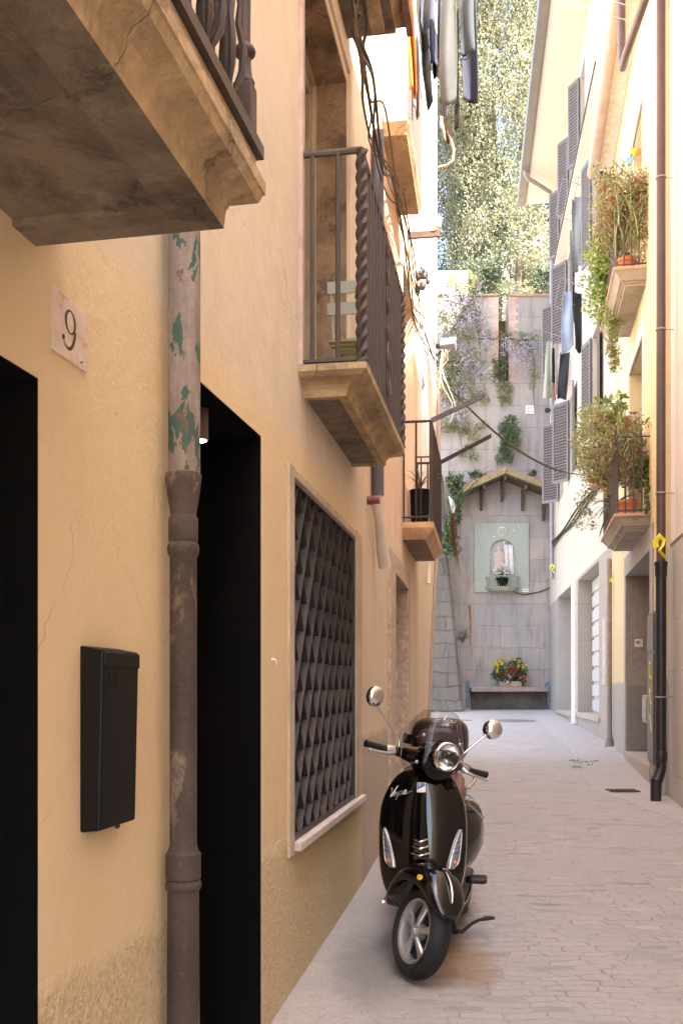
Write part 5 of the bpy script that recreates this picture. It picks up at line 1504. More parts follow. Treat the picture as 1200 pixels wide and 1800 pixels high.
# wall hook on the strip between the door and the window
mb = MB(); c = L.P(L.at(477), 0, E + (1210 - 1160) / F * 4.2)
mb.sphere(c + L.out(4.2) * .006, .008, 10, 6); mb.tube([c, c + L.out(4.2) * .02, c + L.out(4.2) * .022 + Vector((0, 0, -.025))], [.004, .0035, .002], 6)
tag(mb.build('wall_hook', M['porcelain']), 'small porcelain hook on the ochre wall between the black doorway and the grille window', 'hook')

# slate conduit and the cream elbow below it
Zc = L.at(664, .05)
mb = MB(); p_ = lambda y, o=.05, dx=0: L.P(Zc, o, E + (1210 - y) / F * Zc) + L.right(Zc) * dx
mb.tube([p_(872), p_(700), p_(400), p_(232)], .045, 12)
cd = mb.build('conduit', simple('slate_conduit', (.10, .095, .105), .6, .2, bump=.2), smooth=50)
tag(cd, 'dark slate coloured conduit running up the beige wall behind the balcony railing', 'conduit')
mb = MB(); mb.tube([p_(872), p_(895), p_(915, .055, .05), p_(940, .06, .09), p_(965, .065, .17), p_(990, .08, .22)], [.038, .036, .034, .036, .045, .05], 12)
el = mb.build('pipe_elbow', M['pipe_pale'], smooth=50); tag(el, 'cream bent pipe end hanging below the dark conduit on the beige wall', 'pipe')
mb = MB(); c = L.P(L.at(645), 0, E + (1210 - 872) / F * 6.9); mb.lathe(c, L.out(6.8), [(.03, 0), (.032, .04), (.026, .045), (.026, .09), (.0, .09)], 12)
mb.build('pipe_stub', simple('red_brown_stub', (.20, .06, .05), .6)) ; tag(bpy.data.objects['pipe_stub'], 'short red brown pipe stub poking out of the wall beside the cream bent pipe', 'pipe')

# cables on the left facades
cpts = [(628, -30, .45), (640, 90, .44), (652, 160, .30), (668, 240, .16), (690, 330, .09), (706, 400, .07), (720, 475, .07), (736, 540, .06), (752, 592, .06), (765, 628, .06)]
ckey = []
for (x, y, o) in cpts:
    Z = L.at(x, o); ckey.append(L.P(Z, o, E + (1210 - y) / F * Z))
for k in range(7):
    r_ = random.Random(k); pts = []
    for i, c in enumerate(ckey):
        j = .5 if i < 3 else 1.0
        pts.append(c + Vector((r_.uniform(-.06, .06) * j, r_.uniform(-.12, .12), r_.uniform(-.22, .22) * j)))
    sm = []
    for i in range(len(pts) - 1):
        for q in range(6):
            u = q / 6; a = pts[max(i - 1, 0)]; b = pts[i]; c = pts[i + 1]; d = pts[min(i + 2, len(pts) - 1)]
            sm.append(.5 * ((2 * b) + (c - a) * u + (2 * a - 5 * b + 4 * c - d) * u * u + (3 * b - a - 3 * c + d) * u ** 3))
    sm.append(pts[-1])
    mb = MB(); mb.tube(sm, r_.uniform(.004, .0085), 6)
    o = mb.build('cable', M['cable'] if k % 3 else M['cable_tan'])
    tag(o, 'one of the dark cables bundled along the upper wall above the left balconies', 'cable', 'cables bundled along the left wall')
# hanging loops at the corner of the last left house
for k in range(5):
    r_ = random.Random(40 + k); mb = MB()
    Z = 15.6; a = L.P(Z, .08, E + (1210 - 615) / F * Z); pts = []
    for i in range(14):
        s = i / 13; pts.append(a + Vector((r_.uniform(-.02, .02) + .10 * math.sin(s * 5 + k) + .03 * k, 0, -s * (0.5 + .16 * k))))
    mb.tube(pts, .009, 5)
    tag(mb.build('cable', M['cable_white'] if k > 2 else M['cable_tan']), 'loose cable hanging in a curl below the floodlight on the last left house', 'cable', 'loose cables below the floodlight')
# bracket with insulator
Z = L.at(716); mb = MB(); q = E + (1210 - 415) / F * Z
L.block(mb, Z - .02, Z + .02, 0, .34, q - .03, q + .035)
br = mb.build('insulator_bracket', simple('rusty_bracket', (.07, .038, .028), .8, .2, var=.4)); tag(br, 'rusty iron bracket carrying a white porcelain insulator on the sunlit left wall', 'bracket')
mb = MB(); c = L.P(Z, .30, q + .035); mb.lathe(c, (0, 0, 1), [(.02, 0), (.02, .03), (.05, .035), (.055, .05), (.055, .13), (.045, .15), (.0, .155)], 14); mb.build('insulator', M['porcelain'], br, smooth=40)
mb = MB(); c = L.P(L.at(724), .12, E + (1210 - 472) / F * 10.8)
for k in range(9):
    r_ = random.Random(k + 5); mb.sphere(c + Vector((r_.uniform(-.10, .10), r_.uniform(-.1, .1), r_.uniform(-.12, .12))), r_.uniform(.022, .042), 7, 5, (1, 1, 1.5))
tag(mb.build('junction', M['cable']), 'lumpy taped cable junction on the sunlit left wall below the insulator', 'cable junction')
# floodlight
c = px(778, 612, 15.8)
fl = thing('floodlight', 'small grey floodlight on a bracket at the corner of the last left house', 'floodlight', tuple(c))
R_ = Matrix.Rotation(math.radians(-25), 3, 'Z') @ Matrix.Rotation(math.radians(-35), 3, 'X')
mb = MB(); pts = [(-.13, -.10, -.08), (.13, -.10, -.08), (.09, .10, -.05), (-.09, .10, -.05), (-.13, -.10, .08), (.13, -.10, .08), (.09, .10, .05), (-.09, .10, .05)]
mb.hexa([c + Vector((.10, 0, .03)) + R_ @ Vector(p) for p in pts]); mb.build('housing', simple('grey_floodlight', (.12, .12, .135), .5), fl, bevel=.008)
mb = MB(); mb.box(c + Vector((.10, 0, .03)) + R_ @ Vector((0, -.103, 0)), (.22, .006, .13), R_); mb.build('glass', simple('floodlight_glass', (.40, .36, .28), .15), fl)
mb = MB(); mb.tube([px(766, 625, 15.8), c + Vector((-.05, 0, -.06)), c + Vector((.08, .03, .0))], [.03, .028, .025], 8); mb.box(c + Vector((-.1, 0, .05)), (.15, .09, .07), R_); mb.build('bracket', M['pipe_black'], fl)
# thin drainpipe at the last left house
mb = MB(); Z = 15.7; mb.tube([L.P(Z, .05, 6.4), L.P(Z, .05, 4.2), L.P(Z, -.145, .4)], .035, 8)
tag(mb.build('drainpipe', M['gutter_tan'], smooth=50), 'thin tan drainpipe down the corner of the last left house', 'drainpipe')
mb = MB(); Z = L.at(748); a = E + (1210 - 985) / F * Z
mb.tube([L.P(Z, .05, a + .5), L.P(Z, .05, a - .15), L.P(Z - .15, .05, a - .33)], .02, 6); tag(mb.build('wall_pipe', M['pipe_pale'], smooth=50), 'short pale pipe below the lowest left balcony', 'pipe')
# cable across the alley
a, b = px(766, 655, 15.9), RC.P(RC.at(1018), .02, 0); b.z = E + (1210 - 834) / F * b.y
for k, m_ in enumerate((M['cable_tan'], M['cable'])):
    mb = MB(); mb.tube([a.lerp(b, s) + Vector((0, 0, -.35 * 4 * s * (1 - s) * (1 + .08 * k))) for s in np.linspace(0, 1, 22)], .014 - .004 * k, 6)
    tag(mb.build('cable', m_), 'one of two twisted cables slung across the alley to the cream house', 'cable', 'cables slung across the alley')
for k in range(3):
    mb = MB(); pts = []
    for s in np.linspace(0, 1, 14):
        Z = 28.9 + (18.2 - 28.9) * s; pts.append(RC.P(Z, .05 + .02 * k, 5.55 - .35 * s + .10 * math.sin(s * 9 + k) * .4 + .05 * k))
    mb.tube(pts, .022, 6); tag(mb.build('cable', M['cable']), 'dark cable running along the front of the cream house above its doorways', 'cable', 'cables along the cream house')

# green metal garden chair on the middle balcony
c = L.P(5.75, .14, 2.99)
ch_ = thing('garden_chair', 'pale green folding garden chair with slatted back behind the balcony bars', 'chair', tuple(c))
fx, fy = L.out(5.7), L.right(5.7)
def cp(a, b, z): return c + fy * a + fx * b + Vector((0, 0, z))
mg_ = simple('mint_chair_paint', (.50, .52, .44), .5, var=.08); mg2 = simple('olive_chair_paint', (.28, .27, .12), .5, var=.08)
for z in (.70, .58):
    mb = MB(); mb.hexa([cp(-.10, -.17, z), cp(-.10, .17, z), cp(-.088, .17, z), cp(-.088, -.17, z), cp(-.12, -.17, z + .06), cp(-.12, .17, z + .06), cp(-.108, .17, z + .06), cp(-.108, -.17, z + .06)])
    mb.build('backrest_slat', mg_, ch_)
for s in (-1, 1):
    mb = MB(); mb.tube([cp(.25, s * .155, 0), cp(.02, s * .155, .40), cp(-.09, s * .155, .77)], .010, 6); mb.build('leg', mg_, ch_)
    mb = MB(); mb.tube([cp(-.22, s * .145, 0), cp(.16, s * .145, .43)], .010, 6); mb.build('leg', mg_, ch_)
for k in range(5):
    mb = MB(); a = -.12 + .07 * k; mb.hexa([cp(a, -.16, .42), cp(a, .16, .42), cp(a + .05, .16, .42), cp(a + .05, -.16, .42), cp(a, -.16, .435), cp(a, .16, .435), cp(a + .05, .16, .435), cp(a + .05, -.16, .435)]); mb.build('seat_slat', mg2, ch_)

# ------------------------------------------------------------------ things on the right
# brown downpipe with elbow foot
Zp = RY.at(1161, .09); base = RY.P(Zp, .09, 0)
ry = lambda y: E + (1210 - y) / F * Zp
dpr = thing('drainpipe', 'tall brown drainpipe with a black lower length and crooked foot beside the yellow house', 'drainpipe', (base.x, base.y, ground(base.y)))
mb = MB()
g_ = RY.P(Zp + 2.0, .33, 10.55)
mb.tube([base + Vector((0, 0, ry(990))), base + Vector((0, 0, 8.95)), base + Vector((-.01, .02, 9.08)), base + Vector((-.06, .10, 9.14)), RY.P(Zp + 1.2, .33, 9.05), RY.P(Zp + 1.5, .34, 9.08), RY.P(Zp + 1.62, .34, 9.25), RY.P(Zp + 1.68, .34, 10.5)], .049, 14)
mb.build('upper_pipe', M['pipe_brown'], dpr, smooth=50)
mb = MB(); zf_ = ground(Zp)
mb.tube([base + Vector((0, 0, ry(1000))), base + Vector((0, 0, ry(1335)))], .056, 16)
mb.lathe(base, (0, 0, 1), [(.056, ry(1340)), (.066, ry(1338)), (.068, ry(1326)), (.062, ry(1322)), (.056, ry(1320))], 18)
mb.lathe(base, (0, 0, 1), [(.056, ry(1015)), (.064, ry(1010)), (.064, ry(996)), (.070, ry(992)), (.070, ry(988)), (.05, ry(986))], 18)
mb.tube([base + Vector((0, 0, ry(1335))), base + Vector((0, 0, ry(1352))), base + Vector((-.035, -.02, ry(1366))), base + Vector((-.06, -.03, ry(1374)))], [.056, .057, .060, .062], 14)
mb.tube([base + Vector((-.06, -.03, ry(1372))), base + Vector((-.066, -.033, zf_ + .0))], [.060, .056], 14)
mb.build('lower_pipe', M['pipe_black'], dpr, smooth=45)
for y in (313, 580, 868, 1227):
    mb = MB(); mb.lathe(base, (0, 0, 1), [(.05, ry(y)), (.06, ry(y) + .004), (.06, ry(y) + .018), (.05, ry(y) + .022)], 14); mb.tube([base + Vector((.05, 0, ry(y) + .01)), base + Vector((.14, 0, ry(y) + .01))], .006, 6); mb.build('pipe_clip', M['pipe_grey'], dpr)
# yellow ribbons tied to pipes
def ribbon_loop(c, h, label):
    mb = MB(); w = h * .13
    pts = [Vector((-.22, 0, -.02)), Vector((-.26, 0, .25)), Vector((-.05, 0, .5)), Vector((.20, 0, .30)), Vector((.12, 0, .05)), Vector((-.08, 0, -.15)), Vector((.10, 0, -.35)), Vector((.28, 0, -.5))]
    pts = [Vector((p.x * h * .8, -.004 * i, p.z * h)) + c for i, p in enumerate(pts)]
    mb.tube(pts, w, 6, flat=.25, up=(1, 0, 0)); o = mb.build('ribbon', M['yellow_paint'], smooth=60); tag(o, label, 'ribbon')
ribbon_loop(base + Vector((-.03, -.065, ry(963))), .24, 'large yellow ribbon tied round the brown drainpipe of the yellow house')
ribbon_loop(px(970, 1000, 28.6), .25, 'yellow ribbon on the grey pipe at the end of the cream house')
ribbon_loop(px(1075.5, 1023, 17.2), .16, 'yellow ribbon on the thin pipe between cream and yellow houses')
# thin pipe between cream and yellow house
mb = MB(); Z = 17.3; q = RY.P(Z, .07, 0); mb.tube([q + Vector((0, 0, 3.7)), q + Vector((0, 0, ground(Z)))], .045, 10)
mb.lathe(q, (0, 0, 1), [(.09, ground(Z) - .02), (.07, ground(Z) + .12), (.05, ground(Z) + .2)], 10); tag(mb.build('drainpipe', simple('dusty_pipe', (.30, .24, .20), .6, .2), smooth=40), 'thin dusty drainpipe between the cream house and the yellow house', 'drainpipe')
# grey pipe on the end wall
p_ = lambda y: px(969, y, 28.8)
mb = MB(); mb.tube([p_(1018), p_(700), p_(560), p_(345)], .065, 10)
gp = mb.build('drainpipe', M['pipe_grey'], smooth=50); tag(gp, 'grey zinc drainpipe in the corner of the cream house and the end wall', 'drainpipe')
mb = MB(); mb.tube([p_(346), p_(340) + Vector((-.05, -.03, .02)), RC.P(28.05, .80, 15.86), RC.P(27.9, .90, 15.95), RC.P(27.9, .91, 16.1)], .06, 10); mb.build('swan_neck', M['pipe_grey'], gp, smooth=50)
mb = MB(); mb.sphere(p_(722) + Vector((-.14, -.05, 0)), .08, 10, 6); mb.build('cap', M['pipe_black'], gp)
# meter cabinet with graffiti
ca, cb = RY.at(1155), RY.at(1143.5)
cab = thing('meter_cabinet', 'dark meter cabinet with red and yellow paint scribbles behind the brown drainpipe', 'cabinet', tuple(RY.P(ca, 0, .6)))
za_, zb_ = E + (1210 - 1345) / F * ca, E + (1210 - 1073) / F * ca
mb = MB(); RY.block(mb, ca, yd0 - .01, -.02, .035, za_, zb_); mb.build('body', simple('cabinet_paint', (.05, .046, .045), .5), cab, bevel=.006)
zm = E + (1210 - 1145) / F * ca
for q0, q1 in ((za_ + .03, zm - .02), (zm + .02, zb_ - .03)):
    mb = MB(); RY.block(mb, ca + .03, yd0 - .04, .035, .047, q0, q1); d_ = mb.build('door', simple('cabinet_door_paint', (.06, .055, .054), .45), cab, bevel=.004)
    mb = MB()
    if q0 > zm:
        for k in range(14):
            a = k * .9; RY.block(mb, (ca + yd0) / 2 + .06 * math.sin(a), (ca + yd0) / 2 + .06 * math.sin(a) + .03, .047, .049, q0 + .14 + k * .022, q0 + .14 + k * .022 + .012)
        mb.build('red_mark', M['red_paint'], d_)
    else:
        pts = []
        for k in range(40):
            s = k / 39; pts.append(RY.P((ca + yd0) / 2 + .11 * math.sin(s * 17) * (1 - .5 * s) - .05, .050, q1 - .12 - s * .75 + .05 * math.sin(s * 30)))
        mb.tube(pts, .014, 5, flat=.3, up=tuple(RY.right(ca))); mb.build('yellow_scribble', M['yellow_paint'], d_)
mb = MB(); Z0 = (ca + yd0) / 2; RY.block(mb, ca, yd0 - .02, .0, .13, za_ - .005, za_ + .02)
# intercom on the door jamb
mb = MB(); c = RY.P(yd1 - .02, -.17, E + (1210 - 1131) / F * yd1); mb.box(c + Vector((0, -.012, 0)), (.12, .03, .12), Matrix.Rotation(-.18, 3, 'Z'))
ic = mb.build('intercom', M['white'], bevel=.006); tag(ic, 'small white intercom panel in the granite doorway of the yellow house', 'intercom')
mb = MB(); mb.box(c + Vector((-.015, -.030, .015)), (.06, .006, .04), Matrix.Rotation(-.18, 3, 'Z')); mb.build('button', M['pipe_grey'], ic)
# small meter hatch below
ha, hb = RY.at(1139.5), RY.at(1131)
mb = MB(); RY.block(mb, ha, hb, -.01, .02, E + (1210 - 1272) / F * ha, E + (1210 - 1222) / F * ha); hat = mb.build('meter_hatch', simple('hatch_grey', (.28, .26, .24), .6), bevel=.006); tag(hat, 'grey metal meter hatch in the stone base of the yellow house', 'hatch')
mb = MB(); RY.block(mb, ha + .05, hb - .05, .02, .03, E + (1210 - 1264) / F * ha, E + (1210 - 1228) / F * ha); mb.build('cover', simple('hatch_cover', (.30, .28, .27), .5), hat, bevel=.004)
# small niche plate on the cream house
mb = MB(); RC.block(mb, 18.3, 18.75, -.01, .012, 1.5, 2.75); o_ = mb.build('wall_hatch', simple('stone_hatch', (.50, .42, .35), .85), bevel=.005); tag(o_, 'pale flush stone hatch in the ground floor wall of the cream house', 'hatch')
# drain grating and manhole cover in the street
mb = MB(); c = RY.P(11.35, .42, 0); c.z = ground(c.y) + .03
for k in range(9): mb.box(c + Vector((-.144 + .036 * k, 0, 0)), (.022, .18, .012))
mb.box(c + Vector((0, -.1, 0)), (.34, .02, .014)); mb.box(c + Vector((0, .1, 0)), (.34, .02, .014)); tag(mb.build('drain_grating', M['pipe_iron']), 'iron drain grating in the pavement beside the crooked pipe foot', 'grating')
for (x, y, r_, lab) in ((903, 1267, .55, 'round iron manhole cover in the street in front of the stone bench'), (815, 1266, .22, 'small iron cover in the street near the foot of the buttress')):
    Z = 1.527 / ((y - 1210) / F + .0286); c = px(x, y, Z); c.z = ground(Z) + .001
    mb = MB(); mb.lathe(c, (0, -.0286, 1), [(r_, 0), (r_, .005), (r_ * .93, .006), (r_ * .92, .003), (0, .003)], 28); tag(mb.build('manhole_cover', simple('manhole_iron', (.22, .19, .165), .7, .2, bump=.5, bs=30)), lab, 'manhole cover')

# ------------------------------------------------------------------ the shrine on the end wall
YF = BY
def sb(x, y, d=0.0):
    p = px(x, y, BY); p.y = BY - d; return p
sh = thing('wall_shrine', 'pale green wall shrine with an arched niche under a small tiled roof', 'shrine', tuple(sb(880, 1041)))
nx0, nx1, ny0, ny1 = 859.5, 903.5, 948, 1011
mb = MB(); n = 18
# painted panel with an arched hole, a shallow box in front of the wall
outer = [(833, 1041), (928, 1041), (928, 920), (833, 920)]
rad = (nx1 - nx0) / 2; cx_ = (nx0 + nx1) / 2; cy_ = ny0 + rad
arch = [(nx0, ny1)] + [(cx_ - rad * math.cos(PI * k / n), cy_ - rad * math.sin(PI * k / n)) for k in range(n + 1)] + [(nx1, ny1)]
D = .05
top = [(833 + (928 - 833) * k / (n + 2), 920) for k in range(n + 3)]
for k in range(len(arch) - 1): mb.quad(sb(*arch[k], D), sb(*arch[k + 1], D), sb(*top[k + 1], D), sb(*top[k], D))
mb.quad(sb(833, 1041, D), sb(nx0, ny1, D), sb(833, 920, D), sb(833, 920, D)) if False else mb.add([sb(833, 1041, D), sb(*arch[0], D), sb(833, 920, D)], [(0, 1, 2)])
mb.add([sb(928, 1041, D), sb(*arch[-1], D), sb(928, 920, D)], [(0, 1, 2)])
mb.quad(sb(833, 1041, D), sb(928, 1041, D), sb(*arch[-1], D), sb(*arch[0], D))
for (a, b) in ((outer[0], outer[1]), (outer[1], outer[2]), (outer[2], outer[3]), (outer[3], outer[0])): mb.quad(sb(*a, D), sb(*b, D), sb(*b, .003), sb(*a, .003))
t = NT('sage_green_paint'); Pp = t.pos(); n1 = t.noise(Pp, 3, 5, .6); n2 = t.noise(Pp, 16, 5, .75)
c = t.mix(t.ramp(n1, .35, .65), (.335, .37, .30), (.37, .405, .335)); c = t.mix(t.ramp(n2, .70, .73), c, (.60, .57, .50)); t.col(c).rough(.85); panel = mb.build('panel', t.done(), sh)
mb = MB()                                # niche: back and curved sides sunk into the panel
arch2 = arch; ND = .046
for k in range(len(arch2) - 1): mb.quad(sb(*arch2[k], D), sb(*arch2[k + 1], D), sb(*arch2[k + 1], D - ND), sb(*arch2[k], D - ND))
mb.add([sb(*p, D - ND) for p in arch2], [tuple(range(len(arch2)))])
mb.build('niche', simple('niche_paint', (.40, .38, .37), .8, var=.1), panel)
mb = MB(); mb.tube([sb(*p, D + .01) for p in arch], .018, 6); mb.build('niche_frame', simple('niche_frame_paint', (.42, .42, .34), .7), panel)
mb = MB()                                # statue: a plain draped figure
cst = sb(876.5, 1010, D - .012)
def figure(mb, c, h, w):
    prof_ = [(.0, .48), (.12, .46), (.3, .40), (.48, .36), (.60, .38), (.70, .40), (.78, .34), (.82, .16), (.845, .13), (.87, .19), (.92, .215), (.96, .17), (1.0, .03)]
    rows = []
    for z, r in prof_: rows.append([c + Vector((r * w * math.cos(a), r * w * .28 * math.sin(a) - .012, z * h)) for a in np.linspace(0, 2 * PI, 15)[:-1]])
    mb.grid(rows, 0, True)
figure(mb, cst, .88, .42)
mb.build('figurine', simple('plaster_figure', (.52, .40, .33), .7, var=.12), sh, smooth=60)
mb = MB()
for (x0, x1, y0) in ((884.5, 890.5, 952), (892, 899.5, 958)):
    rows = []
    for y in np.linspace(y0, 1010, 10): rows.append([sb(x0 + (x1 - x0) * k / 6 + (y - y0) * .05, y, D - .002 + .012 * math.sin(k * 2.2)) for k in range(7)])
    mb.grid(rows)
mb.build('drape', simple('white_drape', (.72, .69, .66), .7), sh, solid=.004)
mb = MB(); mb.lathe(sb(888.5, 955, D + .0), (0, -1, 0), [(.05, 0), (.05, .02), (.0, .024)], 12); mb.build('niche_lamp', simple('niche_lamp_grey', (.22, .22, .20), .5), sh)
# scroll ornament above
mb = MB()
for s in (-1, 1):
    pts = []
    for k in range(30):
        u = k / 29; a = u * 2 * PI * .95
        x = s * (1.0 * math.sin(u * PI) * 6.2 + .3); y = 941 - 14 * u + 3.0 * math.sin(u * PI * 2) * (.6 if u > .5 else .2)
        pts.append(sb(881 + x, y, D + .012))
    pts += [sb(881 + s * (0.6 + 1.8 * math.sin(b_)), 929.5 - 1.6 * math.cos(b_), D + .012) for b_ in np.linspace(0, 4, 10)]
    mb.tube(pts, .014, 5)
    mb.tube([sb(881 + s * (1 + 2.6 * math.sin(b_)), 941.5 - 2.2 * math.cos(b_), D + .012) for b_ in np.linspace(0.3, 5.5, 14)], .011, 5)
mb.build('scroll', simple('pale_scroll_paint', (.66, .64, .50), .7), panel)
mb = MB()
for (x, y, r) in ((867, 944, .022), (901, 933, .02), (852, 931, .012), (910, 925, .012)): mb.sphere(sb(x, y, D + .004), r, 8, 6, (1.4, .3, 1))
mb.build('dab', M['white'], panel)
# basket balcony
bc = sb(881.5, 1036, D); bwid = .50; bd = .34
mb = MB()
def bask(a, r=1.0): return Vector((bc.x + bwid * r * math.cos(a), bc.y - bd * r * math.sin(a), 0))
ang_ = np.linspace(0, PI, 25); zt_, zl_ = sb(0, 1015).z, sb(0, 1034).z
rows = [[bask(a, r) + Vector((0, 0, z)) for a in ang_] for r, z in ((.0, zl_ - .10), (.80, zl_ - .10), (.93, zl_ - .05), (.96, zl_ - .01), (.0, zl_))]
mb.grid(rows); ba = mb.build('ledge', simple('sage_ledge', (.36, .36, .28), .8), sh, smooth=40)
mb = MB()
def bk(a, v): return bask(a, 1.06 - .14 * math.sin(PI * v) if v < .5 else .92 + .14 * (2 * v - 1) ** 2) + Vector((0, 0, zl_ + (zt_ - zl_) * v))
mb.tube([bk(a, 1) for a in ang_], .016, 6); mb.tube([bk(a, 0) for a in ang_], .014, 6)
for k in range(11):
    a0 = PI * k / 10
    mb.tube([bk(a0, v) for v in np.linspace(0, 1, 6)], .009, 5)
    if k < 10:
        a1 = PI * (k + .5) / 10; a2 = PI * (k + 1) / 10
        for s0, s1 in ((a0, a1), (a2, a1)):
            pts = [bk(s0 + (s1 - s0) * (math.sin(u * PI * .5)) , 1 - u * .95) for u in np.linspace(.05, 1, 8)]
            mb.tube(pts, .008, 5)
mb.build('basket_railing', simple('pale_green_iron', (.34, .36, .28), .6), ba)
# little name plate
mb = MB(); a = sb(917, 1041, D + .006); b = sb(928, 1035.5, D + .006); mb.hexa([Vector((x, y, z)) for z in (a.z, b.z) for (x, y) in ((a.x, a.y), (b.x, a.y), (b.x, a.y + .02), (a.x, a.y + .02))])
np_ = mb.build('name_plate', M['white'], panel)
mb = MB()
for k in range(7):
    c_ = sb(918.4 + k * 1.35, 1038.2, D + .0075); mb.box(c_, (.012, .002, .03 if k % 2 else .045))
mb.build('plate_print', simple('plate_print', (.25, .18, .15), .7), np_)
# tiled roof on brackets
rp = [(803, 873), (880.5, 838), (958.5, 868)]
mb = MB(); out_ = .75
def rf(p, q, mb, d0, d1, up0, up1):
    a, b = sb(*p), sb(*q)
    mb.hexa([Vector((a.x, BY - d0, a.z + up0)), Vector((a.x, BY - d1, a.z + up0)), Vector((b.x, BY - d1, b.z + up0)), Vector((b.x, BY - d0, b.z + up0)),
             Vector((a.x, BY - d0, a.z + up1)), Vector((a.x, BY - d1, a.z + up1)), Vector((b.x, BY - d1, b.z + up1)), Vector((b.x, BY - d0, b.z + up1))])
rf(rp[0], rp[1], mb, 0, out_, -.10, .06); rf(rp[1], rp[2], mb, 0, out_, -.10, .06)
rfo = mb.build('roof', M['wood_dark'], sh)
mb = MB()
for p, q, n in ((rp[0], rp[1], 8), (rp[1], rp[2], 8)):
    for k in range(n):
        u0, u1 = k / n, (k + 1) / n
        A = (p[0] + (q[0] - p[0]) * u0, p[1] + (q[1] - p[1]) * u0); B = (p[0] + (q[0] - p[0]) * u1, p[1] + (q[1] - p[1]) * u1)
        for j in range(2):
            C = ((A[0] + B[0]) / 2, (A[1] + B[1]) / 2); c_ = sb(*C)
            d = (sb(*B) - sb(*A)).normalized(); up = Vector((-d.z, 0, d.x)) if d.x > 0 else Vector((d.z, 0, -d.x))
            w = (sb(*B) - sb(*A)).length * .56; pts = []
            for m_ in range(9):
                an = PI * m_ / 8; pts.append(c_ + d * (-w * math.cos(an)) + up * (.105 + .05 * math.sin(an) + .01 * rng.random()))
            y0, y1 = BY - .38 * j, BY - .38 * (j + 1) - .03
            mb.prism([Vector((p_.x, y0, p_.z + .02 * (1 - j))) for p_ in pts], Vector((0, y1 - y0, -.02)))
mb.build('tiles', M['tile_roof'], rfo, smooth=40)
mb = MB(); rf(rp[0], rp[1], mb, out_ + .004, out_ + .06, -.06, .10); rf(rp[1], rp[2], mb, out_ + .004, out_ + .06, -.06, .10); mb.sphere(sb(880.5, 836, out_), .10, 10, 8); mb.build('mossy_edge', M['tile_edge'], rfo)
for (x, y) in ((806.5, 884), (845, 862), (881, 846), (917, 862), (953.5, 880)):
    c_ = sb(x, y); mb = MB()
    mb.box(Vector((c_.x, BY - .36, c_.z - .03)), (.085, .70, .13)); mb.box(Vector((c_.x, BY - .05, c_.z - .32)), (.08, .09, .62))
    mb.tube([Vector((c_.x, BY - .55, c_.z - .1)), Vector((c_.x, BY - .12, c_.z - .50))], .035, 6); mb.build('roof_bracket', M['wood_dark'], sh, bevel=.01)
# cable below the shrine
mb = MB(); mb.tube([sb(898, 1041, .3), sb(905, 1043, .1), sb(920, 1046, .04), (sb(945, 1041, .03)), sb(960, 1036, .03), sb(968, 1030, .03), sb(970.5, 1018, .03), sb(970.5, 1000, .03)], .016, 6)
tag(mb.build('cable', M['cable']), 'thin cable sagging from the shrine basket to the grey corner drainpipe', 'cable')
# square marker tile higher up
mb = MB(); a, b = sb(923, 728, .0), sb(938, 713, .0); mb.hexa([Vector((x, y, z)) for z in (a.z, b.z) for (x, y) in ((a.x, BY - .03), (b.x, BY - .03), (b.x, BY), (a.x, BY))])
mt = mb.build('marker_tile', M['white'], bevel=.01); tag(mt, 'small square white tile with a grid mark high on the end wall', 'tile')
mb = MB()
for i in range(2):
    for j in range(2): c_ = sb(927.5 + 6.2 * i, 717.5 + 6.2 * j, .034); mb.box(c_, (.07, .006, .06))
mb.build('tile_mark', simple('grey_glaze', (.50, .48, .48), .5), mt)
# stone bench
bt_, bb_ = sb(0, 1207.5).z, sb(0, 1216).z
xl, xr = sb(824, 0).x, sb(957, 0).x
be = thing('stone_bench', 'long stone bench with a recessed base darkened as shade against the end wall', 'bench', ((xl + xr) / 2, BY, ground(BY)))
mb = MB(); mb.hexa([Vector((x, y, z)) for z in (bb_, bt_) for (x, y) in ((xl, BY - .50), (xr, BY - .50), (xr, BY - .004), (xl, BY - .004))]); mb.build('seat', slab_mat('bench_stone', (.36, .27, .22), (.26, .19, .15), (.46, .36, .30)), be, bevel=.02)
mb = MB(); mb.hexa([Vector((x, y, z)) for z in (ground(BY) - .1, bb_ - .002) for (x, y) in ((xl + .05, BY - .16), (xr - .05, BY - .16), (xr - .05, BY - .004), (xl + .05, BY - .004))])
mb.build('base', slab_mat('bench_base_shade', (.13, .105, .09), (.08, .065, .055), (.18, .15, .13)), be)  # shadow under the seat put into the dark colour of the base
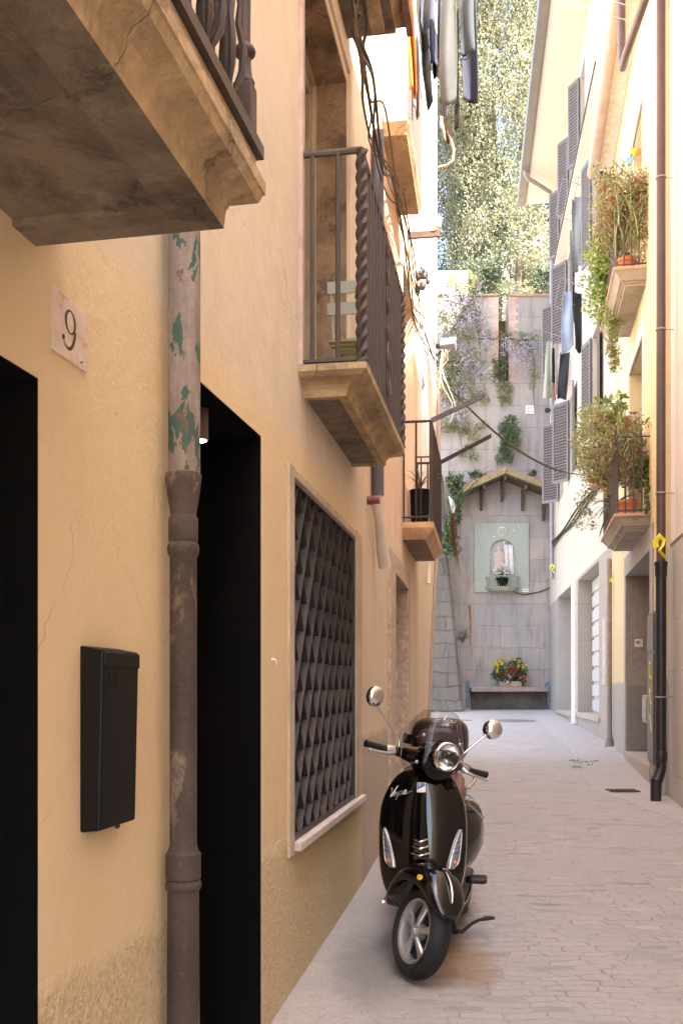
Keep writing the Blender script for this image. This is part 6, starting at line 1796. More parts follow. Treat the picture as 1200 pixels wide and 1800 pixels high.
# ------------------------------------------------------------------ plants
class Leaves:
    def __init__(s): s.V = []; s.n = 0
    def add(s, c, size, aspect=0.5, bias=(0, 0, 0), droop=0.0, rs=None, face=None):
        """diamond leaves at centres c (N,3); each folds a little along its rib"""
        g = rs or nrng
        c = np.asarray(c, float); N = len(c)
        if N == 0: return
        d = g.normal(size=(N, 3)) + np.asarray(bias, float)
        d[:, 2] -= droop
        d /= np.linalg.norm(d, axis=1, keepdims=True) + 1e-9
        r = g.normal(size=(N, 3)) * (1.0 if face is None else 0.35) + (0 if face is None else np.asarray(face)); s_ = np.cross(d, r); s_ /= np.linalg.norm(s_, axis=1, keepdims=True) + 1e-9
        sz = np.asarray(size) * g.uniform(.65, 1.25, N)
        L_ = d * sz[:, None]; W_ = s_ * (sz * aspect * .5)[:, None]
        nn = np.cross(d, s_) * (sz * .10)[:, None]
        q = np.stack([c - L_ * .5, c + W_ + nn - L_ * .05, c + L_ * .5, c - W_ + nn - L_ * .05], axis=1)
        s.V.append(q.reshape(-1, 3)); s.n += N
    def blade(s, base, d, length, width, bend, k=5):
        """one long arching leaf as a strip"""
        base = Vector(base); d = Vector(d).normalized(); side = d.cross(Vector((0, 0, 1)))
        if side.length < 1e-3: side = Vector((1, 0, 0))
        side.normalize(); p = base.copy(); L_, R_ = [], []
        for i in range(k + 1):
            t = i / k; w = width * (0.55 + .9 * t) * (1 - t) ** .7 if t > .35 else width * (.5 + t)
            w = max(w, .0008); L_.append(p - side * w / 2); R_.append(p + side * w / 2)
            p = p + d * (length / k); d = (d + Vector((0, 0, -bend / k))).normalized()
        for i in range(k): s.V.append(np.array([L_[i], R_[i], R_[i + 1], L_[i + 1]])); s.n += 1
    def build(s, name, mat, parent=None):
        V = np.concatenate(s.V); N = s.n
        if parent is None:
            mn, mx = V.min(0), V.max(0); org = np.array([(mn[0] + mx[0]) / 2, (mn[1] + mx[1]) / 2, mn[2]])
        else: org = np.array(ORG[parent.name])
        me = bpy.data.meshes.new(name); me.vertices.add(4 * N); me.vertices.foreach_set('co', (V - org).astype(np.float32).ravel())
        me.loops.add(4 * N); me.loops.foreach_set('vertex_index', np.arange(4 * N, dtype=np.int32))
        me.polygons.add(N); me.polygons.foreach_set('loop_start', np.arange(0, 4 * N, 4, dtype=np.int32)); me.polygons.foreach_set('loop_total', np.full(N, 4, np.int32))
        me.materials.append(mat); me.update(calc_edges=True); me.validate()
        o = bpy.data.objects.new(name, me); COL.objects.link(o)
        if parent is None: o.location = org; ORG[o.name] = Vector(org)
        else: o.parent = parent; ORG[o.name] = ORG[parent.name].copy()
        return o
def blob(c, r, n, shell=.5, g=None):
    g = g or nrng
    v = g.normal(size=(n, 3)); v /= np.linalg.norm(v, axis=1, keepdims=True)
    rad = g.uniform(shell, 1.0, n) ** .6
    return np.asarray(c) + v * rad[:, None] * np.asarray(r)

M['lf_cyp'] = leafmat('cypress_leaf', [(.115, .13, .07), (.155, .17, .10), (.20, .21, .13), (.235, .235, .16), (.13, .148, .085)], .7, .15, 1.1)
M['lf_dark'] = leafmat('dark_conifer_leaf', [(.04, .062, .034), (.06, .085, .046), (.085, .11, .06)], .7, .15, 1.1)
M['lf_bush'] = leafmat('bush_leaf', [(.07, .115, .045), (.11, .17, .065), (.15, .215, .09), (.075, .12, .05)], .55, .25)
M['lf_ivy'] = leafmat('ivy_leaf', [(.045, .085, .03), (.075, .125, .05), (.10, .155, .065)], .45, .2)
M['lf_lime'] = leafmat('lime_leaf', [(.25, .33, .06), (.18, .30, .07), (.36, .38, .10), (.14, .24, .06)], .5, .35)
M['lf_wist'] = leafmat('wisteria_leaf', [(.26, .28, .10), (.20, .26, .09), (.32, .30, .14), (.24, .20, .10)], .55, .35)
M['lf_blos'] = leafmat('wisteria_blossom', [(.46, .425, .48), (.54, .505, .545), (.41, .375, .44), (.58, .55, .56)], .6, .3)
M['lf_red'] = leafmat('reddish_leaf', [(.24, .07, .05), (.32, .12, .06), (.16, .22, .07), (.36, .24, .10), (.24, .30, .09), (.14, .20, .06), (.20, .06, .06)], .5, .3)
M['lf_mix'] = leafmat('dry_and_green_leaf', [(.34, .36, .14), (.22, .30, .10), (.44, .42, .22), (.34, .22, .10), (.18, .26, .08), (.30, .36, .12)], .55, .3)
M['lf_blade'] = leafmat('striped_blade', [(.30, .34, .18), (.22, .28, .13), (.40, .42, .26)], .45, .25)
M['lf_agave'] = leafmat('agave_blade', [(.10, .16, .09), (.14, .20, .12), (.08, .13, .07)], .4, .1)
M['lf_dry'] = leafmat('dry_stem', [(.32, .20, .11), (.40, .28, .16), (.24, .13, .07)], .7, .2)
M['petal_white'] = leafmat('white_petal', [(.80, .78, .75), (.72, .70, .68), (.80, .74, .70)], .6, .25)
M['petal_yellow'] = leafmat('yellow_petal', [(.75, .58, .03), (.80, .66, .05), (.70, .48, .02)], .6, .25)
M['petal_red'] = leafmat('red_petal', [(.55, .05, .02), (.62, .10, .03), (.45, .03, .03)], .6, .2)
M['petal_orange'] = leafmat('orange_petal', [(.65, .22, .03), (.60, .16, .03)], .6, .25)
M['bark'] = simple('bark', (.07, .05, .036), .95, var=.3, vs=12, bump=.8, bs=25)
M['stem'] = simple('twig', (.16, .12, .07), .9, var=.3)

# cypress trees behind the wall
def cypress(x, y, Z, top, rad, label, mat, nplume, seed, leaf=.10, per=340, trunk_h=1.4, lean=0.0):
    g = np.random.default_rng(seed)
    base = Vector(((x - 600) / F * Z, Z, 13.0 + max(0, Z - 36) * .06))
    t_ = thing('cypress_tree', label, 'tree', tuple(base), group='trees above the end wall')
    mb = MB(); H = top - base.z
    pts = [base + Vector((lean * s * H + .10 * math.sin(s * 7), .3 + .08 * math.cos(s * 5), -0.4 + s * H * .9)) for s in np.linspace(0, 1, 12)]
    mb.tube(pts, [rad * .12 * max(0.0, 1 - 1.15 * s) + .02 for s in np.linspace(0, 1, 12)], 9)
    r0 = random.Random(seed)
    for k in range(26):
        s = .06 + .85 * k / 26; a = r0.uniform(0, 2 * PI); p = base + Vector((lean * s * H, 0, s * H * .9)); R = rad * math.sin(PI * min(1, .12 + s * .86)) ** .6
        q = p + Vector((math.cos(a) * R * .45, math.sin(a) * R * .45, .2 * R + .5)); mb.tube([p, p.lerp(q, .5) + Vector((0, 0, -.1)), q], [.07 * (1 - s) + .02, .04, .012], 5)
    mb.build('trunk', M['bark'], t_, smooth=50)
    lv = Leaves(); C = []
    for k in range(nplume):
        s = g.uniform(trunk_h / H, 1.0); R = rad * (math.sin(PI * min(1, .16 + s * .84)) ** .55) * (1 + .12 * math.sin(s * 23 + seed))
        a = g.uniform(0, 2 * PI) if g.uniform() < .45 else g.uniform(-PI, 0); rr = R * g.uniform(.55, 1.0) ** .6
        c = np.array([base.x + lean * s * H + math.cos(a) * rr, base.y + math.sin(a) * rr, base.z + s * H])
        sz = g.uniform(.75, 1.35)
        pr = np.array([.42, .42, 1.15]) * sz
        n = int(per * sz)
        pts_ = blob(c, pr, n, .55, g); od = np.array([math.cos(a) * .5, math.sin(a) * .5, 1.3])
        fc = (pts_ - c) / pr; fc = fc / (np.linalg.norm(fc, axis=1, keepdims=True) + 1e-9); lv.add(pts_, leaf, .42, od * 1.2, 0, g, fc)
    lv.build('crown', mat, t_)
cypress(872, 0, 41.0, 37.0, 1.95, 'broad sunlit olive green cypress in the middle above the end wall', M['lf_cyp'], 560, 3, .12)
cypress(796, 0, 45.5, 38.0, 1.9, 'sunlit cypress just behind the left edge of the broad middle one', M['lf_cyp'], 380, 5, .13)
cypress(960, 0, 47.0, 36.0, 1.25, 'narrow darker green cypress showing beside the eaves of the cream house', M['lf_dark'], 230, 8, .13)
def shrub(name, label, c, r, n, leaf, mat, seed, stems=6, aspect=.5, cat='bush', group=None, droop=0.0, shell=.3, clumps=14, wallside=None):
    g = np.random.default_rng(seed); r0 = random.Random(seed)
    t_ = thing(name, label, cat, tuple(c), group=group); lv = Leaves(); mb = MB(); c = Vector(c)
    for k in range(clumps):
        v = g.normal(size=3); v /= np.linalg.norm(v); f = g.uniform(.35, .9)
        cc = np.array(c) + v * np.array(r) * f
        lv.add(blob(cc, np.array(r) * g.uniform(.25, .5), n // clumps, shell, g), leaf, aspect, v * .6, droop, g)
        if k < stems: mb.tube([c + Vector((0, (r[1] if wallside else 0), -r[2] * .2)), Vector(cc) + Vector((0, 0, -.1)), Vector(cc) + Vector(v) * .2], [.025, .015, .006], 5)
    lv.build('foliage', mat, t_)
    if stems: mb.build('stem', M['stem'], t_)
    return t_
shrub('shrub', 'rounded green shrub growing behind the wall top left of the notch', px(846, 492, 34), (1.0, .8, .8), 2600, .11, M['lf_dark'], 21, group='shrubs behind the wall top')
shrub('shrub', 'dark green shrub growing behind the wall top beside the zinc pipe', px(950, 498, 35), (.55, .5, 1.0), 1500, .11, M['lf_dark'], 22, group='shrubs behind the wall top')
shrub('shrub', 'low sparse shrub in the middle behind the wall top', px(905, 512, 34), (.9, .5, .35), 900, .09, M['lf_cyp'], 23, group='shrubs behind the wall top')
mb = MB(); a = px(912, 530, 38); mb.tube([Vector((a.x, 38, 12.9)), Vector((a.x + .06, 38, 14.4)), Vector((a.x - .05, 38, 16.5)), Vector((a.x, 38, 19.0))], [.20, .16, .14, .08], 9)
bt2 = thing('slender_tree', 'slender bare trunk with a thin crown behind the wall top', 'tree', (a.x, 38, 13), group='trees above the end wall'); mb.build('trunk', M['bark'], bt2, smooth=50)
lv = Leaves()
for k in range(40):
    cc = np.array([a.x + nrng.normal() * .7, 38 + nrng.normal() * .6, 17.4 + nrng.uniform(0, 4)]); lv.add(blob(cc, (.35, .35, .5), 60, .3), .15, .45, (0, 0, .7))
lv.build('crown', M['lf_cyp'], bt2)
# pale walls of a house far behind
fh = thing('distant_house', 'pale distant house glimpsed between the trunks above the wall', 'house', tuple(px(930, 500, 62)))
mb = MB(); a, b = px(880, 520, 62), px(975, 380, 62); mb.hexa([Vector((x, y, z)) for z in (13, b.z) for (x, y) in ((a.x, 62), (b.x, 62), (b.x, 68), (a.x, 68))]); mb.build('wall', simple('distant_plaster', (.62, .58, .55), .9), fh)
mb = MB(); c_ = px(921, 492, 62); mb.box(Vector((c_.x, 61.97, c_.z)), (1.0, .1, 1.2)); mb.build('window', simple('distant_shutter', (.30, .33, .36), .7), fh)
mb = MB(); mb.hexa([Vector((x, y, z)) for (z, d) in ((b.z, .4), (b.z + 1.2, -1.5)) for (x, y) in ((a.x - d, 62 - d), (b.x + d, 62 - d), (b.x + d, 68 + d), (a.x - d, 68 + d))]); mb.build('roof', M['tile_roof'], fh)
# white garden wall at top left
mb = MB(); a, b = px(700, 530, 33), px(822, 476, 33); mb.hexa([Vector((x, y, z)) for z in (13, b.z) for (x, y) in ((a.x - 6, 33), (b.x, 33), (b.x, 33.3), (a.x - 6, 33.3))])
gw = mb.build('garden_wall', M['cream']); tag(gw, 'sunlit white garden wall on top of the retaining wall behind the wisteria', 'wall')

# wisteria on the end wall
ws = thing('wisteria', 'lilac wisteria hanging down the upper left of the end wall', 'climbing plant', tuple(sb(810, 760)))
g = np.random.default_rng(77); lb_, ll_ = Leaves(), Leaves(); mb = MB(); r0 = random.Random(5)
def raceme(x, y, ln, n):
    c = sb(x, y, r0.uniform(.08, .4)); zs_ = g.uniform(0, 1, n); w = .11 * (1 - .75 * zs_)
    pts = np.stack([c.x + g.normal(size=n) * w, c.y + g.normal(size=n) * w * .7, c.z - zs_ * ln], 1); lb_.add(pts, .055, .8, (0, 0, 0), .3, g)
def dens(x, y):
    if x < 845 and 485 < y < 560: return 1.0 - abs(x - 815) / 60
    if 560 <= y < 700: return max(.0, 1 - (x - 768) / 110) * .8
    if y >= 700: return max(0, 1 - (x - 768) / 90) * .35
    return 0
for k in range(900):
    x, y = r0.uniform(764, 880), r0.uniform(482, 760)
    d = dens(x, y)
    if r0.random() < d:
        if r0.random() < .55: raceme(x, y, r0.uniform(.25, .5), 34)
        else: ll_.add(blob(sb(x, y, r0.uniform(.05, .35)), (.22, .14, .16), 16, .2, g), .12, .42, (0, 0, 0), .6, g)
for (x, y) in ((880, 600), (893, 605), (905, 600), (915, 598), (925, 602), (935, 607), (898, 622), (910, 618), (922, 625), (931, 622), (902, 612), (890, 598), (918, 610), (936, 600)):
    raceme(x, y, r0.uniform(.35, .6), 60); ll_.add(blob(sb(x, y - 9, .15), (.25, .12, .14), 14, .2, g), .11, .42, (0, 0, 0), .4, g)
for (x, y) in ((938, 650), (934, 668), (940, 662), (933, 680)): ll_.add(blob(sb(x, y, .1), (.16, .1, .14), 18, .2, g), .10, .45, (0, 0, 0), .4, g)
for pts in ([(770, 600), (790, 640), (802, 690), (800, 740), (812, 790)], [(775, 560), (810, 590), (850, 598), (885, 596), (930, 600), (938, 640), (934, 690), (940, 722)], [(770, 680), (800, 700), (830, 705)], [(775, 520), (820, 540), (840, 580), (845, 640)], [(780, 745), (815, 755), (838, 778)]):
    sm = [sb(x + r0.uniform(-2, 2), y, .06) for x, y in pts]; mb.tube(sm, [.03 - .022 * i / (len(sm) - 1) for i in range(len(sm))], 5)
for (x, y) in ((775, 742), (790, 755), (800, 752), (815, 757), (828, 760), (832, 772), (845, 750), (822, 790), (810, 800), (830, 805), (778, 700), (795, 706), (850, 705), (835, 698), (792, 660), (806, 648)):
    ll_.add(blob(sb(x, y, .15), (.22, .12, .16), 34, .2, g), .12, .45, (0, 0, 0), .4, g)
mb.build('stem', M['stem'], ws); lb_.build('blossom', M['lf_blos'], ws); ll_.build('leaves', M['lf_wist'], ws)
# round bush growing out of the wall
wb = shrub('wall_bush', 'bushy dark green plant growing out of the end wall above the shrine roof', sb(890, 765, .25), (.46, .28, .45), 2600, .075, M['lf_bush'], 31, cat='plant', droop=.3, wallside=True, stems=9)
lv = Leaves(); g = np.random.default_rng(6)
for k in range(12): lv.add(blob(sb(886 + g.normal() * 7, 795 + g.normal() * 8, .15), (.16, .1, .2), 60, .2, g), .075, .5, (0, 0, -.3), .6, g)
lv.build('trailing_foliage', M['lf_bush'], wb)
# plants in the slot and tufts on the shrine roof and walls
shrub('wall_plant', 'leafy green plant filling the foot of the slot in the end wall', sb(880, 655, .12), (.36, .15, .5), 260, .12, M['lf_bush'], 33, cat='plant', group='plants sprouting from the end wall', wallside=True)
shrub('wall_plant', 'tuft of green leaves at the left end of the shrine roof', sb(802, 852, .5), (.35, .2, .22), 420, .10, M['lf_bush'], 34, cat='plant', group='plants sprouting from the end wall')
shrub('wall_plant', 'tuft of leaves on the upper left slope of the shrine roof', sb(834, 840, .4), (.32, .2, .12), 260, .10, M['lf_bush'], 35, cat='plant', group='plants sprouting from the end wall')
shrub('wall_plant', 'small leafy sprig on the right slope of the shrine roof', sb(931, 838, .4), (.13, .12, .16), 110, .10, M['lf_bush'], 36, cat='plant', group='plants sprouting from the end wall')
shrub('wall_plant', 'brown and green hanging tuft below the slot in the end wall', sb(885, 693, .08), (.35, .1, .35), 420, .08, M['lf_mix'], 37, cat='plant', group='plants sprouting from the end wall', wallside=True)
shrub('wall_plant', 'sparse little sprig beside the buttress low on the end wall', sb(812, 1118, .05), (.14, .06, .22), 60, .07, M['lf_ivy'], 38, cat='plant', group='plants sprouting from the end wall', stems=2)
iv = thing('ivy', 'dark green ivy hanging beside the top of the buttress', 'climbing plant', tuple(px(795, 970, 29.3)))
lv = Leaves(); mb = MB(); g = np.random.default_rng(9)
for k in range(95):
    u = g.uniform(); y = 838 + u * 135; x = 795 + 5 * math.sin(u * 6) + g.normal() * (4 + 5 * (u > .75)); lv.add(blob(px(x, y, 29.35 - abs(g.normal()) * .12), (.16, .12, .18), 16, .2, g), .13, .55, (0, -.3, 0), .5, g)
lv.build('foliage', M['lf_ivy'], iv); mb.tube([px(790, 835, 29.5), px(796, 880, 29.4), px(794, 930, 29.4), px(797, 965, 29.4)], [.03, .025, .02, .01], 5); mb.build('stem', M['stem'], iv)
# white cloth caught in the ivy
mb = MB(); rows = [[px(788 + (i * .8) + w * k, 872 + i * 4.2, 28.9 + .04 * math.sin(i + k)) for k in range(5)] for i, w in ((0, .4), (1, 1.0), (2, 1.7), (3, 2.0), (4, 2.2), (5, 2.0), (6, 1.5), (7, 1.0))]
mb.grid(rows); tag(mb.build('rag', simple('pale_rag', (.60, .57, .56), .8), solid=.01, smooth=60), 'pale white rag hanging among the ivy near the lowest left balcony', 'cloth')

# flowers
def flower_heads(lv, cs, r, n, size, g):
    for c in cs: lv.add(blob(c, (r, r * .8, r), n, .1, g), size, .8, (0, -.4, .2), 0, g)
fp = thing('flower_trough', 'stone trough of yellow, red and white flowers standing on the stone bench', 'flower trough', tuple(sb(893, 1206, .25)))
a, b = sb(873, 1206.8, .40), sb(912, 1197.5, .40); mb = MB(); mb.hexa([Vector((x, y, z)) for z in (bt_ + .001, b.z) for (x, y) in ((a.x, BY - .40), (b.x, BY - .40), (b.x, BY - .12), (a.x, BY - .12))]); mb.build('trough', simple('trough_stone', (.34, .25, .17), .9, var=.2, bump=.4), fp, bevel=.015)
g = np.random.default_rng(12); lv = Leaves()
for k in range(46):
    x, y = g.uniform(863, 921), g.uniform(1160, 1200)
    if abs(x - 892) / 31 + abs(y - 1186) / 34 > 1.15: continue
    lv.add(blob(sb(x, y, .30 + g.uniform(-.12, .16)), (.16, .13, .13), 55, .2, g), .085, .5, (0, -.3, .3), 0, g)
lv.build('foliage', M['lf_ivy'], fp)
def fl(name, mat, pts, r, n, s):
    lv = Leaves(); flower_heads(lv, [sb(x, y, .42 + g.uniform(-.04, .08)) for x, y in pts], r, n, s, g); lv.build(name, mat, fp)
fl('yellow_flowers', M['petal_yellow'], [(868, 1166), (871, 1170), (875, 1163), (872, 1175), (878, 1168), (880, 1158), (869, 1180), (903, 1166), (908, 1163), (906, 1172), (911, 1168), (913, 1175), (900, 1160), (884, 1174), (891, 1156), (861, 1169), (919, 1170), (905, 1178)], .06, 22, .05)
fl('red_flowers', M['petal_red'], [(872, 1187), (875, 1185), (882, 1191), (886, 1189), (893, 1180), (897, 1185), (905, 1187), (909, 1190), (915, 1193), (902, 1176), (889, 1184), (896, 1176)], .06, 20, .055)
fl('orange_flowers', M['petal_orange'], [(890, 1172), (896, 1173), (905, 1174), (886, 1177), (916, 1188)], .045, 14, .05)
fl('white_flowers', M['petal_white'], [(885, 1181), (888, 1186), (891, 1190), (892, 1194), (883, 1196), (886, 1199), (889, 1197)], .045, 12, .05)
# white flowers in the shrine basket
wf_ = thing('flower_pot', 'dark pot of white flowers in the green basket of the shrine', 'flower pot', tuple(sb(880, 1033, .28)))
mb = MB(); c = sb(880, 1034, .26); mb.lathe(c, (0, 0, 1), [(.13, 0), (.20, .26), (.21, .28), (.17, .27), (0, .26)], 16); mb.build('pot', M['black_plastic'], wf_, smooth=40)
lv = Leaves(); flower_heads(lv, [sb(x, y, .28) for x, y in ((868, 1004), (872, 1000), (877, 1006), (880, 1000), (884, 1004), (888, 1000), (890, 1008), (874, 1009), (883, 1010), (879, 995), (886, 995), (870, 1010))], .07, 22, .06, g); lv.build('white_flowers', M['petal_white'], wf_)
lv = Leaves(); lv.add(blob(sb(879, 1009, .22), (.28, .12, .16), 160, .1, g), .07, .5); lv.build('foliage', M['lf_ivy'], wf_)
# plant on the lowest left balcony
c = L.P(10.6, .12, ztop)
pp = thing('potted_plant', 'black pot with a dried plant inside the lowest left balcony', 'potted plant', tuple(c))
mb = MB(); mb.lathe(c + Vector((0, 0, .003)), (0, 0, 1), [(.09, 0), (.10, .30), (.105, .44), (.11, .45), (.11, .47), (.09, .46), (0, .45)], 14); mb.build('pot', M['black_plastic'], pp, smooth=40)
lv = Leaves(); r0 = random.Random(3)
for k in range(22): a = r0.uniform(0, 2 * PI); lv.blade(c + Vector((0, 0, .46)), (math.cos(a) * .4, math.sin(a) * .4, 1), r0.uniform(.2, .45), .022, 2.2)
lv.build('foliage', M['lf_dry'], pp)
c = L.P(11.75, .36, ztop)
pp = thing('potted_plant', 'tall green bladed plant hanging off the far corner of the lowest left balcony', 'potted plant', tuple(c))
lv = Leaves()
for k in range(9): lv.blade(c + Vector((.03, 0, .25 + .03 * k)), (.3 + .25 * r0.random(), -.1, 1.0), r0.uniform(.35, .8), .05, 1.0)
lv.build('green_blades', M['lf_lime'], pp)
lv = Leaves()
for k in range(60): lv.blade(c + Vector((.02 + .04 * r0.random(), r0.uniform(-.05, .05), .35 * r0.random() + .1)), (.2, .1 * r0.random(), -.6), r0.uniform(.15, .5), .02, 1.5)
lv.build('dry_leaves', M['lf_dry'], pp)

# balcony plants on the yellow house
def pot(label, Z, o, z, r, h, mat, foliage):
    c = RY.P(Z, o, z); t_ = thing('potted_plant', label, 'potted plant', tuple(c), group='pots on the yellow house balconies')
    mb = MB(); mb.lathe(c + Vector((0, 0, .003)), (0, 0, 1), [(r * .74, 0), (r * .93, h * .80), (r * 1.06, h * .80), (r * 1.08, h), (r * .96, h), (r * .92, h * .92), (0, h * .9)], 22); mb.build('pot', M['terracotta'], t_, smooth=35)
    foliage(t_, c + Vector((0, 0, h)))
    return t_
g = np.random.default_rng(50); r0 = random.Random(50)
Za, Zb, zt1, o1 = YB1
def yc(x, y, Z): p = px(x, y, Z); return np.array(p)
def ivy_f(t_, c):
    lv = Leaves()
    for (x, y) in ((1128, 815), (1135, 822), (1141, 830), (1122, 838), (1133, 808), (1141, 815), (1118, 850), (1127, 846), (1138, 845), (1143, 812)): lv.add(blob(yc(x, y, 12.5), (.10, .14, .09), 46, .2, g), .055, .6, (-.2, -.3, 0), .3, g)
    for k in range(3):
        for y in np.linspace(845, 900, 16): lv.add(blob(yc(1134 + 2 * k + math.sin(y * .2) * 2, y, 12.25), (.02, .02, .02), 3, .2, g), .045, .6, (0, -.3, 0), .5, g)
    lv.build('foliage', M['lf_bush'], t_)
pot('large terracotta pot with green ivy behind the rails of the lower balcony', 12.75, .22, zt1, .115, .24, None, ivy_f)
def red_f(t_, c):
    lv = Leaves()
    for k in range(150):
        x, y, Z = g.uniform(1040, 1142), g.uniform(735, 850), g.uniform(12.4, 14.3)
        x0 = 1112 - (Z - 12.4) * 14
        lv.add(blob(yc(min(x, 1142), y, Z), (.11, .14, .14), 22, .2, g), .075, .38, (-.3, -.2, -.2), .5, g)
    lv.build('red_foliage', M['lf_red'], t_)
    lv = Leaves()
    for k in range(130):
        lv.blade(RY.P(g.uniform(12.3, 14.4), g.uniform(.1, .5), zt1 + g.uniform(.75, 1.1)), (g.normal() * .7 - .3, g.normal() * .7 - .3, 1.0), g.uniform(.25, .5), .028, 2.4)
    lv.build('striped_blades', M['lf_blade'], t_)
pot('terracotta pot with red leaved and striped plants on the lower balcony', 13.2, .2, zt1, .11, .24, None, red_f)
def mix_f(t_, c):
    lv = Leaves()
    for k in range(330):
        x, y = g.uniform(1008, 1090), g.uniform(712, 875); Z = g.uniform(13.8, 15.2)
        e = ((x - 1058) / 46) ** 2 + ((y - 780) / 80) ** 2
        if e > 1: continue
        lv.add(blob(yc(x, y, Z), (.12, .16, .13), 24, .2, g), .05, .45, (-.4, -.2, .1), .2, g)
    for k in range(40):
        x = 1030 + g.normal() * 12; y = 860 + g.uniform(0, 70); lv.add(blob(yc(x, y, 14.8), (.06, .08, .08), 9, .2, g), .05, .5, (0, 0, 0), .4, g)
    lv.build('foliage', M['lf_mix'], t_)
    lv = Leaves()
    for (x, y) in ((1066, 845), (1070, 850), (1068, 860), (1073, 846), (1066, 868), (1072, 862), (1075, 870)): lv.add(blob(yc(x, y, 13.9), (.05, .06, .06), 26, .1, g), .05, .8, (-.3, -.3, 0), 0, g)
    lv.build('yellow_flowers', M['petal_yellow'], t_)
pot('terracotta pot with pale feathery trailing plant at the far end of the lower balcony', 14.2, .26, zt1, .11, .24, None, mix_f)
def lime_f(t_, c):
    lv = Leaves(); mb = MB()
    for (x, y) in ((1078, 735), (1085, 722), (1072, 728), (1092, 718), (1068, 738), (1097, 735), (1083, 712), (1062, 702), (1095, 694)): lv.add(blob(yc(x, y, 13.6), (.10, .1, .05), 11, .2, g), .13, .5, (-.4, -.2, .3), .2, g)
    lv.build('foliage', M['lf_lime'], t_); mb.tube([c, c + Vector((-.05, 0, .6)), Vector(yc(1080, 712, 13.6))], [.015, .012, .006], 5); mb.build('stem', M['stem'], t_)
pot('terracotta pot with a tall lime leaved plant rising over the lower balcony', 13.7, .24, zt1, .10, .22, None, lime_f)
def agave(label, c, n, ln, mat, seed, w=.06):
    r_ = random.Random(seed); t_ = thing('agave', label, 'plant', tuple(c)); lv = Leaves(); mb = MB()
    for k in range(n): a = r_.uniform(0, 2 * PI); e = r_.uniform(-.5, .9); lv.blade(c, (math.cos(a) - .3, math.sin(a) * .8 - .5, e), r_.uniform(.6, 1.1) * ln, w, 1.2, 6)
    lv.build('leaves', mat, t_); mb.lathe(Vector(c) + Vector((0, 0, -.10)), (0, 0, 1), [(.05, 0), (.075, .12), (.07, .13), (0, .12)], 12); mb.build('pot', M['terracotta'], t_); return t_
agave('spiky agave spilling out below the rails of the lower yellow house balcony', Vector(yc(1077, 890, 13.6)), 26, .62, M['lf_agave'], 4)
# upper balcony
Za, Zb, zt2, o2 = YB2
def up1(t_, c):
    lv = Leaves()
    for k in range(190):
        Z = g.uniform(12.5, 14.2); o = g.uniform(.05, .55); z = zt2 + g.uniform(.55, 1.25)
        lv.add(blob(RY.P(Z, o, z), (.10, .14, .12), 24, .2, g), .06, .45, (-.3, -.3, -.2), .5, g)
    for k in range(60):
        Z = g.uniform(12.45, 12.8); o = g.uniform(.0, .22); lv.add(blob(RY.P(Z, o, zt2 + g.uniform(.15, 1.1)), (.06, .08, .12), 16, .2, g), .05, .4, (0, -.2, -.3), .6, g)
    lv.build('red_foliage', M['lf_red'], t_)
    lv = Leaves()
    for k in range(120): lv.blade(RY.P(g.uniform(12.4, 13.4), g.uniform(.05, .40), zt2 + g.uniform(.1, 1.0)), (g.normal() * .35, g.normal() * .3 - .1, 1.0), g.uniform(.3, .7), .022, 1.8)
    lv.build('blades', M['lf_blade'], t_)
pot('terracotta pot with tangled red foliage behind the rails of the upper balcony', 12.95, .22, zt2, .115, .22, None, up1)
def up2(t_, c):
    lv = Leaves()
    for k in range(150):
        x, y = 1066 + g.normal() * 14, g.uniform(420, 560); lv.add(blob(yc(x, y, 14.2 + g.normal() * .2), (.12, .12, .14), 24, .2, g), .065, .55, (-.3, -.3, 0), .4, g)
    for (x, y) in ((1038, 400), (1042, 425), (1035, 450), (1050, 410), (1046, 470), (1040, 520), (1032, 525), (1028, 540)): lv.add(blob(yc(x, y, 14.6), (.08, .08, .1), 14, .2, g), .06, .55, (-.2, -.2, 0), .4, g)
    lv.build('lime_foliage', M['lf_lime'], t_)
    lv = Leaves()
    for k in range(140):
        y = g.uniform(540, 650); x = 1078 + g.normal() * (9 - (y - 540) * .05); lv.add(blob(yc(x, y, 14.0), (.06, .07, .07), 10, .2, g), .045, .45, (-.2, -.2, 0), .5, g)
    for k in range(110):
        x, y = g.uniform(1040, 1110), g.uniform(290, 430); lv.add(blob(yc(x, y, 13.9), (.10, .1, .10), 10, .2, g), .055, .4, (-.4, -.1, 0), .3, g)
    lv.build('trailing_foliage', M['lf_mix'], t_)
pot('terracotta pot with lime green and dry trailing plants off the end of the upper balcony', 14.0, .26, zt2, .10, .2, None, up2)
# toy windmill
c = Vector(yc(1113, 275, 13.0)); wm = thing('toy_windmill', 'colourful toy windmill stuck among the upper balcony plants', 'toy windmill', tuple(c - Vector((0, 0, .5))))
mb = MB(); mb.tube([c - Vector((0, -.02, .5)), c + Vector((0, .02, 0))], .006, 6); mb.build('stick', M['white'], wm)
for k, col in enumerate(((.80, .70, .04), (.75, .30, .04), (.70, .32, .22), (.10, .35, .62))):
    a = math.radians(100 - 62 * k if k < 3 else 215); d = Vector((math.cos(a), 0, math.sin(a))); e = Vector((-d.z, 0, d.x)); mb = MB()
    mb.add([c, c + d * .10 + e * .05 + Vector((0, -.03, 0)), c + d * .13, c + d * .07 - e * .05 + Vector((0, .02, 0))], [(0, 1, 2), (0, 2, 3)]); mb.build('vane', simple('windmill_vane', col, .5, var=.03), wm, solid=.004)
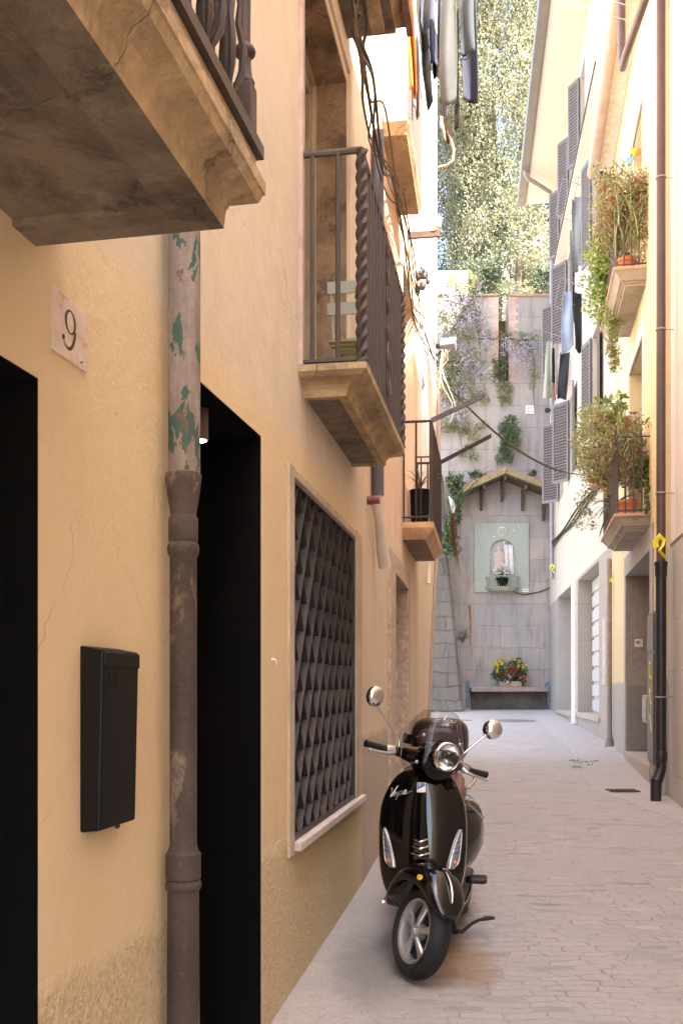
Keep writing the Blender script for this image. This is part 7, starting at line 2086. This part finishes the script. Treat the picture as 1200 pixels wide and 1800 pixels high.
# weeds at the kerb
def weeds(label, cs, mat, seed):
    g_ = np.random.default_rng(seed); lv = Leaves()
    for (x, y) in cs:
        Z = 1.527 / ((y - 1210) / F + .0286); lv.add(blob(px(x, y - 1, Z), (.10, .10, .02), 26, .1, g_), .05, .3, (0, 0, .6), 0, g_)
    tag(lv.build('weeds', mat), label, 'weeds', kind='stuff')
weeds('low weeds and moss in the joints of the cobbles and along the right pavement', [(1010, 1338), (1020, 1342), (1030, 1346), (1034, 1341), (1016, 1350), (1110, 1354), (1118, 1357), (1125, 1356), (1050, 1340), (1090, 1345), (1064, 1316), (1045, 1300), (1186, 1405)], M['lf_mix'], 3)

# ------------------------------------------------------------------ washing
def garment(name, label, cat, cols, x0, x1, y0, y1, Z, mat, seed=0, folds=3, taper=0.0, depth=.05, sway=0.0, split=False, group='washing hung over the alley', n=26, m=21, cut=None):
    r_ = random.Random(seed); mb = MB(); rows = []
    ph = r_.uniform(0, 6)
    for i in range(n):
        v = i / (n - 1); row = []
        for j in range(m):
            u = j / (m - 1); cx_ = (x0 + x1) / 2 + sway * v
            hw = (x1 - x0) / 2 * (1 - taper * (1 - v)) * (1 + .05 * math.sin(v * 7 + seed))
            x = cx_ + (u - .5) * 2 * hw
            y = y0 + (y1 - y0) * v + (2.5 * math.sin(u * 5 + seed) * v) + (cut(u) * v if cut else 0)
            p = px(x, y, Z)
            p.y += depth * math.sin(u * PI * folds * .9 + ph + 1.2 * math.sin(v * 3)) * (.45 + .55 * v) + .03 * math.sin(v * 5 + u * 3) - .12 * (u - .5) ** 2
            row.append(p)
        rows.append(row)
    mb.grid(rows)
    o = mb.build(name, mat, smooth=80, solid=.006)
    return tag(o, label, cat, group)
def cloth(name, c, v=.12): return simple(name, c, .9, var=v, vs=4, bump=.25, bs=110)
navy, gr, slate, blk = cloth('navy_cloth', (.014, .018, .036)), cloth('grey_cloth', (.042, .045, .043)), cloth('slate_cloth', (.030, .038, .050)), cloth('black_cloth', (.025, .025, .03))
LZ = 10.5
garment('trousers', 'dark slate trouser leg hanging rightmost of the washing over the alley', 'trousers', 0, 807, 830, -60, 96, LZ, slate, 1, 1.5, sway=3)
garment('trousers', 'navy blue trouser leg hanging lowest behind the slate one', 'trousers', 0, 808, 834, -20, 178, LZ + .25, navy, 2, 1.2, sway=5)
garment('shirt', 'long grey shirt hanging in the middle of the washing over the alley', 'shirt', 0, 771, 803, -50, 178, LZ - .1, gr, 3, 2.0, taper=.12, cut=lambda u: 14 * math.sin(u * 4))
garment('shirt', 'navy and white bundled top hanging left of the long grey shirt', 'shirt', 0, 749, 776, -40, 118, LZ + .15, cloth('indigo_cloth', (.03, .034, .075)), 4, 2.5, taper=.1, cut=lambda u: -16 * abs(u - .3))
garment('shorts', 'dark crumpled shorts hanging beside the orange towel', 'shorts', 0, 730, 750, -10, 92, LZ + .1, cloth('charcoal_cloth', (.02, .019, .024)), 5, 2.5, sway=4, depth=.08)
garment('scarf', 'small dark patterned scarf hanging below the crumpled shorts', 'scarf', 0, 738, 752, 85, 186, LZ + .1, cloth('patterned_cloth', (.03, .04, .05), .7), 6, 2, sway=8, depth=.06)
garment('towel', 'narrow pale blue grey cloth hanging behind the long grey shirt', 'towel', 0, 772, 786, 120, 215, LZ + .5, cloth('pale_blue_cloth', (.08, .09, .11)), 7, 1.5)
garment('sock', 'thin dark sock dangling below the navy trouser leg', 'sock', 0, 799, 806, 185, 228, LZ + .3, blk, 8, 1, m=9)
garment('towel', 'bright orange towel hanging on the sheeted upper left balcony', 'towel', 0, 711, 723, -30, 165, 7.85, cloth('orange_cloth', (.40, .15, .015)), 9, 2.2, sway=9, group='washing on the upper left balcony')
garment('towel', 'pale mauve towel hanging beside the orange one', 'towel', 0, 723, 735, 60, 200, 8.3, cloth('mauve_cloth', (.26, .20, .22)), 10, 2, sway=2, group='washing on the upper left balcony')
garment('cloth', 'peach cloth hanging at the far end of the upper left balcony', 'cloth', 0, 734, 744, 200, 262, 9.8, cloth('peach_cloth', (.60, .36, .24)), 11, 1.2, m=11, group='washing on the upper left balcony')
garment('shirt', 'tan and grey top hanging on a hanger below the grey washing', 'shirt', 0, 772, 788, 205, 250, LZ + .4, cloth('tan_cloth', (.14, .11, .09)), 12, 2, sway=3)
garment('sock', 'white sock hanging high beside the navy and white top', 'sock', 0, 762, 768, -20, 62, LZ - .25, cloth('white_cloth', (.16, .16, .16)), 61, 1, m=9)
garment('vest', 'small slate vest pegged at the top left of the washing', 'vest', 0, 742, 758, -30, 52, LZ - .2, slate, 62, 1.6, sway=-4)
garment('shorts', 'navy shorts hanging low between the dark scarf and the grey shirt', 'shorts', 0, 752, 768, 78, 132, LZ + .4, navy, 63, 2.2, depth=.09, taper=.3)
garment('leggings', 'narrow black leggings hanging behind the long grey shirt', 'leggings', 0, 796, 804, 20, 205, LZ + .35, blk, 64, 1, m=9, sway=2)
garment('shirt', 'small mauve blouse hanging under the orange towel', 'shirt', 0, 726, 740, 120, 205, 9.9, cloth('dusty_rose_cloth', (.20, .13, .15)), 65, 2, taper=.4)
mb = MB(); mb.tube([px(786, 230, LZ + .4), px(797, 262, LZ + .4), px(796, 282, LZ + .4), px(785, 291, LZ + .4), px(768, 295, LZ + .4)], .015, 6); tag(mb.build('clothes_hanger', M['gutter_tan'], smooth=60), 'curved pinkish hanger hook dangling under the washing', 'hanger')
for k, Zl in enumerate((LZ - .1, LZ + .15, LZ + .4)):
    mb = MB(); a = L.P(Zl - .5, .1, 9.4); b = RP.P(Zl + .3, .02, 9.5) if Zl < 10.6 else RY.P(Zl + 1.2, .02, 9.5)
    mb.tube([a.lerp(b, s) + Vector((0, 0, -.12 * 4 * s * (1 - s))) for s in np.linspace(0, 1, 12)], .006, 5); tag(mb.build('washing_line', M['cable_white']), 'thin washing line strung across the alley above the left balconies', 'washing line', 'washing lines across the alley')
# washing on the cream house
G2 = 'washing on the cream house'
garment('towel', 'long grey towel on the upper rack of the cream house', 'towel', 0, 1004, 1013, 350, 480, 21.5, cloth('mid_grey_cloth', (.24, .24, .23)), 20, 1.6, group=G2, sway=2, m=13)
garment('towel', 'second grey towel hanging just behind the first on the upper rack', 'towel', 0, 1009, 1024, 345, 470, 21.9, cloth('light_grey_cloth', (.34, .33, .32)), 21, 1.6, group=G2, m=13)
garment('sock', 'single black sock hanging right of the grey towels', 'sock', 0, 1027, 1036, 342, 392, 21.0, blk, 22, 1, group=G2, m=9)
garment('shirt', 'pale blue shirt hanging from the middle rack of the cream house', 'shirt', 0, 984, 1008, 513, 628, 22.6, cloth('light_blue_cloth', (.33, .38, .47)), 23, 2.2, taper=.4, group=G2, cut=lambda u: -22 * u)
garment('trousers', 'black jeans hanging beside the pale blue shirt', 'trousers', 0, 1008, 1024, 515, 618, 22.2, blk, 24, 1.4, group=G2)
garment('shirt', 'pale green shirt on the lowest rack of the cream house', 'shirt', 0, 956, 974, 600, 700, 25.2, cloth('pale_green_cloth', (.42, .43, .32)), 25, 2, taper=.45, group=G2, sway=-3)
garment('shirt', 'navy top hanging between the green shirt and the cream cloth', 'shirt', 0, 968, 982, 612, 672, 25.0, navy, 26, 1.6, taper=.2, group=G2)
garment('towel', 'cream cloth hanging on the lowest rack of the cream house', 'towel', 0, 974, 986, 604, 695, 24.8, cloth('cream_cloth', (.55, .48, .42)), 27, 1.8, group=G2)
garment('trousers', 'black trousers hanging rightmost on the lowest rack', 'trousers', 0, 984, 1000, 620, 702, 24.4, blk, 28, 1.4, group=G2, sway=-6)
garment('towel', 'rust coloured cloth below the pale green shirt', 'towel', 0, 968, 977, 655, 702, 25.3, cloth('rust_cloth', (.42, .24, .17)), 29, 1.2, group=G2, m=9)
def rack(label, Z, o, z, w):
    mb = MB()
    for k in range(4): mb.tube([RC.P(Z - w / 2, .05 + (o - .05) * k / 3, z), RC.P(Z + w / 2, .05 + (o - .05) * k / 3, z)], .006, 5)
    for s in (-1, 1): mb.tube([RC.P(Z + s * w / 2, 0, z - .25), RC.P(Z + s * w / 2, o, z), RC.P(Z + s * w / 2, 0, z)], .012, 6)
    tag(mb.build('drying_rack', M['pipe_grey']), label, 'drying rack', 'drying racks on the cream house')
rack('wire drying rack carrying the grey towels', 21.6, .55, E + (1210 - 344) / F * 21.6, 1.6)
rack('wire drying rack carrying the pale blue shirt and black jeans', 22.5, .5, E + (1210 - 512) / F * 22.5, 1.6)
rack('wire drying rack carrying the pale green shirt and black trousers', 24.9, .7, E + (1210 - 600) / F * 24.9, 1.6)
